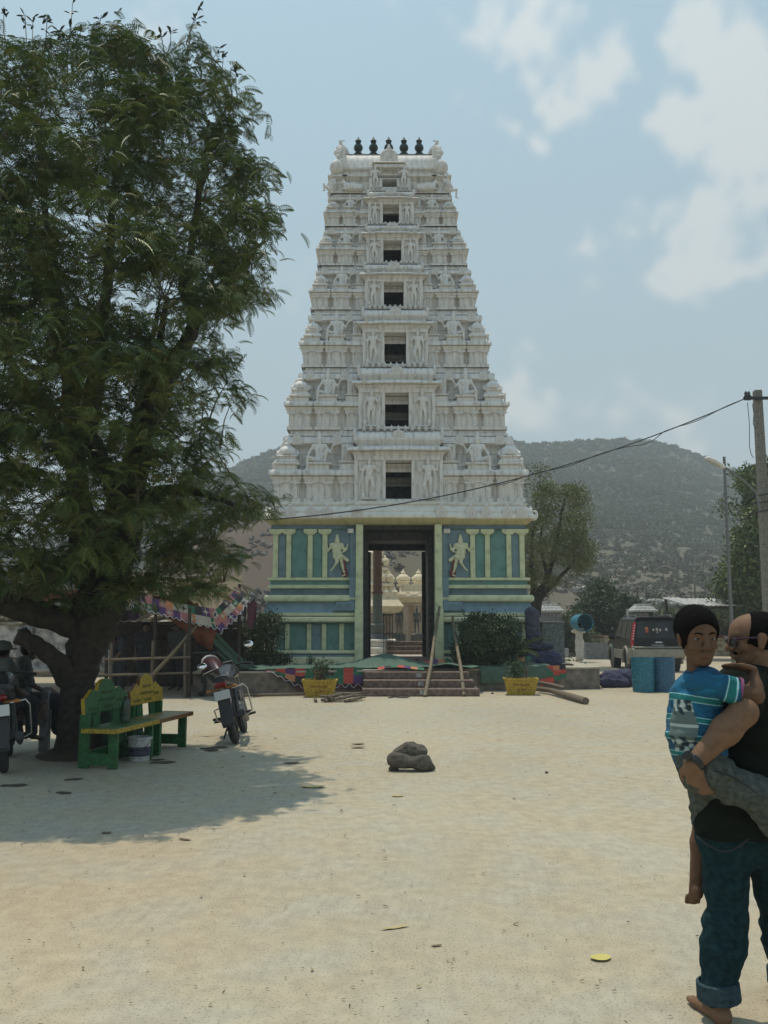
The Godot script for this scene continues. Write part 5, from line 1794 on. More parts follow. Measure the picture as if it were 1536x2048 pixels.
# hand-painted lettering on the tubs
func letters(p: Node3D) -> void:
	var glyph := [
		[[0.1, 0.3, 0.3, 0.1, 0.5, 0.3, 0.35, 0.5, 0.5, 0.8, 0.8, 0.6]], [[0.2, 0.5, 0.1, 0.2, 0.45, 0.0, 0.8, 0.25, 0.55, 0.5, 0.25, 0.55], [0.3, 0.7, 0.5, 1.0, 0.85, 0.9]],
		[[0.8, 0.7, 0.45, 0.85, 0.1, 0.55, 0.25, 0.1, 0.7, 0.1, 0.85, 0.45, 0.55, 0.5, 0.5, 0.25]], [[0.5, 0.05, 0.15, 0.25, 0.3, 0.55, 0.7, 0.5, 0.8, 0.2, 0.5, 0.05]],
		[[0.2, 0.6, 0.15, 0.15, 0.6, 0.0, 0.8, 0.3, 0.5, 0.5, 0.2, 0.45], [0.25, 0.7, 0.35, 1.0, 0.5, 0.85, 0.75, 1.0]], [[0.05, 0.6, 0.1, 0.1, 0.4, 0.1, 0.45, 0.5, 0.55, 0.1, 0.85, 0.1, 0.95, 0.6]],
		[[0.1, 0.1, 0.15, 0.6, 0.5, 0.75, 0.8, 0.55, 0.8, 0.1, 0.55, 0.1]], [[0.15, 0.55, 0.2, 0.1, 0.6, 0.0, 0.85, 0.3, 0.5, 0.5, 0.2, 0.5], [0.4, 0.75, 0.55, 1.05, 0.9, 0.95]]]
	for i in glyph.size():
		var g := G.new()
		for s in glyph[i]:
			var pts := []
			for k in range(0, s.size(), 2):
				var y: float = 0.215 + s[k + 1] * 0.068
				pts.append(Vector3(-0.20 + i * 0.049 + s[k] * 0.040, y, 0.16 + 0.075 * y / 0.34 + 0.003))
			g.tube(pts, [0.0048], 4)
		part(p, "painted_letter", g, mat.tub_letter)
	var tm := TextMesh.new()
	tm.text = "C.M.K"
	var f := SystemFont.new()
	f.font_names = PackedStringArray(["Droid Sans"])
	tm.font = f
	tm.font_size = 48
	tm.pixel_size = 0.0016
	tm.depth = 0.004
	var o := part(p, "painted_initials", tm, mat.tub_letter, Transform3D(Basis(Vector3.RIGHT, 0.21), Vector3(0.02, 0.13, 0.193)))
	o.mesh.material = mat.tub_letter


func cloths() -> void:
	M("green_cloth", 0.075, 0.135, 0.10, 0.9, "grime", 1.0, "cloth_fold", 3.0)
	M("patch_red", 0.50, 0.075, 0.055, 0.85, "grime", 2.0)
	M("patch_orange", 0.52, 0.22, 0.10, 0.85, "grime", 2.0)
	M("patch_green", 0.035, 0.15, 0.085, 0.85, "grime", 2.0)
	M("patch_purple", 0.10, 0.045, 0.16, 0.85, "grime", 2.0)
	M("patch_white", 0.46, 0.42, 0.35, 0.85, "grime", 2.0)
	M("patch_pink", 0.40, 0.17, 0.17, 0.85, "grime", 2.0)
	M("patch_black", 0.03, 0.03, 0.035, 0.85, "grime", 2.0)
	M("patch_maroon", 0.10, 0.03, 0.045, 0.85, "grime", 2.0)
	M("braid", 0.40, 0.40, 0.44, 0.8)
	var nz := noise(61, 0.9, 3)
	# big green cloth thrown over the platform
	var top := func(u: float, v: float) -> Vector3:
		var x := lerpf(-3.6, 4.15, u)
		var e := edge_d(x)
		var d := lerpf(lerpf(22.9, 23.25, u), e - 0.02, v)
		if x > -0.55 and x < 2.3:
			d = lerpf(22.95, 21.35, v)
		var y := 0.575 + absf(nz.get_noise_2d(x * 1.5, d * 3.0)) * 0.09
		y += 0.26 * exp(-pow((x - 0.05) / 0.75, 2.0)) * exp(-pow((v - 0.30) / 0.35, 2.0))
		y += 0.16 * exp(-pow((x - 3.2) / 0.6, 2.0)) * exp(-pow((v - 0.25) / 0.3, 2.0))
		y += 0.10 * exp(-pow((x - 1.5) / 0.35, 2.0)) * smoothstep(0.5, 1.0, v)
		return V(x, y, d)
	var t := thing("green_cloth", "wide dusty green tent cloth thrown over the platform and step tops", "cloth", Vector3.ZERO)
	part(t, "sheet", sheet(top, 90, 16), mat.green_cloth, Transform3D.IDENTITY, 60.0)
	# hanging hems
	var hem := func(x0: float, x1: float, drop: float, lift: float) -> Callable:
		return func(u: float, v: float) -> Vector3:
			var x := lerpf(x0, x1, u)
			var w := nz.get_noise_2d(x * 4.0, 3.0) * 0.05
			return V(x, 0.585 - (drop + w * 0.6) * v + lift * (1.0 - v), edge_d(x) - 0.045 - 0.03 * sin(v * 2.6) + w * 0.5 * v)
	part(t, "hanging_hem", sheet(hem.call(2.35, 4.15, 0.40, 0.0), 24, 6), mat.green_cloth, Transform3D.IDENTITY, 60.0)
	# patchwork border hanging left of the steps: two rows of squares with a wavy braid below
	var cols := ["patch_green", "patch_red", "patch_purple", "patch_red", "patch_green", "patch_orange", "patch_black", "patch_green", "patch_red", "patch_green"]
	var left := thing("patchwork_border", "red, green and purple patchwork cloth border hanging left of the steps", "cloth", Vector3.ZERO)
	var n := 10
	for i in n:
		var x0 := -2.72 + i * 0.222
		for r in 2:
			var fn := func(u: float, v: float) -> Vector3:
				var x := x0 + u * 0.222
				var ff := clampf((x + 2.75) / 0.8, 0.15, 1.0)
				var y := 0.60 - (0.18 * r + 0.18 * v) * ff
				return V(x, y, edge_d(x) - 0.06 + 0.025 * sin(x * 9.0) - 0.03 * sin(y * 9.0))
			part(left, "patch", sheet(fn, 4, 3), mat[cols[(i + r * 3) % 10]], Transform3D.IDENTITY, 60.0)
		var fn2 := func(u: float, v: float) -> Vector3:
			var x := x0 + u * 0.222
			var ff := clampf((x + 2.75) / 0.8, 0.15, 1.0)
			return V(x, 0.60 - (0.36 + 0.13 * v) * ff, edge_d(x) - 0.06 + 0.025 * sin(x * 9.0))
		part(left, "fringe", sheet(fn2, 4, 2), mat.patch_maroon if i % 2 else mat.patch_black, Transform3D.IDENTITY, 60.0)
	var br := []
	for k in 90:
		var x := -2.70 + k * 0.0247
		var ff := clampf((x + 2.75) / 0.8, 0.15, 1.0)
		br.append(V(x, 0.60 - (0.41 + 0.045 * sin(k * 0.8)) * ff, edge_d(x) - 0.075 + 0.025 * sin(x * 9.0)))
	var g := G.new()
	g.tube(br, [0.009], 4)
	part(left, "braid", g, mat.braid)
	# folded patchwork on the threshold, along the front of the cloth and at its right end
	var spots := [["patchwork_strip", "red and green patchwork strip folded on the gateway threshold", 0.52, 1.72, 23.0, 0.66, 0.09], ["patchwork_strip", "narrow patchwork edge peeping out above the top step", -0.15, 0.95, 21.33, 0.60, 0.05], ["patchwork_strip", "patchwork edge on the cloth mound near the shrub", 2.5, 3.7, 22.6, 0.78, 0.10]]
	for sp in spots:
		var s := thing(sp[0], sp[1], "cloth", Vector3.ZERO)
		for i in 7:
			var w: float = (sp[3] - sp[2]) / 7.0
			var fn := func(u: float, v: float) -> Vector3:
				var x: float = sp[2] + (i + u) * w
				return V(x, sp[5] + 0.03 * sin(x * 5.0) + sp[6] * (0.5 - v), sp[4] - 0.10 * v + 0.02 * sin(x * 11.0))
			part(s, "patch", sheet(fn, 4, 3), mat[["patch_red", "patch_black", "patch_green", "patch_red", "patch_purple", "patch_orange", "patch_green"][i]], Transform3D.IDENTITY, 60.0)
	var rt := thing("patchwork_corner", "red and green cloth corner hanging over the platform edge behind the log", "cloth", Vector3.ZERO)
	for i in 4:
		for r in 3:
			var fn := func(u: float, v: float) -> Vector3:
				var x := 3.85 + (i + u) * 0.17
				var y := 0.60 - (r + v) * 0.16 * (1.0 - 0.12 * i)
				return V(x, maxf(y, 0.03), edge_d(x) - 0.055 - 0.03 * r + 0.02 * sin(x * 10.0))
			part(rt, "patch", sheet(fn, 3, 3), mat[["patch_green", "patch_green", "patch_red", "patch_red", "patch_green", "patch_red", "patch_orange", "patch_red", "patch_green", "patch_black", "patch_red", "patch_green"][i * 3 + r]], Transform3D.IDENTITY, 60.0)


# a strip of patchwork between two edges given as lists of points; every square is a piece of its own
func patchwork(t: Node3D, upper: Array, lower: Array, cols: int, rows: int, order: Array, stars := true) -> void:
	var pt := func(u: float, v: float) -> Vector3:
		var f: float = u * (upper.size() - 1)
		var i := mini(int(f), upper.size() - 2)
		var a: Vector3 = upper[i].lerp(upper[i + 1], f - i)
		var b: Vector3 = lower[i].lerp(lower[i + 1], f - i)
		return a.lerp(b, v) + Vector3(0, 0, 0.03 * sin(u * 40.0) * v)
	for i in cols:
		for r in rows:
			var fn := func(u: float, v: float) -> Vector3: return pt.call((i + u) / cols, (r + v) / rows)
			part(t, "patch", sheet(fn, 2, 2), mat[order[(i * 2 + r * 3) % order.size()]], Transform3D.IDENTITY, 60.0)
			if stars and (i * 2 + r) % 3 == 0:
				var c: Vector3 = pt.call((i + 0.5) / cols, (r + 0.5) / rows) + Vector3(0, 0, 0.012)
				var ex: Vector3 = (pt.call((i + 1.0) / cols, (r + 0.5) / rows) - c) * 0.95
				var ey: Vector3 = (pt.call((i + 0.5) / cols, (r + 1.0) / rows) - c) * 0.95
				var g := G.new()
				for q in 4:
					var e: Vector3 = [ex, ey, -ex, -ey][q]
					var f: Vector3 = [ey, -ex, -ey, ex][q]
					g.tri(c, c + e, c + (e + f) * 0.22)
					g.tri(c, c + (e + f) * 0.22, c + f)
				part(t, "star_patch", g, mat.patch_white if order[(i * 2 + r * 3) % order.size()] != "patch_white" else mat.patch_black)
	var br := []
	for k in cols * 8 + 1:
		br.append(pt.call(float(k) / (cols * 8), 1.02 + 0.07 * sin(k * 0.9)) + Vector3(0, 0, 0.02))
	var g2 := G.new()
	g2.tube(br, [0.010], 4)
	part(t, "braid", g2, mat.braid)


func left_side() -> void:
	M("tan_cloth", 0.15, 0.115, 0.065, 0.9, "grime", 0.6, "cloth_fold", 6.0)
	mat.tan_cloth.backlight_enabled = true
	mat.tan_cloth.backlight = Color(0.22, 0.18, 0.10)
	M("rust_cloth", 0.16, 0.055, 0.025, 0.9, "grime", 0.8, "cloth_fold", 4.0)
	mat.rust_cloth.backlight_enabled = true
	mat.rust_cloth.backlight = Color(0.35, 0.14, 0.05)
	M("net_green", 0.05, 0.10, 0.075, 0.9, "grime", 1.0, "cloth_fold", 4.0)
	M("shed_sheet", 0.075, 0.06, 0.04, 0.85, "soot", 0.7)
	M("whitewash", 0.58, 0.57, 0.55, 0.9, "soot", 0.35)
	M("thatch", 0.36, 0.30, 0.20, 0.95, "stain", 2.0)
	# whitewashed wall at the back with dry rubble on top
	var t := thing("whitewashed_wall", "long stained whitewashed wall behind the tree and tent", "wall", V(-12.5, 0, 28.5))
	var g := G.new()
	g.box(Vector3(0, 0.80, 0), Vector3(13.0, 1.60, 0.35), Basis.IDENTITY, 0.03)
	part(t, "wall_face", g, mat.whitewash)
	g = G.new()
	g.box(Vector3(0, 0.12, 0.3), Vector3(13.0, 0.24, 0.5), Basis.IDENTITY, 0.05)
	part(t, "footing", g, mat.plinth_top)
	g = G.new()
	g.box(Vector3(1.2, 1.05, 0.25), Vector3(0.5, 0.9, 0.25), Basis.IDENTITY, 0.03)
	part(t, "grey_pier", g, mat.pillar_grey)
	t = thing("thatch_ridge", "dry straw and rubble heaped along the whitewashed wall top", "thatch", V(-12.5, 1.6, 28.5))
	var rocks := []
	for k in 420:
		var x := rng.randf_range(-2.0, 6.4)
		rocks.append(Transform3D(Basis.from_euler(Vector3(rng.randf() * 6.0, rng.randf() * 6.0, 0)).scaled(Vector3(0.22, 0.07, 0.12)), Vector3(x, rng.randf() * 0.30, rng.randfn(0.0, 0.15))))
	crowd(t, "straw", rock_mesh(15, 0.3, 6), mat.boulder, rocks, [Color(0.42, 0.36, 0.25), Color(0.30, 0.25, 0.17), Color(0.5, 0.45, 0.34)])
	# shed of dull sheets
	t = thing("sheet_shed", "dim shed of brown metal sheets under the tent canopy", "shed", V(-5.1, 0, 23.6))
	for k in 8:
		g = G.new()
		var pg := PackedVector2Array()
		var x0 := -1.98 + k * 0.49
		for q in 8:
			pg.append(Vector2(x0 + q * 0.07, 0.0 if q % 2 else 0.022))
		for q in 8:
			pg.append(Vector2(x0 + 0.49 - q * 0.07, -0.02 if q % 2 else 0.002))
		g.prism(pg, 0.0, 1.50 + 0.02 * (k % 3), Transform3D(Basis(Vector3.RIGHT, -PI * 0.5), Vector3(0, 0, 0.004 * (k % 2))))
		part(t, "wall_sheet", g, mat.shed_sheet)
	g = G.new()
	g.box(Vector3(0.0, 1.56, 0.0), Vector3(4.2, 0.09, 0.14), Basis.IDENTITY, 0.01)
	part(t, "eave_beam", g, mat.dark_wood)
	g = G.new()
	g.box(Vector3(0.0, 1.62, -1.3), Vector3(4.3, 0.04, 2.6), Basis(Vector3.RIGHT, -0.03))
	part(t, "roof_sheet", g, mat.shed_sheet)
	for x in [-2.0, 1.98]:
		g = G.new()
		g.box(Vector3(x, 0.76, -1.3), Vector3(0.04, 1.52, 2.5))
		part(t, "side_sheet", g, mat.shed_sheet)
	# tan canopy
	var fr := [at(150, 1150, 20.6), at(228, 1172, 20.5), at(300, 1194, 20.3), at(365, 1208, 20.2), at(432, 1222, 20.2), at(478, 1176, 20.6)]
	var bk := [at(150, 1150, 26.0), at(228, 1140, 26.0), at(300, 1150, 26.0), at(365, 1156, 26.0), at(432, 1158, 26.0), at(485, 1150, 26.0)]
	t = thing("tan_canopy", "sagging tan tent canopy between the tree and tower", "canopy", Vector3.ZERO)
	var nz := noise(71, 0.8, 3)
	var can := func(u: float, v: float) -> Vector3:
		var f := u * 5.0
		var i := mini(int(f), 4)
		var a: Vector3 = fr[i].lerp(fr[i + 1], f - i)
		var b: Vector3 = bk[i].lerp(bk[i + 1], f - i)
		return a.lerp(b, v) + Vector3(0, -0.32 * sin(v * PI) + nz.get_noise_2d(u * 6.0, v * 9.0) * 0.14, 0)
	part(t, "sheet", sheet(can, 40, 16), mat.tan_cloth, Transform3D.IDENTITY, 60.0)
	var inner := thing("added_shade_canopy", "dark added inner canopy shading the space beside the tree trunk", "canopy", Vector3.ZERO)  # cloth roof added to keep the space under the tent dark
	var can2 := func(u: float, v: float) -> Vector3:
		return V(lerpf(-10.5, -4.6, u), 2.20 + 0.25 * sin(u * 3.0) - 0.18 * sin(v * PI) + nz.get_noise_2d(u * 8.0, v * 5.0) * 0.1, lerpf(20.7, 25.5, v))
	part(inner, "sheet", sheet(can2, 24, 12), mat.rust_cloth, Transform3D.IDENTITY, 60.0)
	# patchwork valances
	var order := ["patch_white", "patch_purple", "patch_green", "patch_pink", "patch_black", "patch_orange", "patch_purple", "patch_white", "patch_pink"]
	t = thing("tent_valance", "patchwork tent valance with star pattern drooping right of the tree", "valance", Vector3.ZERO)
	patchwork(t, [fr[1], fr[2], fr[3], fr[4] + Vector3(0, 0.05, 0)], [at(228, 1199, 20.45), at(300, 1222, 20.25), at(365, 1240, 20.15), at(440, 1258, 20.15)], 14, 2, order)
	t = thing("tent_valance", "steep patchwork tent valance rising to the post by the tower", "valance", Vector3.ZERO)
	patchwork(t, [at(424, 1226, 20.1), at(448, 1202, 20.2), at(476, 1174, 20.5)], [at(440, 1266, 20.1), at(478, 1228, 20.25), at(502, 1196, 20.5)], 7, 3, order)
	t = thing("tent_valance", "dim patchwork valance in the shade behind the tree trunk", "valance", Vector3.ZERO)
	patchwork(t, [at(195, 1218, 22.0), at(235, 1222, 22.0), at(300, 1216, 22.3)], [at(195, 1240, 22.0), at(235, 1244, 22.0), at(300, 1236, 22.3)], 6, 1, ["patch_black", "patch_white", "patch_purple"], false)
	t = thing("tattered_cloth", "ragged dark brown cloth end hanging right of the steep valance", "cloth", Vector3.ZERO)
	var rag := func(u: float, v: float) -> Vector3:
		var a := at(496, 1196, 20.6).lerp(at(512, 1205, 20.8), u)
		return a + Vector3(0.03 * sin(u * 9.0), -(0.55 + 0.12 * sin(u * 14.0)) * v, 0.06 * sin(u * 12.0 + v * 2.0))
	part(t, "sheet", sheet(rag, 12, 6), mat.patch_maroon, Transform3D.IDENTITY, 60.0)
	# rust-coloured cloth hanging under the valance
	t = thing("rust_cloth", "rust brown cloth sagging in a point below the valance", "cloth", Vector3.ZERO)
	var pl := [at(296, 1222, 20.4), at(340, 1232, 20.35), at(385, 1244, 20.3), at(436, 1258, 20.3)]
	var pb := [at(345, 1232, 20.6), at(372, 1262, 20.6), at(404, 1290, 20.5), at(424, 1302, 20.4)]
	var ru := func(u: float, v: float) -> Vector3:
		var f := u * 3.0
		var i := mini(int(f), 2)
		var a: Vector3 = pl[i].lerp(pl[i + 1], f - i)
		var b: Vector3 = pb[i].lerp(pb[i + 1], f - i)
		return a.lerp(b, v) + Vector3(0, 0, 0.10 * sin(u * 22.0 + v) * v + 0.15 * sin(v * PI))
	part(t, "sheet", sheet(ru, 30, 10), mat.rust_cloth, Transform3D.IDENTITY, 60.0)
	# green net falling from the tent to the platform
	t = thing("green_net", "dark green cloth falling in folds from tent to platform", "cloth", Vector3.ZERO)
	var ga := [at(424, 1252, 20.3), at(430, 1290, 20.4), at(446, 1326, 20.5)]
	var gb := [at(590, 1336, 21.9), at(540, 1340, 21.3), at(482, 1342, 20.9)]
	var gn := func(u: float, v: float) -> Vector3:
		var f := v * 2.0
		var i := mini(int(f), 1)
		var a: Vector3 = ga[i].lerp(ga[i + 1], f - i)
		var b: Vector3 = gb[i].lerp(gb[i + 1], f - i)
		var p := a.lerp(b, u)
		return p + Vector3(0, -0.55 * sin(u * PI) * (1.0 - v) * 0.8 + 0.04 * sin(v * 26.0), 0.06 * sin(v * 20.0) * (1.0 - u))
	part(t, "sheet", sheet(gn, 24, 24), mat.net_green, Transform3D.IDENTITY, 60.0)
	# tent posts and the slanting bamboo
	var posts := [[213, 1390, 1205, 20.2, "dark tent post standing just right of the tree trunk"], [378, 1396, 1215, 20.0, "tent post under the middle of the drooping valance"], [310, 1396, 1196, 20.4, "tent post behind the yellow bench"], [477, 1330, 1168, 20.8, "tent post that carries the steep valance"], [463, 1300, 1196, 25.6, "leftmost thin dark post above the shed roof"], [489, 1300, 1190, 25.8, "middle thin dark post above the shed roof"], [506, 1300, 1198, 26.0, "rightmost thin dark post above the shed roof"], [182, 1395, 1285, 21.0, "short crooked stake left of the bending man"], [170, 1395, 1295, 21.3, "thin short stake nearest the tree trunk"]]
	for q in posts:
		var a := at(q[0], q[1], q[3])
		var b := at(q[0] + 2, q[2], q[3])
		a.y = 0.0 if q[0] != 477 else 0.5
		t = thing("tent_post", q[4], "post", a, 0.0, "poles of the tent")
		g = G.new()
		g.tube([Vector3.ZERO, (b - a) * 0.5 + Vector3(rng.randf_range(-0.03, 0.03), 0, 0), b - a], [0.045, 0.04, 0.035], 7)
		part(t, "stem", g, mat.dark_wood, Transform3D.IDENTITY, 50.0)
	var a2 := at(288, 1368, 19.7)
	var b2 := at(398, 1246, 20.25)
	t = thing("slanting_bamboo", "long bamboo slanting up from the yellow bench to the valance", "pole", a2)
	g = G.new()
	g.tube([Vector3(-0.25, -0.28, 0), (b2 - a2) * 0.5 + Vector3(0, -0.03, 0), b2 - a2], [0.045, 0.042, 0.035], 7)
	part(t, "stem", g, mat.bamboo, Transform3D.IDENTITY, 50.0)
	# bamboo barricade along the tent front
	t = thing("bamboo_barricade", "rough bamboo barricade of posts and two rails before the tent", "fence", V(-10.0, 0, 20.0))
	var px := [0.35, 1.35, 2.1, 3.1, 3.95, 4.85, 5.60]
	for i in px.size():
		g = G.new()
		var lean := rng.randf_range(-0.06, 0.06)
		var tall: float = [2.2, 1.8, 1.3, 1.15, 1.2, 1.25, 1.2][i]
		g.tube([Vector3(px[i], 0, 0), Vector3(px[i] + lean, tall * 0.5, 0), Vector3(px[i] + lean * 1.5 - (0.18 if i == 0 else 0.0), tall, 0)], [0.04, 0.037, 0.03], 7)
		part(t, "post", g, mat.dark_wood if i < 3 else mat.old_wood, Transform3D.IDENTITY, 50.0)
	for y in [0.86, 0.52]:
		for k in 2:
			g = G.new()
			g.tube([Vector3(-1.0 + k * 3.3, y + 0.02, 0.05), Vector3(1.0 + k * 3.0, y - 0.02, 0.06), Vector3(2.6 + k * 3.1, y + 0.03, 0.05)], [0.032, 0.03, 0.026], 7)
			part(t, "rail", g, mat.dark_wood if k == 0 else mat.old_wood, Transform3D.IDENTITY, 50.0)
	# dark mound and firewood
	for k in 15:
		var L := rng.randf_range(0.8, 1.3)
		var row := k / 5
		t = thing("firewood_log", "one of the cut logs piled on the ground left of the tree trunk", "log", V(-6.1 + rng.randf_range(-0.1, 0.1), 0.07 + row * 0.11, 14.6 + (k % 5) * 0.16 + row * 0.08), rng.randf_range(-0.12, 0.12), "logs of the firewood pile")
		g = G.new()
		g.tube([Vector3(0, 0, 0), Vector3(L * 0.5, 0.01, rng.randf_range(-0.02, 0.02)), Vector3(L, 0, 0)], [rng.randf_range(0.05, 0.07), 0.06], 8)
		part(t, "wood", g, mat.old_wood if k % 3 else mat.dark_wood, Transform3D.IDENTITY, 50.0)


# a compound leaf, one unit long along +z, arching down; pairs of narrow leaflets
func frond_mesh(pairs := 9, broad := 0.075, long := 0.30, arch := 0.42) -> ArrayMesh:
	var g := G.new()
	var spine := func(t: float) -> Vector3: return Vector3(0, 0.12 * sin(t * PI * 0.6) - arch * t * t, t * (1.0 - 0.12 * t))
	for i in 5:
		var a: Vector3 = spine.call(i / 5.0)
		var b: Vector3 = spine.call((i + 1) / 5.0)
		g.quad(a + Vector3(0.009, 0, 0), b + Vector3(0.007, 0, 0), b - Vector3(0.007, 0, 0), a - Vector3(0.009, 0, 0))
	for i in pairs:
		var t := 0.14 + 0.86 * i / (pairs - 1.0)
		var p: Vector3 = spine.call(t)
		var L := long * sin(PI * (0.18 + 0.72 * t)) * 1.05
		for s in [-1, 1]:
			var tip := p + Vector3(s * L * 0.86, -L * 0.42, L * 0.42)
			var m := (p + tip) * 0.5 + Vector3(0, L * 0.07, 0)
			var w := Vector3(-s * 0.35, 0.12, 0.9).normalized() * broad * 0.5
			g.tri(p, m + w, tip)
			g.tri(p, tip, m - w)
	return g.mesh()


# a spray of simple leaves about one unit across
func spray_mesh(sd: int, n := 14, leaf := 0.22, droop := 0.2) -> ArrayMesh:
	var g := G.new()
	var r := RandomNumberGenerator.new()
	r.seed = sd
	for k in n:
		var p := Vector3(r.randfn(0, 0.3), r.randfn(0, 0.22), r.randfn(0, 0.3))
		var d := (p + Vector3(r.randfn(0, 0.3), r.randfn(-droop, 0.3), r.randfn(0, 0.3))).normalized()
		var s := d.cross(Vector3(r.randfn(0, 0.4), 1, r.randfn(0, 0.4))).normalized() * leaf * 0.24
		var L := leaf * r.randf_range(0.7, 1.2)
		var m := p + d * L * 0.5 + Vector3(0, 0.02, 0)
		g.tri(p, m + s, p + d * L)
		g.tri(p, p + d * L, m - s)
	return g.mesh()


func leaf_material(called: String, rough := 0.6, glow := 0.5) -> StandardMaterial3D:
	var m := M(called, 1, 1, 1, rough)
	m.vertex_color_use_as_albedo = true
	m.backlight_enabled = true
	m.backlight = Color(glow * 0.8, glow, glow * 0.4)
	return m


# crown: foliage clumps at points inside a surveyed outline (photo pixels) and within half_depth of distance d; thin twigs run to each from the nearest limb
func crown(t: Node3D, outline: PackedVector2Array, d: float, half_depth: float, clumps: int, per: int, leaf: Mesh, m: Material, size: Vector2, cols: Array, gap: float, sd: int, limbs: Array, spread: float, droopy: bool, twig_r := 0.012) -> void:
	var r := RandomNumberGenerator.new()
	r.seed = sd
	var lo := Vector2.INF
	var hi := -Vector2.INF
	for p in outline:
		lo = lo.min(p)
		hi = hi.max(p)
	var mid := (lo + hi) * 0.5
	var nn := noise(sd, 1.0, 3)
	var where := []
	var col := []
	var twigs := G.new()
	var near_list := limbs.duplicate()
	var made := 0
	var tries := 0
	while made < clumps and tries < clumps * 40:
		tries += 1
		var q := Vector2(r.randf_range(lo.x, hi.x), r.randf_range(lo.y, hi.y))
		if not Geometry2D.is_point_in_polygon(q, outline):
			continue
		var e := ((q - mid) / (hi - lo) * 2.0).length()
		var z := half_depth * sqrt(maxf(0.06, 1.0 - minf(e, 1.0) * minf(e, 1.0)))
		var dd := d + z * (r.randf_range(-1.0, 1.0) if r.randf() < 0.5 else signf(r.randf() - 0.62) * r.randf_range(0.75, 1.05))
		if nn.get_noise_3d(q.x * 0.011, q.y * 0.013, dd * 0.5) < gap:
			continue
		var c := at(q.x, q.y, dd)
		made += 1
		# nearest limb point
		var best := 1e9
		var near := c
		for lp in near_list:
			var k: float = (lp - c).length_squared() + maxf(0.0, lp.y - c.y) * 2.0
			if k < best:
				best = k
				near = lp
		if twig_r > 0.0:
			var dv := c - near
			twigs.tube([near, near + dv * 0.45 + Vector3(r.randfn(0, 0.06), 0.12, r.randfn(0, 0.06)) * dv.length(), c], [twig_r * 1.3, twig_r, twig_r * 0.6], 4)
			near_list.append(c)
		var out := Vector3(c.x - near.x, 0, c.z - near.z)
		var tone := r.randf()
		for k in per:
			var a := TAU * k / per + r.randfn(0, 0.5)
			var s := r.randf_range(size.x, size.y)
			var p := c + Vector3(r.randfn(0, spread), r.randfn(0, spread * 0.45), r.randfn(0, spread))
			var b: Basis
			if droopy:
				var dir := (Vector3(cos(a), 0, sin(a)) + out.normalized() * 0.45)
				b = Basis(Vector3.UP, atan2(dir.x, dir.z)) * Basis(Vector3.RIGHT, r.randf_range(-0.35, 0.75)) * Basis(Vector3.BACK, r.randfn(0, 0.3))
			else:
				b = Basis.from_euler(Vector3(r.randf() * TAU, r.randf() * TAU, r.randf() * TAU))
			where.append(Transform3D(b.scaled(Vector3.ONE * s), p))
			var cc: Color = cols[0].lerp(cols[1], clampf(tone + r.randfn(0, 0.18), 0.0, 1.0))
			if r.randf() < 0.10:
				cc = cols[2]
			col.append(cc)
	crowd(t, "foliage", leaf, m, where, col)
	if twig_r > 0.0:
		var tw := part(t, "twigs", twigs, mat.twig)
		tw.set_meta("kind", "stuff")


func limb(t: Node3D, called: String, pts: Array, radii: Array, m: Material, limbs: Array, start := 0) -> void:
	# smooth the surveyed polyline
	var c := Curve3D.new()
	for i in pts.size():
		var a: Vector3 = pts[maxi(i - 1, 0)]
		var b: Vector3 = pts[mini(i + 1, pts.size() - 1)]
		c.add_point(pts[i], (a - b) * 0.16, (b - a) * 0.16)
	var out := []
	var rr := []
	var n := (pts.size() - 1) * 5
	for i in n + 1:
		var f := float(i) / 5.0
		out.append(c.samplef(f))
		var k := mini(int(f), radii.size() - 2)
		rr.append(lerpf(radii[k], radii[k + 1], clampf(f - k, 0.0, 1.0)) * (1.0 + 0.07 * sin(i * 1.9)))
		if i >= start:
			limbs.append(out[-1])
	var g := G.new()
	g.tube(out, rr, 14)
	var nn := noise(91, 2.4, 3)
	for i in g.v.size():
		var p := g.v[i]
		g.v[i] = p + Vector3(nn.get_noise_3d(p.x * 2.0, p.y * 0.5, p.z * 2.0), 0, nn.get_noise_3d(p.x * 2.0 + 9.0, p.y * 0.5, p.z * 2.0)) * radii[0] * 0.30
	part(t, called, g, m, Transform3D.IDENTITY, 60.0)


func px_line(list: Array, d: float) -> Array:
	return list.map(func(q): return at(q[0], q[1], d + (q[2] if q.size() > 2 else 0.0)))


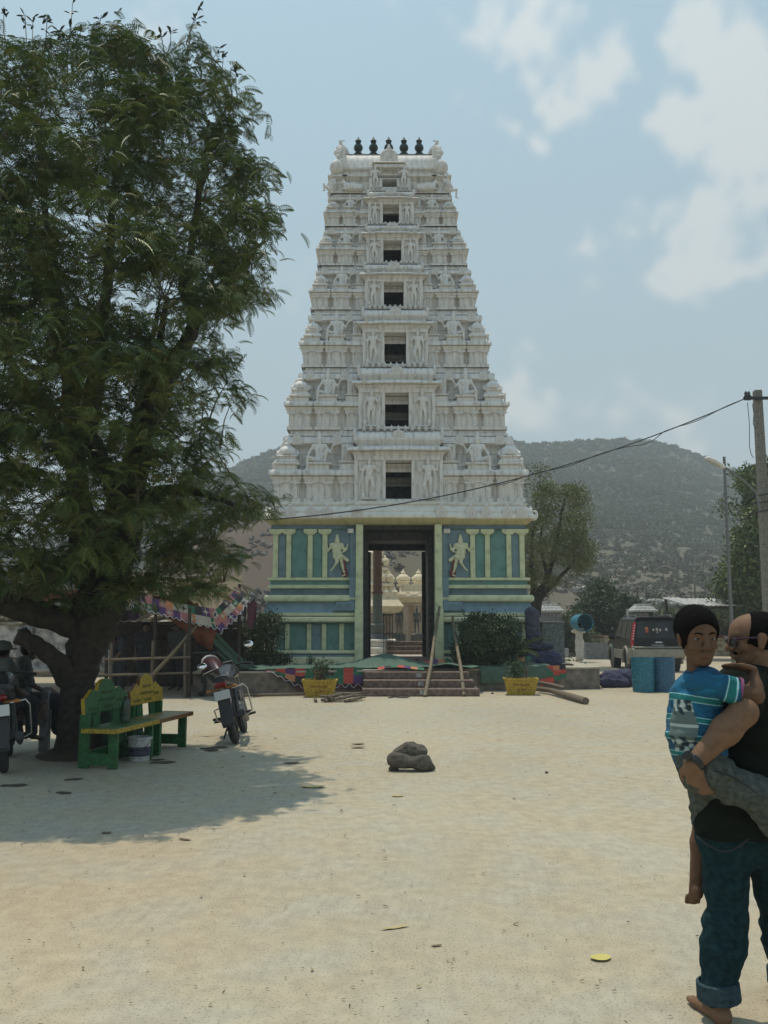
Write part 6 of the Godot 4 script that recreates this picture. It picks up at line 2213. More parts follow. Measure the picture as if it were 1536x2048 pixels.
func big_tree() -> void:
	var D := 11.3
	var t := thing("shade_tree", "large dark spreading shade tree with feathery leaves on the left", "tree", Vector3.ZERO)
	var L := []
	var foot := at(150, 1512, D)
	foot.y = -0.1
	var trunk := [foot] + px_line([[152, 1430], [158, 1350], [172, 1285], [196, 1225], [210, 1160]], D)
	limb(t, "trunk", trunk, [0.29, 0.225, 0.21, 0.24, 0.29, 0.28], mat.bark, [])
	limb(t, "limb", px_line([[200, 1200], [170, 1080], [158, 1000], [150, 900, 0.2], [142, 800, 0.3], [120, 640, 0.4], [90, 420, 0.5], [80, 250, 0.5]], D), [0.22, 0.18, 0.155, 0.13, 0.11, 0.085, 0.055, 0.025], mat.bark, L, 12)
	limb(t, "limb", px_line([[215, 1190], [240, 1060], [235, 980], [195, 920, -0.2], [180, 850, -0.4], [200, 700, -0.6], [220, 500, -0.7], [235, 260, -0.6]], D), [0.22, 0.18, 0.15, 0.13, 0.11, 0.085, 0.055, 0.025], mat.bark, L, 12)
	limb(t, "limb", px_line([[222, 1180], [256, 1040, 0.1], [272, 940, 0.2], [290, 850, 0.2], [335, 750, 0.2], [385, 650, 0.1], [372, 560, 0.1], [395, 420, 0.0], [420, 240, 0.0]], D), [0.22, 0.185, 0.16, 0.135, 0.115, 0.095, 0.07, 0.045, 0.02], mat.bark, L, 12)
	limb(t, "limb", px_line([[180, 1270], [120, 1240, -0.2], [40, 1218, -0.5], [-40, 1180, -0.9], [-140, 1050, -1.2], [-200, 850, -1.2]], D), [0.20, 0.165, 0.15, 0.13, 0.10, 0.05], mat.bark, L, 8)
	limb(t, "limb", px_line([[262, 1010, 0.1], [330, 980, -0.6], [400, 985, -1.0], [470, 1010, -1.2]], D), [0.10, 0.07, 0.05, 0.02], mat.bark, L, 2)
	limb(t, "limb", px_line([[385, 650, 0.1], [430, 600, 0.1], [480, 540, 0.0], [530, 480, 0.0]], D), [0.07, 0.05, 0.035, 0.012], mat.bark, L, 2)
	limb(t, "limb", px_line([[150, 900, 0.2], [80, 820, 0.9], [10, 700, 1.4], [-40, 560, 1.6]], D), [0.12, 0.09, 0.06, 0.02], mat.bark, L, 2)
	limb(t, "limb", px_line([[240, 1050, 0.0], [270, 960, -1.2], [300, 800, -2.0], [330, 600, -2.2]], D), [0.13, 0.10, 0.07, 0.02], mat.bark, L, 2)
	limb(t, "limb", px_line([[210, 1150, 0.0], [230, 1040, 1.0], [270, 850, 1.9], [320, 600, 2.1]], D), [0.13, 0.10, 0.07, 0.02], mat.bark, L, 2)
	# broken stub on the left
	limb(t, "broken_stub", px_line([[140, 1360, -0.1], [112, 1322, -0.3], [72, 1290, -0.5], [36, 1272, -0.6]], D), [0.15, 0.125, 0.10, 0.085], mat.bark, [])
	limb(t, "broken_stub", px_line([[74, 1296, -0.5], [56, 1278, -0.5], [46, 1258, -0.5]], D), [0.09, 0.07, 0.05], mat.bark, [])
	var body := PackedVector2Array([Vector2(-330, 150), Vector2(-120, 20), Vector2(60, 90), Vector2(180, 70), Vector2(225, 30), Vector2(300, 70), Vector2(330, 100), Vector2(395, 40), Vector2(425, 75), Vector2(415, 110), Vector2(450, 105), Vector2(455, 160), Vector2(480, 200), Vector2(505, 225), Vector2(490, 265), Vector2(515, 310), Vector2(522, 345), Vector2(512, 385), Vector2(528, 430), Vector2(562, 440), Vector2(520, 480), Vector2(530, 500), Vector2(515, 530), Vector2(556, 560), Vector2(505, 600), Vector2(470, 620), Vector2(480, 650), Vector2(425, 670), Vector2(468, 705), Vector2(470, 740), Vector2(485, 810), Vector2(425, 800), Vector2(395, 820), Vector2(430, 850), Vector2(450, 880), Vector2(430, 940), Vector2(470, 960), Vector2(532, 985), Vector2(520, 1035), Vector2(470, 1020), Vector2(470, 1060), Vector2(505, 1110), Vector2(470, 1120), Vector2(465, 1165), Vector2(400, 1185), Vector2(310, 1175), Vector2(240, 1200), Vector2(120, 1205), Vector2(60, 1195), Vector2(-60, 1215), Vector2(-250, 1190), Vector2(-380, 900), Vector2(-400, 500)])
	var leaf := leaf_material("feather_leaf", 0.55, 0.42)
	crown(t, body, D - 0.15, 2.9, 1450, 21, frond_mesh(), leaf, Vector2(0.15, 0.29), [Color(0.055, 0.095, 0.028), Color(0.135, 0.175, 0.045), Color(0.16, 0.16, 0.045)], -0.30, 5, L, 0.13, true, 0.008)
	# dark climber leaves on bare shoots above the crown
	var r := RandomNumberGenerator.new()
	r.seed = 19
	var lg := G.new()
	lg.tri(Vector3.ZERO, Vector3(0.16, 0.03, 0.5), Vector3(0, 0, 1))
	lg.tri(Vector3.ZERO, Vector3(0, 0, 1), Vector3(-0.16, 0.03, 0.5))
	lg.tri(Vector3(0.16, 0.03, 0.5), Vector3(0.12, 0.02, 0.75), Vector3(0, 0, 1))
	lg.tri(Vector3(-0.16, 0.03, 0.5), Vector3(0, 0, 1), Vector3(-0.12, 0.02, 0.75))
	var where := []
	var g := G.new()
	for q in [[8, 12, 20, 120], [50, 30, 60, 130], [66, 35, 72, 140], [95, 30, 70, 150], [100, 68, 110, 170], [118, 60, 110, 170], [125, 60, 130, 170], [145, 6, 132, 120], [140, 55, 135, 170], [162, 60, 140, 160], [188, 45, 170, 120], [203, 30, 190, 110], [322, 65, 330, 130], [342, 60, 330, 120], [400, 12, 372, 90], [392, 38, 380, 100], [440, 95, 420, 150], [447, 112, 425, 160], [472, 140, 478, 215], [380, 85, 370, 130], [310, 120, 300, 180], [165, 120, 150, 170], [110, 95, 105, 150], [400, 120, 390, 170]]:
		var top := at(q[0], q[1], D + r.randfn(0, 0.6))
		var bot := at(q[2], q[3], D + r.randfn(0, 0.4))
		g.tube([bot, bot.lerp(top, 0.5) + Vector3(r.randfn(0, 0.04), 0, 0), top], [0.009, 0.006, 0.004], 4)
		for k in 6:
			var p := top.lerp(bot, r.randf() * 0.22)
			where.append(Transform3D(Basis(Vector3.UP, r.randf() * TAU) * Basis(Vector3.RIGHT, r.randf_range(-1.0, 0.5)) * Basis.from_scale(Vector3.ONE * r.randf_range(0.09, 0.14)), p))
	crowd(t, "climber_leaves", lg.mesh(), leaf, where, [Color(0.03, 0.04, 0.03), Color(0.04, 0.05, 0.045)])
	var sh := part(t, "climber_shoots", g, mat.twig)
	sh.set_meta("kind", "stuff")
	# loose dark soil round the foot
	var so := thing("leaf_litter_ring", "dark soil and dead leaves heaped round the shade tree's foot", "soil", V(foot.x, 0.0, D))
	so.set_meta("kind", "stuff")
	g = G.new()
	g.lathe([[0.66, -0.03], [0.58, 0.02], [0.45, 0.05], [0.30, 0.09], [0.0, 0.10]], 20, Vector3(0.1, 0, -0.1))
	for i in g.v.size():
		var p := g.v[i]
		g.v[i] = p + Vector3(0, 0, 0) + Vector3(rng.randf() * 0.0, noise(4, 3.0, 2).get_noise_3dv(p) * 0.05, 0) if p.y > 0.0 else p
	part(so, "soil_heap", g, mat.soil, Transform3D.IDENTITY, 60.0)


func plain_tree(called: String, label: String, cat: String, outline: PackedVector2Array, d: float, half: float, trunks: Array, radii: Array, n: int, per: int, leaf: Mesh, m: Material, size: Vector2, cols: Array, gap: float, sd: int, spread: float, group := "", twig := 0.012) -> void:
	var t := thing(called, label, cat, Vector3.ZERO, 0.0, group)
	var L := []
	for i in trunks.size():
		var pts := px_line(trunks[i], d)
		if i == 0:
			pts[0].y = minf(pts[0].y, hill_height(pts[0].x, d) - 0.05)
		limb(t, "trunk" if i == 0 else "limb", pts, radii[i], mat.bark, L, 2)
	crown(t, outline, d, half, n, per, leaf, m, size, cols, gap, sd, L, spread, false, twig)


func other_plants() -> void:
	var sp := spray_mesh(3, 16, 0.30, 0.35)
	var lm := leaf_material("small_leaf", 0.6, 0.4)
	# thin olive tree right of the tower
	plain_tree("thin_tree", "thin olive tree with bare forked limbs right of the tower", "tree", PackedVector2Array([Vector2(1052, 950), Vector2(1085, 935), Vector2(1120, 975), Vector2(1165, 975), Vector2(1180, 1015), Vector2(1172, 1060), Vector2(1196, 1090), Vector2(1175, 1140), Vector2(1140, 1150), Vector2(1130, 1180), Vector2(1085, 1165), Vector2(1045, 1170), Vector2(1040, 1000)]), 34.0, 1.8,
		[[[1066, 1312], [1072, 1215], [1092, 1160], [1112, 1090], [1122, 1030], [1135, 985]], [[1070, 1220], [1062, 1130], [1068, 1040], [1082, 950]], [[1078, 1200], [1110, 1165], [1150, 1120], [1172, 1080]], [[1095, 1150], [1080, 1080], [1100, 1010], [1112, 980]]], [[0.22, 0.19, 0.13, 0.09, 0.05, 0.02], [0.14, 0.09, 0.05, 0.015], [0.12, 0.08, 0.05, 0.015], [0.08, 0.05, 0.03, 0.012]],
		230, 5, sp, lm, Vector2(0.24, 0.42), [Color(0.10, 0.12, 0.04), Color(0.165, 0.18, 0.06), Color(0.13, 0.12, 0.055)], 0.0, 31, 0.20, "", 0.008)
	# green tree at the right edge
	plain_tree("green_tree", "leafy green tree behind the utility pole at right", "tree", PackedVector2Array([Vector2(1462, 975), Vector2(1500, 942), Vector2(1560, 930), Vector2(1660, 1000), Vector2(1660, 1230), Vector2(1540, 1250), Vector2(1478, 1240), Vector2(1448, 1200), Vector2(1440, 1150), Vector2(1475, 1110), Vector2(1468, 1075), Vector2(1500, 1050), Vector2(1478, 1020), Vector2(1455, 1010)]), 41.0, 2.6,
		[[[1560, 1320], [1555, 1230], [1540, 1120], [1530, 1020]], [[1556, 1230], [1510, 1180], [1480, 1130]], [[1550, 1200], [1600, 1100], [1620, 1030]]], [[0.25, 0.2, 0.14, 0.04], [0.13, 0.08, 0.02], [0.14, 0.09, 0.03]],
		420, 8, sp, lm, Vector2(0.45, 0.8), [Color(0.055, 0.085, 0.025), Color(0.11, 0.145, 0.035), Color(0.14, 0.15, 0.04)], -0.15, 32, 0.28)
	# bushes beyond the boundary wall
	var bs := [[[1160, 1268], [1165, 1225], [1185, 1180], [1210, 1168], [1228, 1200], [1235, 1268], 49.0, "tall dark bush beyond the wall, above the drum carrier"], [[1222, 1268], [1228, 1215], [1250, 1195], [1275, 1215], [1290, 1268], [1250, 1275], 48.0, "rounded dark bush left of the gate pillar behind the car"], [[1310, 1272], [1316, 1240], [1335, 1228], [1360, 1236], [1380, 1272], [1340, 1276], 50.0, "low scrubby bush between the gate pillar and tin roof"], [[1118, 1290], [1122, 1250], [1140, 1235], [1165, 1250], [1172, 1285], [1140, 1292], 46.6, "pale low bush between tower pillar and drum carrier"], [[1380, 1260], [1400, 1225], [1450, 1218], [1500, 1230], [1530, 1260], [1450, 1268], 47.5, "green bush growing under the tin roof shelter"]]
	for i in bs.size():
		var b: Array = bs[i]
		var pg := PackedVector2Array()
		for k in 6:
			pg.append(Vector2(b[k][0], b[k][1]))
		var cx: float = (b[0][0] + b[4][0]) * 0.5
		var dk: bool = i < 2
		plain_tree("bush", b[7], "bush", pg, b[6], 1.4, [[[cx, 1316], [cx + 2, 1280], [cx - 3, 1240]]], [[0.10, 0.07, 0.02]], 120 if dk else 80, 8, sp, lm, Vector2(0.45, 0.8), [Color(0.028, 0.048, 0.02) if dk else Color(0.07, 0.085, 0.03), Color(0.055, 0.085, 0.03) if dk else Color(0.12, 0.13, 0.05), Color(0.09, 0.10, 0.035)], -0.4, 40 + i, 0.22, "", 0.0)
	# greenery over the white wall at far left
	plain_tree("bush", "yellow-green bush showing above the whitewashed wall at far left", "bush", PackedVector2Array([Vector2(-120, 1262), Vector2(-100, 1220), Vector2(0, 1212), Vector2(70, 1228), Vector2(95, 1262)]), 32.0, 1.2, [[[-20, 1310], [-10, 1270], [0, 1235]]], [[0.10, 0.07, 0.02]], 120, 8, sp, lm, Vector2(0.35, 0.6), [Color(0.07, 0.09, 0.03), Color(0.15, 0.16, 0.05), Color(0.16, 0.16, 0.06)], -0.4, 55, 0.2, "", 0.0)
	# shrub beside the door, with a few arching palm leaves
	var sl := spray_mesh(8, 18, 0.36, 0.1)
	plain_tree("dark_shrub", "dense dark green shrub covering the tower base right of the door", "shrub", PackedVector2Array([Vector2(918, 1330), Vector2(915, 1290), Vector2(925, 1255), Vector2(950, 1238), Vector2(985, 1235), Vector2(1015, 1242), Vector2(1030, 1265), Vector2(1038, 1300), Vector2(1035, 1332), Vector2(970, 1338)]), 22.75, 0.55, [[[975, 1338], [972, 1300], [965, 1265]], [[978, 1335], [1000, 1295], [1010, 1260]]], [[0.04, 0.03, 0.01], [0.03, 0.02, 0.01]], 230, 7, sl, lm, Vector2(0.16, 0.27), [Color(0.022, 0.042, 0.018), Color(0.045, 0.075, 0.026), Color(0.07, 0.10, 0.03)], -0.5, 61, 0.08, "", 0.006)
	var t := thing("palm_shrub", "small yellow-green palm arching out right of the dark shrub", "palm", V(3.22, 0.55, 22.9))
	var r := RandomNumberGenerator.new()
	r.seed = 4
	var pm := frond_mesh(12, 0.05, 0.22, 0.55)
	var w := []
	for k in 11:
		w.append(Transform3D((Basis(Vector3.UP, r.randf() * TAU) * Basis(Vector3.RIGHT, -r.randf_range(0.5, 1.15))).scaled(Vector3.ONE * r.randf_range(0.9, 1.25)), Vector3(0, 0.12, 0)))
	crowd(t, "palm_leaves", pm, lm, w, [Color(0.12, 0.14, 0.03), Color(0.16, 0.17, 0.05), Color(0.09, 0.12, 0.03)])
	var g := G.new()
	g.tube([Vector3.ZERO, Vector3(0.02, 0.15, 0)], [0.05, 0.04], 7)
	part(t, "stem", g, mat.bark)
	# twiggy shrub left of the tower, small plants on the platform and in the tubs
	plain_tree("twiggy_shrub", "sparse twiggy shrub growing at the tower's left corner", "shrub", PackedVector2Array([Vector2(500, 1335), Vector2(488, 1290), Vector2(500, 1245), Vector2(520, 1232), Vector2(548, 1225), Vector2(552, 1260), Vector2(540, 1300), Vector2(572, 1318), Vector2(568, 1338)]), 22.9, 0.5, [[[525, 1338], [522, 1300], [528, 1240]], [[530, 1336], [545, 1290], [550, 1230]], [[520, 1336], [505, 1300], [500, 1255]]], [[0.03, 0.02, 0.008], [0.02, 0.014, 0.006], [0.02, 0.014, 0.006]], 110, 5, sl, lm, Vector2(0.14, 0.24), [Color(0.03, 0.05, 0.022), Color(0.07, 0.09, 0.03), Color(0.10, 0.10, 0.04)], -0.1, 62, 0.09, "", 0.006)
	var pots := [[V(-1.44, 0.33, 20.25), 0.36, 34, "feathery green plant growing in the left yellow planter"], [V(3.06, 0.33, 20.85), 0.34, 34, "bushy green plant growing in the right yellow planter"], [V(-1.85, 0.56, 22.6), 0.22, 22, "small green plant on the platform left of the mound"], [V(-1.35, 0.56, 22.8), 0.14, 10, "tiny green plant on the platform nearest the door post"], [V(10.0, 0.6, 42.0), 0.5, 12, "spiky dark plant standing in the stone trough"], [V(5.4, 0.0, 26.0), 0.55, 26, "green plant growing behind the grey rendered box"]]
	for i in pots.size():
		var q: Array = pots[i]
		t = thing("potted_plant" if i < 2 or i == 4 else "small_plant", q[3], "plant", q[0])
		w = []
		g = G.new()
		for k in q[2]:
			var a := r.randf() * TAU
			var hgt: float = q[1] * r.randf_range(0.3, 1.1)
			var p := Vector3(cos(a) * q[1] * 0.55 * r.randf(), hgt, sin(a) * q[1] * 0.4 * r.randf())
			w.append(Transform3D(Basis.from_euler(Vector3(r.randf() * TAU, r.randf() * TAU, r.randf() * TAU)).scaled(Vector3.ONE * q[1] * r.randf_range(0.35, 0.6)), p))
			if k % 4 == 0:
				g.tube([Vector3(p.x * 0.2, -0.03, p.z * 0.2), p], [0.007, 0.004], 4)
		crowd(t, "leaves", sl, lm, w, [Color(0.03, 0.065, 0.025), Color(0.06, 0.10, 0.035)])
		part(t, "stems", g, mat.twig)
	# bare saplings in the right tub
	t = thing("bare_sapling", "thin leafless sapling standing in the right yellow planter", "sapling", V(3.30, 0.33, 20.85))
	for k in 4:
		g = G.new()
		g.tube([Vector3.ZERO, Vector3(0.02 * k - 0.04, 0.22, 0.02), Vector3(0.10 * k - 0.12, 0.48, 0.0)], [0.010, 0.008, 0.004], 5)
		part(t, "branch", g, mat.old_wood)


func torus(g: G, c: Vector3, R: float, r: float, n := 28, m := 8, sq := 1.0) -> void:
	var prev := []
	for i in n + 1:
		var a := TAU * i / n
		var ring := []
		for k in m:
			var b := TAU * k / m
			var q := R + cos(b) * r * sq
			ring.append(c + Vector3(sin(b) * r, cos(a) * q, sin(a) * q))
		if i:
			for k in m:
				g.quad(prev[k], ring[k], ring[(k + 1) % m], prev[(k + 1) % m])
		prev = ring


func one(parent: Node, called: String, m: Material, build: Callable, crease := 50.0) -> MeshInstance3D:
	var g := G.new()
	build.call(g)
	return part(parent, called, g, m, Transform3D.IDENTITY, crease)


# forward is -z; stands at the origin between its wheels
func motorbike(t: Node3D) -> void:
	for s in [1, -1]:
		var w := one(t, "wheel", mat.rubber, func(g): torus(g, Vector3(0, 0.30, 0.64 * s), 0.252, 0.05, 32, 10))
		one(w, "rim", mat.steel, func(g): torus(g, Vector3(0, 0.30, 0.64 * s), 0.205, 0.018, 28, 6))
		one(w, "hub", mat.black, func(g):
			g.tube([Vector3(-0.06, 0.30, 0.64 * s), Vector3(0.06, 0.30, 0.64 * s)], [0.06], 12)
			for k in 5:
				var a := TAU * k / 5.0
				g.tube([Vector3(0, 0.30, 0.64 * s), Vector3(0, 0.30 + cos(a) * 0.2, 0.64 * s + sin(a) * 0.2)], [0.018], 6))
	one(t, "rear_mudguard", mat.black, func(g):
		var pts := []
		for i in 9:
			var a := -0.5 + i * 0.27
			pts.append(Vector3(0, 0.30 + cos(a) * 0.34, 0.64 + sin(a) * 0.34))
		g.tube(pts, [0.085], 8, 0.25))
	one(t, "mud_flap", mat.black, func(g): g.box(Vector3(0, 0.47, 0.985), Vector3(0.17, 0.34, 0.02), Basis(Vector3.RIGHT, -0.25), 0.008))
	one(t, "front_mudguard", mat.black, func(g):
		var pts := []
		for i in 8:
			var a := -1.2 + i * 0.3
			pts.append(Vector3(0, 0.30 + cos(a) * 0.335, -0.64 + sin(a) * 0.335))
		g.tube(pts, [0.07], 8, 0.25))
	one(t, "number_plate", M("plate_white", 0.62, 0.62, 0.60, 0.5), func(g): g.box(Vector3(0, 0.70, 1.00), Vector3(0.21, 0.12, 0.012), Basis(Vector3.RIGHT, -0.2), 0.004))
	one(t, "tail_lamp", M("lamp_red", 0.22, 0.015, 0.012, 0.25), func(g): g.box(Vector3(0, 0.83, 0.93), Vector3(0.17, 0.07, 0.10), Basis(Vector3.RIGHT, -0.2), 0.025))
	one(t, "tail_cowl", mat.black, func(g):
		g.tube([Vector3(0, 0.80, 0.25), Vector3(0, 0.84, 0.6), Vector3(0, 0.885, 0.92)], [0.14, 0.13, 0.07], 12, 0.62))
	one(t, "seat", M("seat_vinyl", 0.02, 0.02, 0.022, 0.6), func(g):
		g.tube([Vector3(0, 0.80, -0.10), Vector3(0, 0.82, 0.2), Vector3(0, 0.885, 0.45), Vector3(0, 0.90, 0.80)], [0.10, 0.14, 0.145, 0.10], 12, 0.45))
	one(t, "fuel_tank", M("tank_paint", 0.018, 0.018, 0.02, 0.22), func(g):
		g.tube([Vector3(0, 0.84, -0.52), Vector3(0, 0.92, -0.42), Vector3(0, 0.94, -0.2), Vector3(0, 0.86, 0.02)], [0.08, 0.155, 0.16, 0.09], 14, 0.8))
	one(t, "engine", mat.steel, func(g):
		g.box(Vector3(0, 0.40, -0.08), Vector3(0.26, 0.24, 0.36), Basis.IDENTITY, 0.05)
		g.box(Vector3(0, 0.60, -0.20), Vector3(0.17, 0.22, 0.18), Basis(Vector3.RIGHT, 0.25), 0.02)
		for k in 6:
			g.box(Vector3(0, 0.53 + k * 0.03, -0.20), Vector3(0.23, 0.008, 0.24), Basis(Vector3.RIGHT, 0.25)))
	one(t, "frame", mat.black, func(g):
		g.tube([Vector3(0, 0.86, -0.5), Vector3(0, 0.55, -0.35), Vector3(0, 0.28, -0.2), Vector3(0, 0.28, 0.15), Vector3(0, 0.70, 0.3)], [0.022], 8)
		for s in [-1, 1]:
			g.tube([Vector3(s * 0.10, 0.30, 0.64), Vector3(s * 0.10, 0.36, 0.1)], [0.024], 8)
			g.tube([Vector3(s * 0.11, 0.33, 0.62), Vector3(s * 0.11, 0.74, 0.42)], [0.03], 8))
	one(t, "exhaust", mat.black, func(g):
		g.tube([Vector3(0.08, 0.5, -0.34), Vector3(0.13, 0.28, -0.3), Vector3(0.16, 0.24, 0.1), Vector3(0.17, 0.32, 0.4), Vector3(0.18, 0.40, 0.85)], [0.02, 0.02, 0.03, 0.048, 0.05], 10))
	one(t, "leg_guard", mat.chrome, func(g):
		g.tube([Vector3(0.10, 0.74, 0.62), Vector3(0.26, 0.76, 0.60), Vector3(0.30, 0.70, 0.58), Vector3(0.30, 0.38, 0.52), Vector3(0.14, 0.30, 0.50)], [0.011], 8)
		g.tube([Vector3(-0.10, 0.52, 0.62), Vector3(-0.20, 0.50, 0.60), Vector3(-0.20, 0.36, 0.5), Vector3(-0.12, 0.28, 0.45)], [0.011], 8))
	for s in [-1, 1]:
		one(t, "fork", mat.steel, func(g): g.tube([Vector3(s * 0.09, 0.30, -0.66), Vector3(s * 0.09, 0.66, -0.56), Vector3(s * 0.09, 1.0, -0.46)], [0.028, 0.024, 0.02], 8))
		one(t, "foot_peg", mat.rubber, func(g):
			g.tube([Vector3(s * 0.12, 0.30, 0.12), Vector3(s * 0.30, 0.31, 0.12)], [0.018], 8)
			g.tube([Vector3(s * 0.12, 0.36, 0.42), Vector3(s * 0.27, 0.37, 0.42)], [0.018], 8))
		var mr := one(t, "mirror", mat.black, func(g):
			g.tube([Vector3(s * 0.24, 1.02, -0.44), Vector3(s * 0.27, 1.14, -0.43), Vector3(s * 0.34, 1.17 + 0.08 * s, -0.42)], [0.008], 6)
			g.ball(Vector3(s * 0.37, 1.19 + 0.08 * s, -0.43), Vector3(0.080, 0.056, 0.018), 14))
		one(mr, "mirror_glass", M("mirror", 0.85, 0.87, 0.9, 0.08, "", 1.0, "", 0.0, 1.0), func(g): g.ball(Vector3(s * 0.37, 1.19 + 0.08 * s, -0.417), Vector3(0.072, 0.049, 0.010), 14, Basis(Vector3.RIGHT, -0.1)))
		one(t, "indicator", M("amber", 0.45, 0.16, 0.02, 0.3), func(g):
			g.tube([Vector3(s * 0.05, 0.78, 0.90), Vector3(s * 0.16, 0.78, 0.90)], [0.010], 6)
			g.ball(Vector3(s * 0.18, 0.78, 0.90), Vector3(0.035, 0.022, 0.025), 8))
	one(t, "handlebar", mat.black, func(g):
		g.tube([Vector3(-0.36, 0.98, -0.34), Vector3(-0.2, 1.02, -0.44), Vector3(0, 1.0, -0.46), Vector3(0.2, 1.02, -0.44), Vector3(0.36, 0.98, -0.34)], [0.016], 8)
		for s in [-1, 1]:
			g.tube([Vector3(s * 0.24, 1.01, -0.42), Vector3(s * 0.37, 0.98, -0.335)], [0.021], 8))
	one(t, "head_lamp", mat.black, func(g):
		g.ball(Vector3(0, 0.94, -0.62), Vector3(0.12, 0.12, 0.11), 12)
		g.box(Vector3(0, 1.06, -0.50), Vector3(0.16, 0.06, 0.10), Basis(Vector3.RIGHT, -0.4), 0.02))
	one(t, "side_stand", mat.black, func(g):
		g.tube([Vector3(-0.10, 0.26, 0.08), Vector3(-0.26, -0.02, 0.16)], [0.014], 6))


func vehicles() -> void:
	var t := thing("motorbike", "black motorbike parked leaning by the benches, two mirrors up", "motorbike", V(-2.06, 0.0, 13.05), 0.07)
	motorbike(t)
	t.rotation.z = deg_to_rad(14.0)
	var c: Node3D = t.duplicate()
	c.name = "motorbike_001"
	add_child(c, true)
	tag(c, "black motorbike cut by the left edge, white plate behind", "motorbike")
	c.position = V(-4.40, 0, 10.63)
	c.rotation = Vector3(0, 0.36, deg_to_rad(6.0))
	suv()
	# red and white thing behind the parked motorbike: the tank of another one, mostly hidden
	t = thing("motorbike", "maroon and white scooter body half hidden behind the motorbike's mirror", "scooter", V(-3.80, 0, 19.75), 0.5)
	one(t, "body", M("maroon_paint", 0.045, 0.01, 0.015, 0.3), func(g):
		g.tube([Vector3(0, 0.62, 0.55), Vector3(0, 0.74, 0.2), Vector3(0, 0.78, -0.15), Vector3(0, 0.6, -0.35)], [0.10, 0.19, 0.2, 0.1], 12, 0.8))
	one(t, "white_stripe", mat.plate_white, func(g):
		g.tube([Vector3(0, 0.78, -0.02), Vector3(0, 0.785, -0.08)], [0.203], 12, 0.81))
	for s in [-1, 1]:
		one(t, "wheel", mat.rubber, func(g): torus(g, Vector3(0, 0.26, 0.6 * s), 0.21, 0.05))
	one(t, "frame", mat.black, func(g):
		g.tube([Vector3(0, 0.3, 0.6), Vector3(0, 0.45, 0.1), Vector3(0, 0.5, -0.4), Vector3(0, 0.95, -0.5)], [0.05], 8)
		g.tube([Vector3(0, 0.95, -0.5), Vector3(0, 0.3, -0.6)], [0.04], 8)
		g.tube([Vector3(-0.3, 0.98, -0.42), Vector3(0.3, 0.98, -0.42)], [0.02], 6))


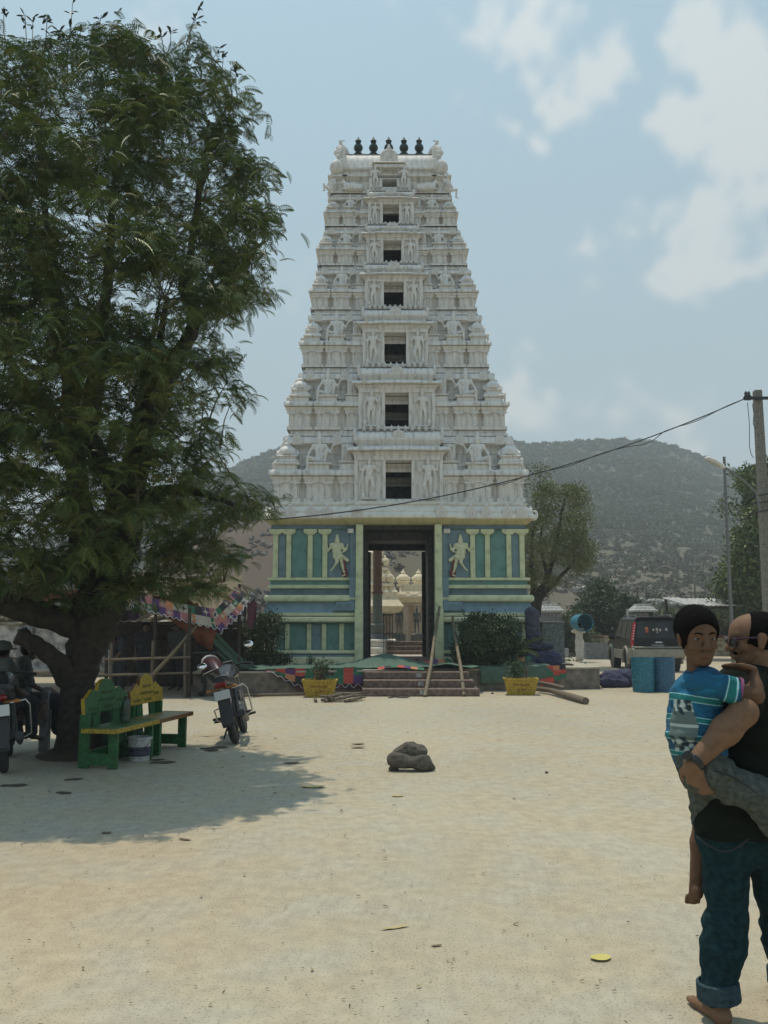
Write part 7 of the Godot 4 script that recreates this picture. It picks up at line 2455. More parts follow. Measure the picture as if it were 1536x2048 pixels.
func suv() -> void:
	M("car_black", 0.012, 0.010, 0.010, 0.3)
	mat.car_black.clearcoat_enabled = true
	mat.car_black.clearcoat = 0.1
	mat.car_black.metallic_specular = 0.3
	M("car_silver", 0.30, 0.29, 0.24, 0.42, "grime", 1.0, "", 0.0, 0.25)
	M("car_glass", 0.010, 0.012, 0.012, 0.12)
	M("car_red", 0.45, 0.02, 0.03, 0.2)
	var t := thing("parked_suv", "black and silver four wheel drive parked behind the blue drums", "car", V(9.40, 0, 32.55), -0.06)
	one(t, "body", mat.car_black, func(g):
		var p := PackedVector2Array([Vector2(-2.15, 0.50), Vector2(2.12, 0.50), Vector2(2.16, 0.75), Vector2(2.14, 1.06), Vector2(-1.05, 1.08), Vector2(-2.02, 0.98), Vector2(-2.18, 0.80)])
		g.prism(p, -0.86, 0.86, Transform3D(Basis(Vector3(0, 0, 1), Vector3(0, 1, 0), Vector3(1, 0, 0)), Vector3.ZERO), 0.05)
		# cabin, narrowing upwards
		var lo := [Vector3(-0.85, 1.05, 2.13), Vector3(0.85, 1.05, 2.13), Vector3(0.85, 1.05, -1.10), Vector3(-0.85, 1.05, -1.10)]
		var hi := [Vector3(-0.70, 1.78, 1.98), Vector3(0.70, 1.78, 1.98), Vector3(0.70, 1.80, -0.35), Vector3(-0.70, 1.80, -0.35)]
		var tp := [Vector3(-0.62, 1.84, 1.90), Vector3(0.62, 1.84, 1.90), Vector3(0.62, 1.86, -0.25), Vector3(-0.62, 1.86, -0.25)]
		for i in 4:
			var j := (i + 1) % 4
			g.quad(lo[i], hi[i], hi[j], lo[j])
			g.quad(hi[i], tp[i], tp[j], hi[j])
		g.quad(tp[0], tp[3], tp[2], tp[1]), 20.0)
	one(t, "rear_window", mat.car_glass, func(g): g.quad(Vector3(-0.70, 1.15, 2.122), Vector3(-0.60, 1.70, 2.012), Vector3(0.60, 1.70, 2.012), Vector3(0.70, 1.15, 2.122)))
	one(t, "windscreen", mat.car_glass, func(g): g.quad(Vector3(0.74, 1.12, -1.06), Vector3(0.62, 1.74, -0.43), Vector3(-0.62, 1.74, -0.43), Vector3(-0.74, 1.12, -1.06)))
	for s in [-1, 1]:
		for w in [[1.85, 1.10], [1.0, 0.25], [0.15, -0.70]]:
			one(t, "side_window", mat.car_glass, func(g): g.quad(Vector3(s * 0.842, 1.13, w[0]), Vector3(s * 0.725, 1.70, w[0] - 0.06), Vector3(s * 0.725, 1.70, w[1] + (0.30 if w[1] < 0.0 else 0.0)), Vector3(s * 0.842, 1.13, w[1])))
		one(t, "tail_lamp", mat.car_red, func(g):
			g.box(Vector3(s * 0.77, 1.36, 2.085), Vector3(0.10, 0.64, 0.10), Basis(Vector3.RIGHT, -0.19) * Basis(Vector3.BACK, s * 0.19), 0.02)
			g.box(Vector3(s * 0.83, 0.92, 2.13), Vector3(0.10, 0.24, 0.08), Basis.IDENTITY, 0.02))
		one(t, "lamp_lens", mat.plate_white, func(g):
			for k in 6:
				g.box(Vector3(s * (0.815 - k * 0.017), 1.12 + k * 0.09, 2.178 - k * 0.0173), Vector3(0.04, 0.035, 0.012), Basis(Vector3.RIGHT, -0.19))
			g.box(Vector3(s * 0.83, 0.86, 2.175), Vector3(0.07, 0.07, 0.012)))
		one(t, "lower_cladding", mat.car_silver, func(g):
			g.box(Vector3(s * 0.875, 0.56, -0.02), Vector3(0.05, 0.32, 1.62), Basis.IDENTITY, 0.015)
			g.box(Vector3(s * 0.875, 0.62, 1.95), Vector3(0.05, 0.36, 0.36), Basis.IDENTITY, 0.015))
		for z in [1.32, -1.32]:
			one(t, "wheel_arch", mat.car_silver, func(g):
				var pts := []
				for i in 11:
					var a := -0.25 + (PI + 0.5) * i / 10.0
					pts.append(Vector3(s * 0.90, 0.38 + sin(a) * 0.45, z + cos(a) * 0.45))
				g.tube(pts, [0.055], 6))
			var w := one(t, "wheel", mat.rubber, func(g): torus(g, Vector3(s * 0.76, 0.37, z), 0.27, 0.11, 28, 8, 0.9))
			one(w, "rim", mat.steel, func(g): g.tube([Vector3(s * 0.80, 0.37, z), Vector3(s * 0.86, 0.37, z)], [0.20, 0.19], 16))
			one(t, "wheel_well", mat.black, func(g): g.tube([Vector3(s * 0.60, 0.40, z), Vector3(s * 0.866, 0.40, z)], [0.43], 20))
		one(t, "wing_mirror", mat.car_black, func(g): g.box(Vector3(s * 0.98, 1.14, -0.72), Vector3(0.22, 0.17, 0.10), Basis.IDENTITY, 0.03))
		one(t, "roof_rail", mat.steel, func(g): g.tube([Vector3(s * 0.60, 1.86, 1.8), Vector3(s * 0.60, 1.93, 1.6), Vector3(s * 0.60, 1.93, 0.0), Vector3(s * 0.60, 1.86, -0.2)], [0.018], 6))
	one(t, "rear_bumper", mat.car_silver, func(g):
		g.box(Vector3(0, 0.64, 2.22), Vector3(1.78, 0.34, 0.20), Basis.IDENTITY, 0.05)
		g.box(Vector3(0, 0.84, 2.24), Vector3(1.62, 0.05, 0.24), Basis.IDENTITY, 0.02))
	one(t, "spoiler", mat.car_black, func(g): g.box(Vector3(0, 1.84, 2.02), Vector3(1.24, 0.05, 0.24), Basis.IDENTITY, 0.02))
	one(t, "roof_luggage_frame", mat.black, func(g):
		g.box(Vector3(-0.25, 2.02, 1.2), Vector3(0.62, 0.03, 0.5))
		for x in [-0.54, 0.04]:
			g.box(Vector3(x, 1.94, 1.2), Vector3(0.03, 0.16, 0.5)))
	one(t, "door_handle", mat.chrome, func(g): g.box(Vector3(0.05, 1.0, 2.165), Vector3(0.24, 0.05, 0.03), Basis.IDENTITY, 0.015))
	one(t, "plate", mat.black, func(g): g.box(Vector3(0.02, 0.905, 2.165), Vector3(0.52, 0.10, 0.02), Basis.IDENTITY, 0.005))
	var tm := TextMesh.new()
	tm.text = "AP27AW881"
	var f := SystemFont.new()
	f.font_names = PackedStringArray(["Droid Sans"])
	tm.font = f
	tm.font_size = 40
	tm.pixel_size = 0.0018
	tm.depth = 0.004
	part(t, "plate_letters", tm, mat.plate_white, Transform3D(Basis.IDENTITY, Vector3(0.02, 0.905, 2.179)))
	# stickers on the rear glass
	var stick := [[Vector2(-0.32, 1.46), 0.07, "patch_orange"], [Vector2(-0.32, 1.38), 0.06, "patch_red"], [Vector2(0.02, 1.44), 0.05, "patch_white"], [Vector2(-0.10, 1.42), 0.045, "patch_white"], [Vector2(0.13, 1.42), 0.045, "patch_white"], [Vector2(0.03, 1.34), 0.03, "patch_white"], [Vector2(0.34, 1.44), 0.05, "braid"]]
	for q in stick:
		var c: Vector2 = q[0]
		one(t, "sticker", mat[q[2]], func(g):
			var pg := PackedVector2Array()
			for i in 10:
				var a := TAU * i / 10.0
				pg.append(Vector2(cos(a), sin(a) * 1.25) * q[1] * (1.0 if i % 2 else 0.72))
			g.prism(pg, 0.0, 0.004, Transform3D(Basis(Vector3.RIGHT, -0.197), Vector3(c.x, c.y, 2.125 - (c.y - 1.15) * 0.2))))


func benches() -> void:
	M("bench_green", 0.018, 0.145, 0.035, 0.5, "stain", 1.6)
	M("bench_seat_green", 0.05, 0.17, 0.03, 0.5, "stain", 1.6)
	M("bench_yellow", 0.55, 0.37, 0.025, 0.5, "stain", 1.8)
	M("bench_olive", 0.28, 0.22, 0.03, 0.5, "stain", 1.8)
	M("bench_rust", 0.26, 0.11, 0.03, 0.55, "stain", 1.8)
	M("bench_ink", 0.03, 0.06, 0.02, 0.7)
	var yaw := 1.377
	for i in 2:
		var o := V(-3.00 + i * 0.215, 0, 10.22 + i * 1.06)
		var t := thing("painted_bench", ["green painted wooden bench with yellow edges, nearer of two", "bench with yellow lettered scalloped back, farther of two"][i], "bench", o, yaw, "painted benches under the tree")
		var L: float = [1.02, 0.92][i]
		for k in 2:
			var x: float = 0.03 + k * (L - 0.14)
			one(t, "leg", mat.bench_green, func(g): g.box(Vector3(x, 0.20, -0.06), Vector3(0.05, 0.40, 0.11), Basis.IDENTITY, 0.006), -1.0)
			one(t, "leg", mat.bench_green, func(g): g.box(Vector3(x, 0.30, -0.42), Vector3(0.05, 0.60, 0.12), Basis.IDENTITY, 0.006), -1.0)
			one(t, "foot_rail", mat.bench_green, func(g): g.box(Vector3(x, 0.10, -0.24), Vector3(0.045, 0.13, 0.27), Basis.IDENTITY, 0.006), -1.0)
		one(t, "stretcher", mat.bench_green, func(g): g.box(Vector3(L * 0.5, 0.13, -0.42), Vector3(L - 0.2, 0.10, 0.04), Basis.IDENTITY, 0.005), -1.0)
		for k in 2:
			var x: float = 0.30 + k * (L - 0.55)
			one(t, "back_post", mat.bench_green, func(g): g.box(Vector3(x, 0.54, -0.44), Vector3(0.15, 0.30, 0.035), Basis(Vector3.RIGHT, -0.10), 0.005), -1.0)
		one(t, "seat", mat.bench_seat_green if i == 0 else mat.bench_olive, func(g): g.box(Vector3(L * 0.5 - 0.02, 0.425, -0.20), Vector3(L + 0.10, 0.045, 0.44), Basis.IDENTITY, 0.008), -1.0)
		one(t, "seat_edge", mat.bench_yellow if i == 0 else mat.bench_rust, func(g):
			g.box(Vector3(L * 0.5 - 0.02, 0.425, 0.026), Vector3(L + 0.104, 0.052, 0.014), Basis.IDENTITY, 0.004)
			g.box(Vector3(-0.078 if i == 0 else L + 0.038, 0.425, -0.19), Vector3(0.014, 0.052, 0.43), Basis.IDENTITY, 0.004), -1.0)
		# scalloped back: low shoulders, a round centre arch
		var p := PackedVector2Array([Vector2(0.0, 0.58), Vector2(L, 0.58), Vector2(L, 0.76)])
		for k in 6:
			var a := PI * 0.5 * k / 5.0
			p.append(Vector2(L - 0.04 - 0.17 * sin(a) * 0.9, 0.76 + 0.09 * (sin(a))))
		p.append(Vector2(L * 0.5 + 0.24, 0.83))
		for k in 11:
			var a := PI * k / 10.0
			p.append(Vector2(L * 0.5 + cos(a) * 0.20, 0.81 + sin(a) * 0.15))
		p.append(Vector2(L * 0.5 - 0.24, 0.83))
		for k in 6:
			var a := PI * 0.5 * (5 - k) / 5.0
			p.append(Vector2(0.04 + 0.17 * sin(a) * 0.9, 0.76 + 0.09 * (sin(a))))
		p.append(Vector2(0.0, 0.76))
		var lean := Transform3D(Basis(Vector3.RIGHT, -0.10), Vector3(0, 0.02, -0.345))
		one(t, "backrest", mat.bench_yellow if i == 0 else mat.bench_rust, func(g): g.prism(p, -0.05, 0.0, lean), -1.0)
		var back := one(t, "back_panel", mat.bench_green if i == 0 else mat.bench_yellow, func(g): g.prism(p, 0.0, 0.006, lean, 0.005), -1.0)
		# painted words
		var rows := [[0.36, 0.80, 6], [0.28, 0.715, 9], [0.06, 0.63, 5], [0.40, 0.63, 5], [0.70, 0.69, 4]]
		for r in rows:
			for k in r[2]:
				one(back, "painted_letter", mat.bench_ink, func(g):
					var rr := RandomNumberGenerator.new()
					rr.seed = k * 7 + int(r[1] * 100)
					var pts := []
					for q in 6:
						var a := rr.randf() * 0.6 + q * 1.15
						pts.append(lean * Vector3((r[0] + k * 0.045 + 0.02 + cos(a) * 0.014) * L, r[1] + sin(a) * 0.017 + (0.012 if q == 5 else 0.0), 0.007))
					g.tube(pts, [0.0035], 4))
	# bucket under and bottle on the benches
	var t := thing("paint_bucket", "white plastic bucket with a dark label under the green bench", "bucket", V(-2.93, 0, 10.90))
	one(t, "shell", M("bucket_white", 0.62, 0.62, 0.62, 0.4, "stain", 2.0), func(g): g.lathe([[0.0, 0.0], [0.115, 0.0], [0.118, 0.01], [0.135, 0.25], [0.148, 0.252], [0.148, 0.275], [0.140, 0.28], [0.130, 0.25], [0.108, 0.02], [0.0, 0.02]], 24))
	one(t, "label_band", mat.navy_grey, func(g): g.lathe([[0.1235, 0.06], [0.1335, 0.17]], 24))
	one(t, "wire_handle", mat.steel, func(g):
		var pts := []
		for k in 9:
			var a := PI * k / 8.0
			pts.append(Vector3(cos(a) * 0.15, 0.25 - sin(a) * 0.10, 0.06 + sin(a) * 0.09))
		g.tube(pts, [0.004], 5))
	t = thing("water_bottle", "dark plastic water bottle standing on the green bench seat", "bottle", V(-3.10, 0.448, 10.86))
	one(t, "body", M("bottle_dark", 0.03, 0.055, 0.04, 0.25), func(g): g.lathe([[0.0, 0.0], [0.05, 0.0], [0.054, 0.02], [0.054, 0.07], [0.049, 0.08], [0.054, 0.09], [0.054, 0.20], [0.045, 0.25], [0.022, 0.28], [0.020, 0.29]], 18))
	one(t, "cap", mat.black, func(g): g.lathe([[0.024, 0.285], [0.024, 0.315], [0.0, 0.318]], 14))
	# grey bench left of the trunk
	t = thing("concrete_bench", "dark stone slab bench with grey block legs left of the trunk", "bench", V(-4.62, 0, 11.75), 0.2)
	one(t, "slab", mat.step_stone, func(g): g.box(Vector3(-0.25, 0.52, 0), Vector3(1.0, 0.24, 0.40), Basis.IDENTITY, 0.012), -1.0)
	for x in [-0.62, 0.22]:
		one(t, "block_leg", mat.pillar_grey, func(g): g.box(Vector3(x, 0.38 if x > 0 else 0.2, 0.02), Vector3(0.10, 0.76 if x > 0 else 0.4, 0.30), Basis.IDENTITY, 0.01), -1.0)
	t = thing("green_bag", "dull green bag slumped behind the green bench by the trunk", "bag", V(-3.42, 0.0, 11.7))
	part(t, "fabric", blob([[Vector3(0, 0.25, 0), Vector3(0, 0.52, 0), 0.26, 0.22, Vector3(1.2, 1, 0.7)], [Vector3(0.1, 0.16, 0), Vector3(-0.1, 0.16, 0), 0.17, 0.17]], 0.025, 0.06, [Plane(Vector3.DOWN, 0.0)], 0.04, 5.0), mat.green_cloth)


func small_things() -> void:
	M("field_stone", 0.14, 0.125, 0.095, 0.9, "stain", 2.5, "rough", 1.0)
	var nn := noise(101, 3.0, 4)
	var rough := func(g: G, amp: float) -> void:
		for i in g.v.size():
			var p := g.v[i]
			g.v[i] = p + Vector3(nn.get_noise_3dv(p), nn.get_noise_3dv(p + Vector3(9, 0, 0)), nn.get_noise_3dv(p + Vector3(0, 9, 0))) * amp
	# two stacked stones in the middle of the yard
	var t := thing("lower_stone", "long rounded grey stone lying in mid-yard under another", "stone", V(0.31, 0, 10.15))
	var m := blob([[Vector3(-0.17, 0.125, 0), Vector3(0.12, 0.095, 0.03), 0.10, 0.085, Vector3(1, 0.95, 1.2)], [Vector3(0.1, 0.09, 0.03), Vector3(0.23, 0.06, 0.02), 0.075, 0.055]], 0.012, 0.06, [Plane(Vector3(0.92, 0.4, 0).normalized(), 0.255), Plane(Vector3.DOWN, 0.002)], 0.022, 4.0)
	part(t, "rock", m, mat.field_stone)
	t = thing("upper_stone", "angular grey stone balanced on top of the long rounded one", "stone", V(0.29, 0.165, 10.17))
	m = blob([[Vector3(-0.13, 0.05, 0), Vector3(0.12, 0.05, 0), 0.07, 0.075], [Vector3(-0.04, 0.09, 0), Vector3(0.02, 0.09, 0), 0.06, 0.06]], 0.012, 0.03, [Plane(Vector3(0.32, 0.9, 0.25).normalized(), 0.115), Plane(Vector3(-0.65, 0.7, 0.2).normalized(), 0.12), Plane(Vector3(0.95, -0.2, 0.2).normalized(), 0.155), Plane(Vector3(-0.2, 0.1, 1.0).normalized(), 0.062), Plane(Vector3(-0.6, -0.7, 0.1).normalized(), 0.085), Plane(Vector3.DOWN, 0.02)], 0.016, 7.0)
	part(t, "rock", m, mat.field_stone, Transform3D(Basis.from_scale(Vector3(1.18, 1.1, 1.1)), Vector3.ZERO))
	t = thing("wedge_stone", "small dark stone wedged under the long stone's left end", "stone", V(0.08, 0, 10.15))
	part(t, "rock", blob([[Vector3(0, 0.02, 0), Vector3(0.06, 0.015, 0), 0.03, 0.025]], 0.008, 0.02, [Plane(Vector3.DOWN, 0.0)], 0.012, 9.0), mat.field_stone)
	# pebbles by the right planter
	var pb := [[1002, 1381, 0.07, "white lump on the ground just left of the right planter", "pillar_cap"], [1030, 1386, 0.045, "brown stone below the white lump by the right planter", "field_stone"], [985, 1388, 0.035, "small brown pebble left of the white lump", "field_stone"], [1093, 1547, 0.022, "lone dark pebble on the open yard right of the stones", "field_stone"]]
	for q in pb:
		var p := at(q[0], q[1], 21.0 if q[1] < 1400 else 10.0)
		var e := at(q[0], q[1], 20.0) - Vector3(0, EYE, 0)
		var k: float = EYE / -e.y
		t = thing("pebble", q[3], "stone", Vector3(e.x * k, 0.0, e.z * k))
		part(t, "rock", rock_mesh(int(q[0]), 0.3, 8), mat[q[4]], Transform3D(Basis.from_scale(Vector3(1.0, 0.7, 0.8) * q[2]), Vector3(0, q[2] * 0.4, 0)))
	# leaves and droppings that one can point at
	M("leaf_yellow", 0.50, 0.44, 0.12, 0.7)
	M("leaf_tan", 0.42, 0.34, 0.16, 0.8)
	M("leaf_brown", 0.13, 0.09, 0.05, 0.85)
	M("dung", 0.06, 0.05, 0.035, 0.95)
	var lv := [[1201, 1918, 0.055, 0.04, "leaf_yellow", "pale yellow leaf on the ground near the man's feet", "leaf"], [790, 1857, 0.085, 0.015, "leaf_tan", "long curled dry leaf lying in the near middle ground", "leaf"], [873, 1893, 0.03, 0.008, "leaf_brown", "thin dark curled leaf right of the long curled one", "leaf"], [716, 1489, 0.10, 0.05, "leaf_brown", "upper of two flat brown leaves left of the stacked stones", "leaf"], [716, 1496, 0.10, 0.05, "leaf_brown", "lower of two flat brown leaves left of the stacked stones", "leaf"], [626, 1575, 0.13, 0.06, "leaf_tan", "wide tan dry leaf at the tree shadow's right tip", "leaf"], [795, 1593, 0.06, 0.04, "leaf_tan", "tan dry leaf just below the stacked stones", "leaf"], [213, 1667, 0.04, 0.03, "leaf_brown", "dark curled leaf at the near edge of the tree shadow", "leaf"], [370, 1680, 0.06, 0.02, "leaf_brown", "thin brown leaf on lit ground below the tree shadow", "leaf"], [583, 1527, 0.10, 0.05, "leaf_brown", "brown leaf in the shade right of the motorbike", "leaf"],
		[418, 1497, 0.12, 0.09, "dung", "left of three dark dung spots behind the motorbike", "dung"], [438, 1495, 0.13, 0.09, "dung", "right of three dark dung spots behind the motorbike", "dung"], [423, 1501, 0.10, 0.08, "dung", "nearest of three dark dung spots behind the motorbike", "dung"], [326, 1525, 0.16, 0.09, "dung", "dark flat dung patch in front of the far bench", "dung"], [310, 1520, 0.14, 0.06, "dung", "second dark smear just behind the flat dung patch", "dung"], [148, 1559, 0.10, 0.05, "dung", "small dark spot on the ground before the green bench", "dung"], [28, 1571, 0.14, 0.07, "dung", "dark spot on the ground at far left in the shade", "dung"], [128, 1586, 0.09, 0.05, "dung", "dark spot in the shade nearest the camera at left", "dung"]]
	var r := RandomNumberGenerator.new()
	r.seed = 6
	for q in lv:
		var e := at(q[0], q[1], 20.0) - Vector3(0, EYE, 0)
		var k: float = EYE / -e.y
		t = thing("dry_leaf" if q[6] == "leaf" else "dung_spot", q[5], q[6], Vector3(e.x * k, 0.004, e.z * k), r.randf_range(-0.4, 0.4))
		var flat: bool = q[6] == "dung"
		var w: float = q[2]
		var dp: float = maxf(q[3], 0.012)
		var fn := func(u: float, v: float) -> Vector3:
			var x := (u - 0.5) * 2.0
			var z := (v - 0.5) * 2.0 * pow(maxf(0.0, 1.0 - x * x), 0.6)
			return Vector3(x * w, (0.008 * (1.0 - x * x) * (1.0 - z * z) if flat else (0.14 * x * x * w + 0.12 * absf(z) * dp)), z * dp * (1.0 if not flat else 1.0 + 0.3 * sin(x * 5.0)))
		part(t, "blade" if not flat else "patch", sheet(fn, 10, 4), mat[q[4]], Transform3D.IDENTITY, 60.0)
	# fine litter
	var lg := G.new()
	lg.tri(Vector3(-0.5, 0, 0), Vector3(0, 0.12, 0.22), Vector3(0.5, 0.05, 0))
	lg.tri(Vector3(-0.5, 0, 0), Vector3(0.5, 0.05, 0), Vector3(0, 0.1, -0.22))
	var where := []
	var cols := []
	for k in 3000:
		var d := 2.2 + 22.0 * pow(r.randf(), 1.5)
		var x := r.randf_range(-0.5, 0.5) * d * 1.0
		if r.randf() < 0.3:
			x = r.randfn(-2.2, 1.2); d = r.randfn(10.0, 2.0)
		var s := r.randf_range(0.008, 0.030) if r.randf() < 0.93 else r.randf_range(0.03, 0.06)
		where.append(Transform3D(Basis.from_euler(Vector3(r.randfn(0, 0.2), r.randf() * TAU, r.randfn(0, 0.2))).scaled(Vector3(s, s, s * 0.7)), V(x, 0.008, d)))
		cols.append([Color(0.12, 0.09, 0.05), Color(0.20, 0.16, 0.09), Color(0.09, 0.075, 0.05), Color(0.30, 0.25, 0.14)][k % 4])
	var lm := M("litter", 1, 1, 1, 0.9)
	lm.vertex_color_use_as_albedo = true
	var mm := crowd(self, "ground_litter", lg.mesh(), lm, where, cols)
	tag(mm, "tiny dry leaf bits and grit scattered over the yard", "litter")
	# bent iron rod before the steps
	t = thing("bent_rod", "bent iron rod lying in front of the stone steps", "rod", V(0.35, 0.015, 19.9))
	one(t, "rod", mat.dark_wood, func(g): g.tube([Vector3(-0.25, 0, 0.1), Vector3(-0.1, 0.01, -0.05), Vector3(0.0, 0.01, 0.12), Vector3(0.15, 0.01, 0.1), Vector3(0.22, 0.02, -0.08)], [0.014], 6))


func joined(list: Array) -> ArrayMesh:
	var st := SurfaceTool.new()
	st.begin(Mesh.PRIMITIVE_TRIANGLES)
	for q in list:
		if q[0].get_surface_count():
			st.append_from(q[0], 0, q[1])
	return st.commit()


# a head 0.23 m high, centred at the origin and facing +z
func head_mesh(cell: float, neck := 0.052) -> ArrayMesh:
	var b := [[Vector3(0, 0.035, -0.025), Vector3(0, 0.03, 0.012), 0.078, 0.074, Vector3(0.95, 1.02, 1.08)], [Vector3(0, 0.0, 0.018), Vector3(0, -0.055, 0.036), 0.064, 0.044, Vector3(0.98, 1, 1)],
		[Vector3(0, -0.085, 0.052), Vector3(0, -0.088, 0.058), 0.022, 0.018], [Vector3(0.04, -0.05, 0.01), Vector3(0.018, -0.085, 0.045), 0.026, 0.02], [Vector3(-0.04, -0.05, 0.01), Vector3(-0.018, -0.085, 0.045), 0.026, 0.02],
		[Vector3(0.038, -0.024, 0.058), Vector3(0.03, -0.03, 0.064), 0.022, 0.018], [Vector3(-0.038, -0.024, 0.058), Vector3(-0.03, -0.03, 0.064), 0.022, 0.018],
		[Vector3(0.042, 0.028, 0.064), Vector3(0.012, 0.026, 0.077), 0.010, 0.010], [Vector3(-0.042, 0.028, 0.064), Vector3(-0.012, 0.026, 0.077), 0.010, 0.010]]
	var fine := [[Vector3(0, 0.012, 0.086), Vector3(0, -0.024, 0.103), 0.008, 0.012], [Vector3(0.010, -0.030, 0.094), Vector3(0.014, -0.031, 0.089), 0.0085, 0.007], [Vector3(-0.010, -0.030, 0.094), Vector3(-0.014, -0.031, 0.089), 0.0085, 0.007],
		[Vector3(-0.020, -0.054, 0.080), Vector3(0, -0.052, 0.089), 0.005, 0.007], [Vector3(0, -0.052, 0.089), Vector3(0.020, -0.054, 0.080), 0.007, 0.005], [Vector3(-0.014, -0.064, 0.082), Vector3(0.014, -0.064, 0.082), 0.0075, 0.0075],
		[Vector3(0.046, -0.005, 0.0655), Vector3(0.018, -0.005, 0.074), 0.006, 0.006], [Vector3(-0.046, -0.005, 0.0655), Vector3(-0.018, -0.005, 0.074), 0.006, 0.006]]
	for s in [-1, 1]:
		fine.append([Vector3(s * 0.079, 0.012, -0.012), Vector3(s * 0.078, -0.022, -0.004), 0.020, 0.013, Vector3(0.45, 1, 1)])
	fine.append([Vector3(0, -0.06, -0.03), Vector3(0, -0.17, -0.035), neck, neck - 0.002])
	return blob(b + fine, cell, 0.012)


func eyes(t: Node3D, x: Transform3D) -> void:
	var white := M("eye_white", 0.17, 0.15, 0.13, 0.5)
	var dark := M("iris", 0.012, 0.008, 0.006, 0.15)
	for s in [-1, 1]:
		var e := one(t, "eye", white, func(g): g.ball(x * Vector3(s * 0.031, 0.005, 0.0700), Vector3(1.1, 0.72, 1.0) * 0.0125 * x.basis.get_scale().x, 12))
		one(e, "iris", dark, func(g): g.ball(x * Vector3(s * 0.0315, 0.0055, 0.0785), Vector3(1, 1, 0.8) * 0.0066 * x.basis.get_scale().x, 10))


# wrist, knuckle direction, thumb side; fingers curl towards "palm"
func hand_bones(w: Vector3, dir: Vector3, side: Vector3, palm: Vector3, s: float, curl: float) -> Array:
	var b := []
	var len := [0.070, 0.082, 0.076, 0.060]
	for i in 4:
		var o := side * (0.030 - 0.020 * i) * s
		var k := w + dir * (0.085 - 0.004 * absf(i - 1.2)) * s + o
		b.append([w + o * 0.5, k, 0.017 * s, 0.012 * s])
		var L: float = len[i] * s
		var p := k
		var d := dir
		for q in 3:
			d = (d * cos(curl) + palm * sin(curl)).normalized()
			var n: Vector3 = p + d * L * [0.45, 0.32, 0.25][q]
			b.append([p, n, (0.0100 - q * 0.0008) * s, (0.0092 - q * 0.0008) * s])
			p = n
	var th := w + dir * 0.02 * s + side * 0.025 * s
	var t1 := th + (dir * 0.6 + side * 0.7 + palm * 0.15).normalized() * 0.045 * s
	var t2 := t1 + (dir * 0.9 + side * 0.25 + palm * 0.35 * curl).normalized() * 0.034 * s
	b.append([th, t1, 0.015 * s, 0.012 * s]); b.append([t1, t2, 0.0115 * s, 0.010 * s])
	b.append([t2, t2 + (dir * 0.95 + palm * 0.3 * curl).normalized() * 0.026 * s, 0.010 * s, 0.0085 * s])
	return b


func foot_bones(a: Vector3, toe: Vector3, s: float) -> Array:
	var d := toe - a
	d.y = 0
	d = d.normalized()
	var side := Vector3(-d.z, 0, d.x)
	var g := minf(a.y, toe.y) - 0.0
	var heel := Vector3(a.x, toe.y + 0.012, a.z) - d * 0.035 * s
	var b := [[a, heel, 0.036 * s, 0.032 * s], [a, toe - d * 0.05 * s + Vector3(0, 0.012, 0), 0.036 * s, 0.024 * s], [heel, toe - d * 0.06 * s + side * 0.02 * s, 0.03 * s, 0.024 * s], [heel, toe - d * 0.05 * s - side * 0.022 * s, 0.03 * s, 0.024 * s]]
	for i in 5:
		var o := side * (0.036 - 0.0185 * i) * s
		var base := toe - d * (0.045 + 0.006 * absf(i - 3.0)) * s + o
		b.append([base, base + d * (0.050 - 0.004 * absf(i - 3.0)) * s + Vector3(0, -0.002, 0), (0.0095 + (0.004 if i == 4 else 0.0)) * s, (0.0085 + (0.004 if i == 4 else 0.0)) * s])
	return b


func shirt_picture() -> ImageTexture:
	var w := 256
	var im := Image.create(w, w, false, Image.FORMAT_RGB8)
	var nn := noise(7, 0.05, 3)
	for y in w:
		for x in w:
			var v := float(y) / w
			var u := float(x) / w
			var c := Color(0.02, 0.37, 0.50).lerp(Color(0.02, 0.24, 0.36), v) * (1.0 + nn.get_noise_2d(x, y) * 0.3)
			for q in [[0.26, 0.028], [0.47, 0.022], [0.66, 0.026], [0.84, 0.020]]:
				var dd: float = absf(v + 0.03 * sin(u * 9.0) - q[0])
				if dd < q[1]:
					c = Color(0.07, 0.42, 0.43)
				elif dd < q[1] + 0.009:
					c = Color(0.60, 0.76, 0.78)
			# printed figure: a pale patch with dark and white scrawled strokes
			var p := Vector2((u - 0.225) / 0.085, (v - 0.52) / 0.26)
			if absf(p.x) < 1.0 - 0.35 * absf(p.y) and absf(p.y) < 1.0:
				var k := sin(x * 0.42 + sin(y * 0.10) * 2.0) + nn.get_noise_2d(x * 1.6, y * 1.1) * 2.4
				c = Color(0.36, 0.42, 0.41)
				if absf(p.y) < 0.06 or (absf(p.y) > 0.55 and k > 0.3):
					c = Color(0.66, 0.71, 0.69)
				elif absf(p.y) > 0.42 and k < -0.5:
					c = Color(0.12, 0.19, 0.23)
			c.a = 1.0
			im.set_pixel(x, y, c)
	return ImageTexture.create_from_image(im)


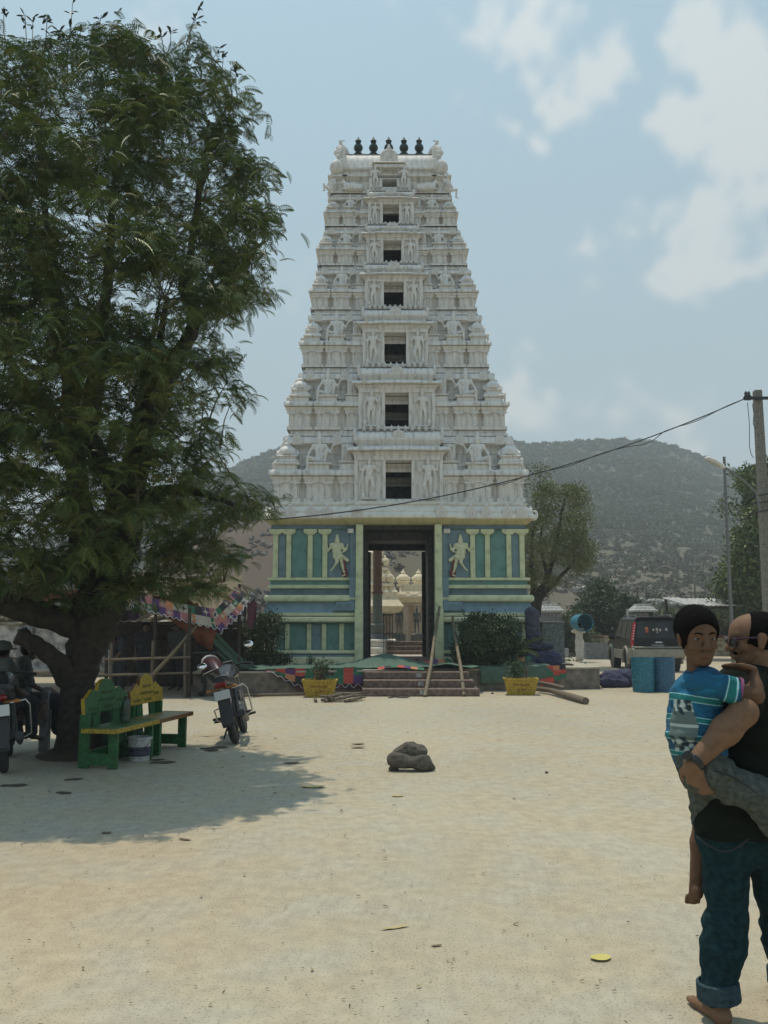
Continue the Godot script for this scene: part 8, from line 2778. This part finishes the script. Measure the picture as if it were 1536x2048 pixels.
func people() -> void:
	M("jeans", 0.020, 0.053, 0.064, 0.85, "stain", 3.0, "speck", 0.5)
	M("jeans_cuff", 0.06, 0.10, 0.12, 0.85, "stain", 3.0)
	M("black_shirt", 0.014, 0.018, 0.014, 0.9, "grime", 2.0)
	M("grey_denim", 0.12, 0.14, 0.125, 0.85, "stain", 3.5, "speck", 0.4)
	M("white_cloth", 0.60, 0.56, 0.50, 0.9, "grime", 1.5)
	M("grey_shirt", 0.09, 0.105, 0.095, 0.9, "grime", 2.0)
	M("dark_cloth", 0.03, 0.03, 0.035, 0.9)
	M("pink_cuff", 0.20, 0.06, 0.14, 0.8)
	for k in ["jeans", "black_shirt", "grey_denim", "jeans_cuff"]:
		mat[k].metallic_specular = 0.15
	man_and_boy()
	# the far figures
	var A := Transform3D.IDENTITY
	figure("person", "person in pale clothes carrying a blue drum on the shoulder", at(1160, 1323, 38.9) * Vector3(1, 0, 1), PI + 0.3, joints({"head": Vector3(-0.05, 1.50, 0.04), "el": Vector3(0.30, 1.30, 0.05), "wl": Vector3(0.20, 1.52, 0.10), "gl": Vector3(0.17, 1.60, 0.10), "er": Vector3(-0.30, 1.28, 0.08), "wr": Vector3(-0.24, 1.50, 0.12), "gr": Vector3(-0.20, 1.58, 0.12)}), mat.white_cloth, mat.white_cloth, mat.skin_dark, 0.03, true)
	var dr := thing("blue_drum", "blue drum with open end, carried on a person's shoulder", "drum", at(1162, 1243, 38.9) + Vector3(0.0, -0.05, 0.35), 0.22)
	drum(dr, mat.drum_blue)
	for c in dr.get_children():
		c.transform = Transform3D(Basis(Vector3.RIGHT, PI * 0.5).scaled(Vector3(1.35, 1.35, 0.95)), Vector3(0, 0, -0.55)) * c.transform
	figure("person", "dark clothed person bending forward beside the white wall under the tent", at(235, 1390, 20.8) * Vector3(1, 0, 1), -0.5, joints({"head": Vector3(0.12, 1.30, 0.36), "neck": Vector3(0.06, 1.24, 0.24), "chest": Vector3(0.02, 1.12, 0.14), "belly": Vector3(0, 1.0, 0.06), "sl": Vector3(0.20, 1.22, 0.16), "el": Vector3(0.30, 0.98, 0.25), "wl": Vector3(0.22, 0.80, 0.38), "gl": Vector3(0.20, 0.74, 0.42), "sr": Vector3(-0.16, 1.22, 0.18), "er": Vector3(-0.26, 0.96, 0.26), "wr": Vector3(-0.18, 0.78, 0.38), "gr": Vector3(-0.16, 0.72, 0.42)}), mat.dark_cloth, mat.dark_cloth, mat.skin_dark, 0.028)
	figure("person", "dark silhouetted person standing in front of the shed", at(288, 1392, 21.6) * Vector3(1, 0, 1), 0.2, joints(), mat.dark_cloth, mat.dark_cloth, mat.skin_dark, 0.028)
	figure("person", "person in a dull white shirt standing in the tent's shade", at(352, 1392, 22.2) * Vector3(1, 0, 1), -0.3, joints({"el": Vector3(0.26, 1.10, 0.06), "wl": Vector3(0.10, 1.02, 0.22), "gl": Vector3(0.03, 1.03, 0.23)}), mat.grey_shirt, mat.dark_cloth, mat.skin_dark, 0.028)
	var sit := joints({"head": Vector3(0.0, 1.14, 0.08), "neck": Vector3(0, 1.02, 0.02), "chest": Vector3(0, 0.86, 0), "belly": Vector3(0, 0.68, -0.02), "pelvis": Vector3(0, 0.56, 0), "sl": Vector3(0.18, 0.98, 0.0), "el": Vector3(0.23, 0.74, 0.08), "wl": Vector3(0.14, 0.62, 0.28), "gl": Vector3(0.10, 0.60, 0.35), "sr": Vector3(-0.18, 0.98, 0), "er": Vector3(-0.23, 0.74, 0.08), "wr": Vector3(-0.14, 0.62, 0.28), "gr": Vector3(-0.10, 0.60, 0.35), "hl": Vector3(0.09, 0.53, 0.02), "kl": Vector3(0.13, 0.50, 0.44), "al": Vector3(0.13, 0.09, 0.46), "tl": Vector3(0.15, 0.03, 0.62), "hr": Vector3(-0.09, 0.53, 0.02), "kr": Vector3(-0.13, 0.50, 0.44), "ar": Vector3(-0.13, 0.09, 0.46), "tr": Vector3(-0.15, 0.03, 0.62)})
	var p1 := figure("person", "seated person in a grey shirt and cap at far left", V(-4.80, 0.13, 11.15), PI - 0.5, sit, mat.grey_shirt, mat.dark_cloth, mat.skin_dark, 0.022)
	one(p1, "cap", mat.grey_shirt, func(g):
		g.lathe([[0.118, 0.0], [0.115, 0.05], [0.09, 0.10], [0.0, 0.125]], 16, Vector3(0, 1.17, 0.07))
		g.ball(Vector3(0, 1.18, 0.19), Vector3(0.09, 0.012, 0.09), 12))
	figure("person", "dark haired seated person in grey, second from the left edge", V(-4.72, 0.12, 11.75), PI - 1.1, sit, mat.grey_shirt, mat.dark_cloth, mat.skin_dark, 0.022)


func figure(called: String, label: String, where: Vector3, yaw: float, j: Dictionary, top: Material, low: Material, skin: Material, cell: float, long := false) -> Node3D:
	var t := thing(called, label, "person", where, yaw)
	var body := torso_bones(j) + limb_bones(j) + head_bones(j)
	for s in ["l", "r"]:
		var d: Vector3 = j["g" + s] - j["w" + s]
		d = d.normalized()
		var side := d.cross(Vector3(0, 0, 1)).normalized() * (1.0 if s == "l" else -1.0)
		body += hand_bones(j["w" + s], d, side, d.cross(side), 1.0, 0.35)
	part(t, "body", blob(body, cell, 0.03), skin)
	var sh := torso_bones(j, 0.022)
	for s in ["l", "r"]:
		sh.append([j["s" + s], j["s" + s].lerp(j["e" + s], 0.9), 0.072, 0.062])
	part(t, "shirt", blob(sh, cell, 0.04, [], 0.02, 6.0), top)
	var tr := [[j.hl, j.hr, 0.115, 0.115]]
	for s in ["l", "r"]:
		tr.append([j["h" + s], j["k" + s], 0.108, 0.08]); tr.append([j["k" + s], j["k" + s].lerp(j["a" + s], 0.92), 0.08, 0.07])
	if long:
		tr.append([j.pelvis - Vector3(0, 0.05, 0), j.pelvis - Vector3(0, 0.70, 0), 0.17, 0.16])
	part(t, "trousers", blob(tr, cell, 0.04, [], 0.02, 6.0), low)
	var h: Vector3 = j.head
	part(t, "hair", blob([[h + Vector3(0, 0.035, -0.02), h + Vector3(0, 0.05, -0.01), 0.102, 0.096]], cell * 0.7, 0.02, [Plane(Vector3(0, -0.62, 0.78), (h + Vector3(0, 0.02, 0.035)).dot(Vector3(0, -0.62, 0.78)))]), mat.hair)
	return t


func man_and_boy() -> void:
	# ------------------------------------------------ the man, seen from behind, head turned to the left
	var t := thing("person", "balding man in sunglasses and dark t-shirt, carrying a boy", "person", Vector3.ZERO)
	var d := 3.86
	var j := {"head": at(1507, 1281, 3.90), "neck": at(1532, 1352, 3.88), "chest": at(1530, 1440, 3.90), "belly": at(1508, 1555, 3.90), "pelvis": at(1492, 1655, 3.90),
		"sl": at(1487, 1376, 3.86), "el": at(1487, 1424, 3.63), "wl": at(1386, 1528, 3.60), "gl": at(1388, 1570, 3.62), "sr": at(1590, 1380, 3.92), "er": at(1640, 1500, 3.95), "wr": at(1640, 1610, 3.90), "gr": at(1636, 1650, 3.88),
		"hl": at(1452, 1672, 3.90), "kl": at(1452, 1848, 3.90), "al": at(1436, 2020, 3.88), "tl": at(1396, 1996, 4.06), "hr": at(1532, 1672, 3.93), "kr": at(1566, 1850, 4.02), "ar": at(1580, 2000, 4.05), "tr": at(1560, 1985, 4.25)}
	j.tl.y = 0.022; j.al.y = 0.095; j.tr.y = 0.022; j.ar.y = 0.095
	var body := torso_bones(j) + [[j.neck - Vector3(0, 0.07, 0), j.neck.lerp(j.head, 0.55), 0.068, 0.062]]
	for s in ["l", "r"]:
		body.append([j["s" + s], j["e" + s], 0.060, 0.050])
		body.append([j["h" + s], j["k" + s], 0.095, 0.062]); body.append([j["k" + s], j["a" + s], 0.062, 0.038])
	# the forearm swells below the elbow and narrows to the wrist
	body.append([j.el, j.el.lerp(j.wl, 0.35), 0.052, 0.054]); body.append([j.el.lerp(j.wl, 0.35), j.wl, 0.054, 0.033]); body.append([j.er, j.wr, 0.046, 0.03])
	var fine := []
	fine += hand_bones(j.wl, (at(1398, 1590, 3.66) - j.wl).normalized(), Vector3(-0.55, 0.1, -0.8).normalized(), Vector3(0.85, 0.0, -0.5).normalized(), 1.12, 0.5)
	fine += hand_bones(j.wr, Vector3(-0.05, -1, 0.05).normalized(), Vector3(0, 0, -1), Vector3(-1, 0, 0), 1.05, 0.3)
	fine.append([j.el.lerp(j.wl, 0.8), j.wl, 0.036, 0.031])
	fine += foot_bones(j.al, j.tl, 1.08) + foot_bones(j.ar, j.tr, 1.08)
	# head looks to the left and a little away
	var hx := Transform3D(Basis(Vector3.UP, -PI * 0.5 - 0.10) * Basis(Vector3.RIGHT, 0.06) * Basis.from_scale(Vector3.ONE * 1.08), j.head)
	var man_skin := M("man_skin", 0.205, 0.118, 0.070, 0.68, "grime", 4.0)
	man_skin.metallic_specular = 0.3
	man_skin.subsurf_scatter_enabled = true
	man_skin.subsurf_scatter_strength = 0.1
	part(t, "body", joined([[blob(body, 0.013, 0.035), Transform3D.IDENTITY], [blob(fine, 0.0045, 0.012), Transform3D.IDENTITY], [head_mesh(0.0042), hx]]), man_skin)
	# short hair that has receded from the brow, close beard, spectacles
	var hair := blob([[Vector3(0, 0.030, -0.028), Vector3(0, 0.032, 0.0), 0.087, 0.082, Vector3(0.97, 1.0, 1.06)]], 0.005, 0.01, [Plane(Vector3(0, 0.30, 0.95).normalized(), 0.040), Plane(Vector3(0, -0.9, 0.45).normalized(), 0.062)], 0.002, 40.0)
	part(t, "hair", hair, mat.hair, hx)
	var beard := blob([[Vector3(0, -0.085, 0.052), Vector3(0, -0.088, 0.058), 0.0245, 0.0205], [Vector3(-0.024, -0.0475, 0.078), Vector3(0, -0.044, 0.086), 0.007, 0.008], [Vector3(0.024, -0.0475, 0.078), Vector3(0, -0.044, 0.086), 0.007, 0.008]], 0.004, 0.008, [Plane(Vector3(0, 1, 0.25).normalized(), -0.020)], 0.003, 60.0)
	part(t, "beard", beard, mat.hair, hx)
	var g := G.new()
	for s in [-1, 1]:
		g.tube([Vector3(s * 0.066, 0.012, 0.084), Vector3(s * 0.079, 0.014, 0.05), Vector3(s * 0.082, 0.014, -0.005), Vector3(s * 0.079, 0.0, -0.025)], [0.0045, 0.0042, 0.0032, 0.003], 6)
		g.tube([Vector3(s * 0.010, 0.014, 0.104), Vector3(s * 0.040, 0.018, 0.100), Vector3(s * 0.066, 0.014, 0.084)], [0.0035, 0.0038, 0.0045], 6)
	g.tube([Vector3(-0.012, 0.013, 0.104), Vector3(0.012, 0.013, 0.104)], [0.003], 6)
	var sg := part(t, "sunglasses", g, M("frame_plum", 0.035, 0.012, 0.030, 0.25), hx, 50.0)
	for s in [-1, 1]:
		one(sg, "lens", M("lens_dark", 0.012, 0.012, 0.014, 0.08), func(q): q.ball(Vector3(s * 0.037, -0.004, 0.093), Vector3(0.027, 0.020, 0.005), 14, Basis(Vector3.UP, s * 0.32)))
	eyes(t, hx)
	# t-shirt
	var sh := torso_bones(j, 0.030)
	sh.append([j.belly + Vector3(0, -0.02, 0), j.pelvis - Vector3(0, 0.02, 0), 0.165, 0.17, Vector3(1.12, 1, 0.9)])
	sh.append([j.sl, j.sl.lerp(j.el, 0.62), 0.082, 0.076])
	sh.append([j.sr, j.sr.lerp(j.er, 0.85), 0.085, 0.080])
	sh.append([j.sl.lerp(j.sr, 0.2) + Vector3(0, 0.02, 0), j.neck - Vector3(0, 0.03, 0), 0.07, 0.06])
	var hem: float = at(1460, 1672, 3.90).y
	part(t, "t_shirt", blob(sh, 0.011, 0.05, [Plane(Vector3(0, -1, 0.06).normalized(), -hem - 0.06 * 3.9)], 0.022, 5.0), mat.black_shirt)
	# jeans with turned-up ends, back pocket seam
	var je := [[j.hl + Vector3(0.02, 0, 0), j.hr, 0.124, 0.124], [j.pelvis + Vector3(0, 0.02, 0), j.pelvis, 0.13, 0.13]]
	for s in ["l", "r"]:
		je.append([j["h" + s], j["k" + s].lerp(j["h" + s], 0.05), 0.114, 0.080]); je.append([j["k" + s], j["k" + s].lerp(j["a" + s], 0.93), 0.082, 0.070])
		je.append([j["k" + s].lerp(j["a" + s], 0.25) + Vector3(0, 0, 0.01), j["k" + s].lerp(j["a" + s], 0.4), 0.084, 0.08])
	var jm := part(t, "jeans", blob(je, 0.011, 0.045, [], 0.014, 7.0), mat.jeans)
	g = G.new()
	for s in ["l", "r"]:
		var c: Vector3 = j["k" + s].lerp(j["a" + s], 0.90)
		g.lathe([[0.084, -0.04], [0.088, -0.035], [0.086, 0.03], [0.074, 0.035]], 20, c, Basis(Vector3.BACK, 0.06))
	part(jm, "turned_cuff", g, mat.jeans_cuff, Transform3D.IDENTITY, 40.0)
	g = G.new()
	var pk := []
	for k in 11:
		var u := k / 10.0
		var q := at(lerpf(1418, 1508, u), 1690 + 26.0 * sin(u * PI) - 8.0 * u, 3.70)
		q.z = -3.90 + sqrt(maxf(0.0, 0.0196 - pow(q.x - j.pelvis.x + 0.02, 2.0) * 0.4)) + 0.012
		pk.append(q)
	g.tube(pk, [0.0035], 5)
	part(jm, "pocket_seam", g, mat.dark_cloth)
	# watch
	g = G.new()
	var wd: Vector3 = (j.wl - j.el).normalized()
	var wb := Basis(wd.cross(Vector3.UP).normalized(), wd, wd.cross(wd.cross(Vector3.UP)).normalized())
	g.lathe([[0.037, -0.014], [0.0415, -0.010], [0.0415, 0.010], [0.037, 0.014]], 20, j.wl - wd * 0.012, wb)
	g.tube([j.wl - wd * 0.012 + Vector3(-0.030, 0.022, 0.012), j.wl - wd * 0.012 + Vector3(-0.040, 0.030, 0.016)], [0.021, 0.019], 14)
	part(t, "wrist_watch", g, M("watch_black", 0.015, 0.015, 0.016, 0.25), Transform3D.IDENTITY, 50.0)

	# ------------------------------------------------ the boy on his arm: body turned to the man, face to the camera
	t = thing("person", "small boy in a blue striped shirt, held on the man's arm", "person", Vector3.ZERO)
	var b := {"head": at(1396, 1277, 3.70), "neck": at(1396, 1346, 3.73), "chest": at(1394, 1396, 3.75), "belly": at(1388, 1460, 3.75), "pelvis": at(1406, 1520, 3.74),
		"sr": at(1418, 1369, 3.66), "er": at(1512, 1392, 3.64), "wr": at(1506, 1340, 3.69), "gr": at(1480, 1330, 3.70), "sl": at(1398, 1372, 3.86), "el": at(1440, 1400, 3.98), "wl": at(1500, 1380, 4.02), "gl": at(1520, 1370, 4.02),
		"hr": at(1402, 1540, 3.69), "kr": at(1530, 1600, 3.66), "ar": at(1580, 1705, 3.78), "tr": at(1590, 1740, 3.74), "hl": at(1414, 1545, 3.83), "kl": at(1408, 1632, 4.03), "al": at(1392, 1768, 4.02), "tl": at(1387, 1798, 4.08)}
	body = [[b.chest, b.belly, 0.085, 0.085], [b.belly, b.pelvis, 0.085, 0.09], [b.sr, b.sl, 0.05, 0.05], [b.neck - Vector3(0, 0.03, 0), b.neck.lerp(b.head, 0.5), 0.043, 0.040]]
	for s in ["l", "r"]:
		body.append([b["s" + s], b["e" + s], 0.038, 0.031]); body.append([b["e" + s], b["e" + s].lerp(b["w" + s], 0.35), 0.029, 0.028]); body.append([b["e" + s].lerp(b["w" + s], 0.35), b["w" + s], 0.028, 0.019])
		body.append([b["h" + s], b["k" + s], 0.058, 0.042]); body.append([b["k" + s], b["k" + s].lerp(b["a" + s], 0.4), 0.044, 0.043]); body.append([b["k" + s].lerp(b["a" + s], 0.4), b["a" + s], 0.043, 0.028])
	fine = []
	fine += hand_bones(b.wr, (at(1462, 1330, 3.70) - b.wr).normalized(), Vector3(0.1, 0.25, 0.95).normalized(), Vector3(-0.05, -1, 0).normalized(), 0.74, 0.12)
	fine += hand_bones(b.wl, Vector3(1, 0.1, 0).normalized(), Vector3(0, 1, 0), Vector3(0, 0, -1), 0.72, 0.2)
	fine.append([b.al, b.tl, 0.028, 0.022]); fine.append([b.al + Vector3(0, -0.02, 0.02), b.al + Vector3(0, -0.035, 0.02), 0.024, 0.022])
	for k in 5:
		var o := Vector3((k - 2) * 0.013, 0, 0.0)
		fine.append([b.tl + o + Vector3(0, 0.012, 0), b.tl + o + Vector3(-0.003, -0.014, -0.008), 0.009, 0.008])
	fine.append([b.ar, b.tr, 0.028, 0.02])
	var bx := Transform3D(Basis(Vector3.UP, 0.02) * Basis(Vector3.RIGHT, 0.08) * Basis(Vector3.BACK, 0.02) * Basis.from_scale(Vector3(0.95, 1.01, 0.97)), b.head)
	var boy_skin := M("boy_skin", 0.140, 0.080, 0.048, 0.68, "grime", 4.0)
	boy_skin.metallic_specular = 0.3
	boy_skin.subsurf_scatter_enabled = true
	boy_skin.subsurf_scatter_strength = 0.1
	part(t, "body", joined([[blob(body, 0.010, 0.02), Transform3D.IDENTITY], [blob(fine, 0.004, 0.009), Transform3D.IDENTITY], [head_mesh(0.0038, 0.041), bx]]), boy_skin)
	eyes(t, bx)
	hair = blob([[Vector3(0, 0.043, -0.030), Vector3(0, 0.043, 0.002), 0.093, 0.089, Vector3(0.98, 1.03, 1.06)], [Vector3(0, 0.0, -0.05), Vector3(0, -0.03, -0.05), 0.06, 0.05]], 0.0045, 0.02, [Plane(Vector3(0, -0.55, 0.84).normalized(), 0.034), Plane(Vector3(0, -1, 0), 0.050)], 0.002, 60.0)
	part(t, "hair", hair, mat.hair, bx)
	for s in [-1, 1]:
		one(t, "eyebrow", mat.hair, func(q): q.tube([bx * Vector3(s * 0.013, 0.024, 0.0935), bx * Vector3(s * 0.030, 0.030, 0.088), bx * Vector3(s * 0.047, 0.026, 0.076)], [0.0026, 0.0034, 0.0018], 6))
	one(t, "lips", M("lip", 0.10, 0.042, 0.036, 0.45), func(q):
		q.tube([bx * Vector3(-0.021, -0.057, 0.081), bx * Vector3(-0.008, -0.0525, 0.0925), bx * Vector3(0, -0.054, 0.094), bx * Vector3(0.008, -0.0525, 0.0925), bx * Vector3(0.021, -0.057, 0.081)], [0.0022, 0.0040, 0.0036, 0.0040, 0.0022], 6)
		q.tube([bx * Vector3(-0.018, -0.060, 0.081), bx * Vector3(0, -0.0655, 0.0885), bx * Vector3(0.018, -0.060, 0.081)], [0.0022, 0.0050, 0.0022], 6))
	# shirt: stripes run round the body, sleeve stripes round the arm
	var shirt := StandardMaterial3D.new()
	shirt.albedo_texture = shirt_picture()
	shirt.roughness = 0.85
	var y1: float = b.sr.y + 0.04
	var y0: float = b.pelvis.y - 0.04
	var around := func(p: Vector3) -> Vector2:
		var c: Vector3 = b.chest.lerp(b.pelvis, clampf((b.chest.y - p.y) / maxf(b.chest.y - b.pelvis.y, 0.01), 0.0, 1.0))
		return Vector2(atan2(p.z - c.z, p.x - c.x) / TAU * -1.0 + 0.62, (y1 - p.y) / (y1 - y0))
	var st := [[b.chest, b.belly, 0.108, 0.106], [b.belly, b.pelvis, 0.106, 0.108], [b.sr, b.sl, 0.062, 0.062], [b.neck - Vector3(0, 0.05, 0), b.neck - Vector3(0, 0.015, 0), 0.064, 0.052]]
	part(t, "shirt", blob(st, 0.008, 0.04, [Plane(Vector3(0.5, -1, 0).normalized(), -(b.pelvis - Vector3(0, 0.03, 0)).dot(Vector3(-0.5, 1, 0).normalized()))], 0.016, 7.0, around), shirt)
	for s in ["r", "l"]:
		var a: Vector3 = b["s" + s]
		var e: Vector3 = b["e" + s]
		var ax := (e - a).normalized()
		var L := (e - a).length() * 0.62
		var along := func(p: Vector3) -> Vector2:
			var r := p - a
			return Vector2(0.8 + 0.1 * r.y, 0.335 + 0.165 * maxf(0.0, r.dot(ax) / L))
		part(t, "sleeve", blob([[a - ax * 0.02, a + ax * L, 0.060, 0.056]], 0.008, 0.02, [Plane(ax, (a + ax * L * 1.02).dot(ax))], 0.012, 8.0, along), shirt)
		one(t, "sleeve_cuff", mat.pink_cuff, func(q):
			var cb := Basis(ax.cross(Vector3.UP).normalized(), ax, ax.cross(ax.cross(Vector3.UP)).normalized())
			q.lathe([[0.054, -0.006], [0.059, -0.005], [0.059, 0.005], [0.053, 0.006]], 20, a + ax * L * 1.0, cb))
	# shorts
	var so := [[b.pelvis, b.pelvis - Vector3(0, 0.03, 0), 0.098, 0.09], [b.hr, b.kr, 0.083, 0.071], [b.kr, b.kr.lerp(b.ar, 0.35), 0.076, 0.070], [b.hl, b.kl, 0.074, 0.056]]
	var sm := part(t, "shorts", blob(so, 0.009, 0.04, [], 0.02, 8.0), mat.grey_denim)
	g = G.new()
	var pts := []
	for k in 9:
		var p: Vector3 = b.hr.lerp(b.kr, k / 8.0)
		pts.append(p + Vector3(-0.01, 0.015 + 0.02 * sin(k * 0.5), 0.085 - 0.006 * k * 0.12))
	g.tube(pts, [0.003], 5)
	part(sm, "side_seam", g, mat.dark_cloth)
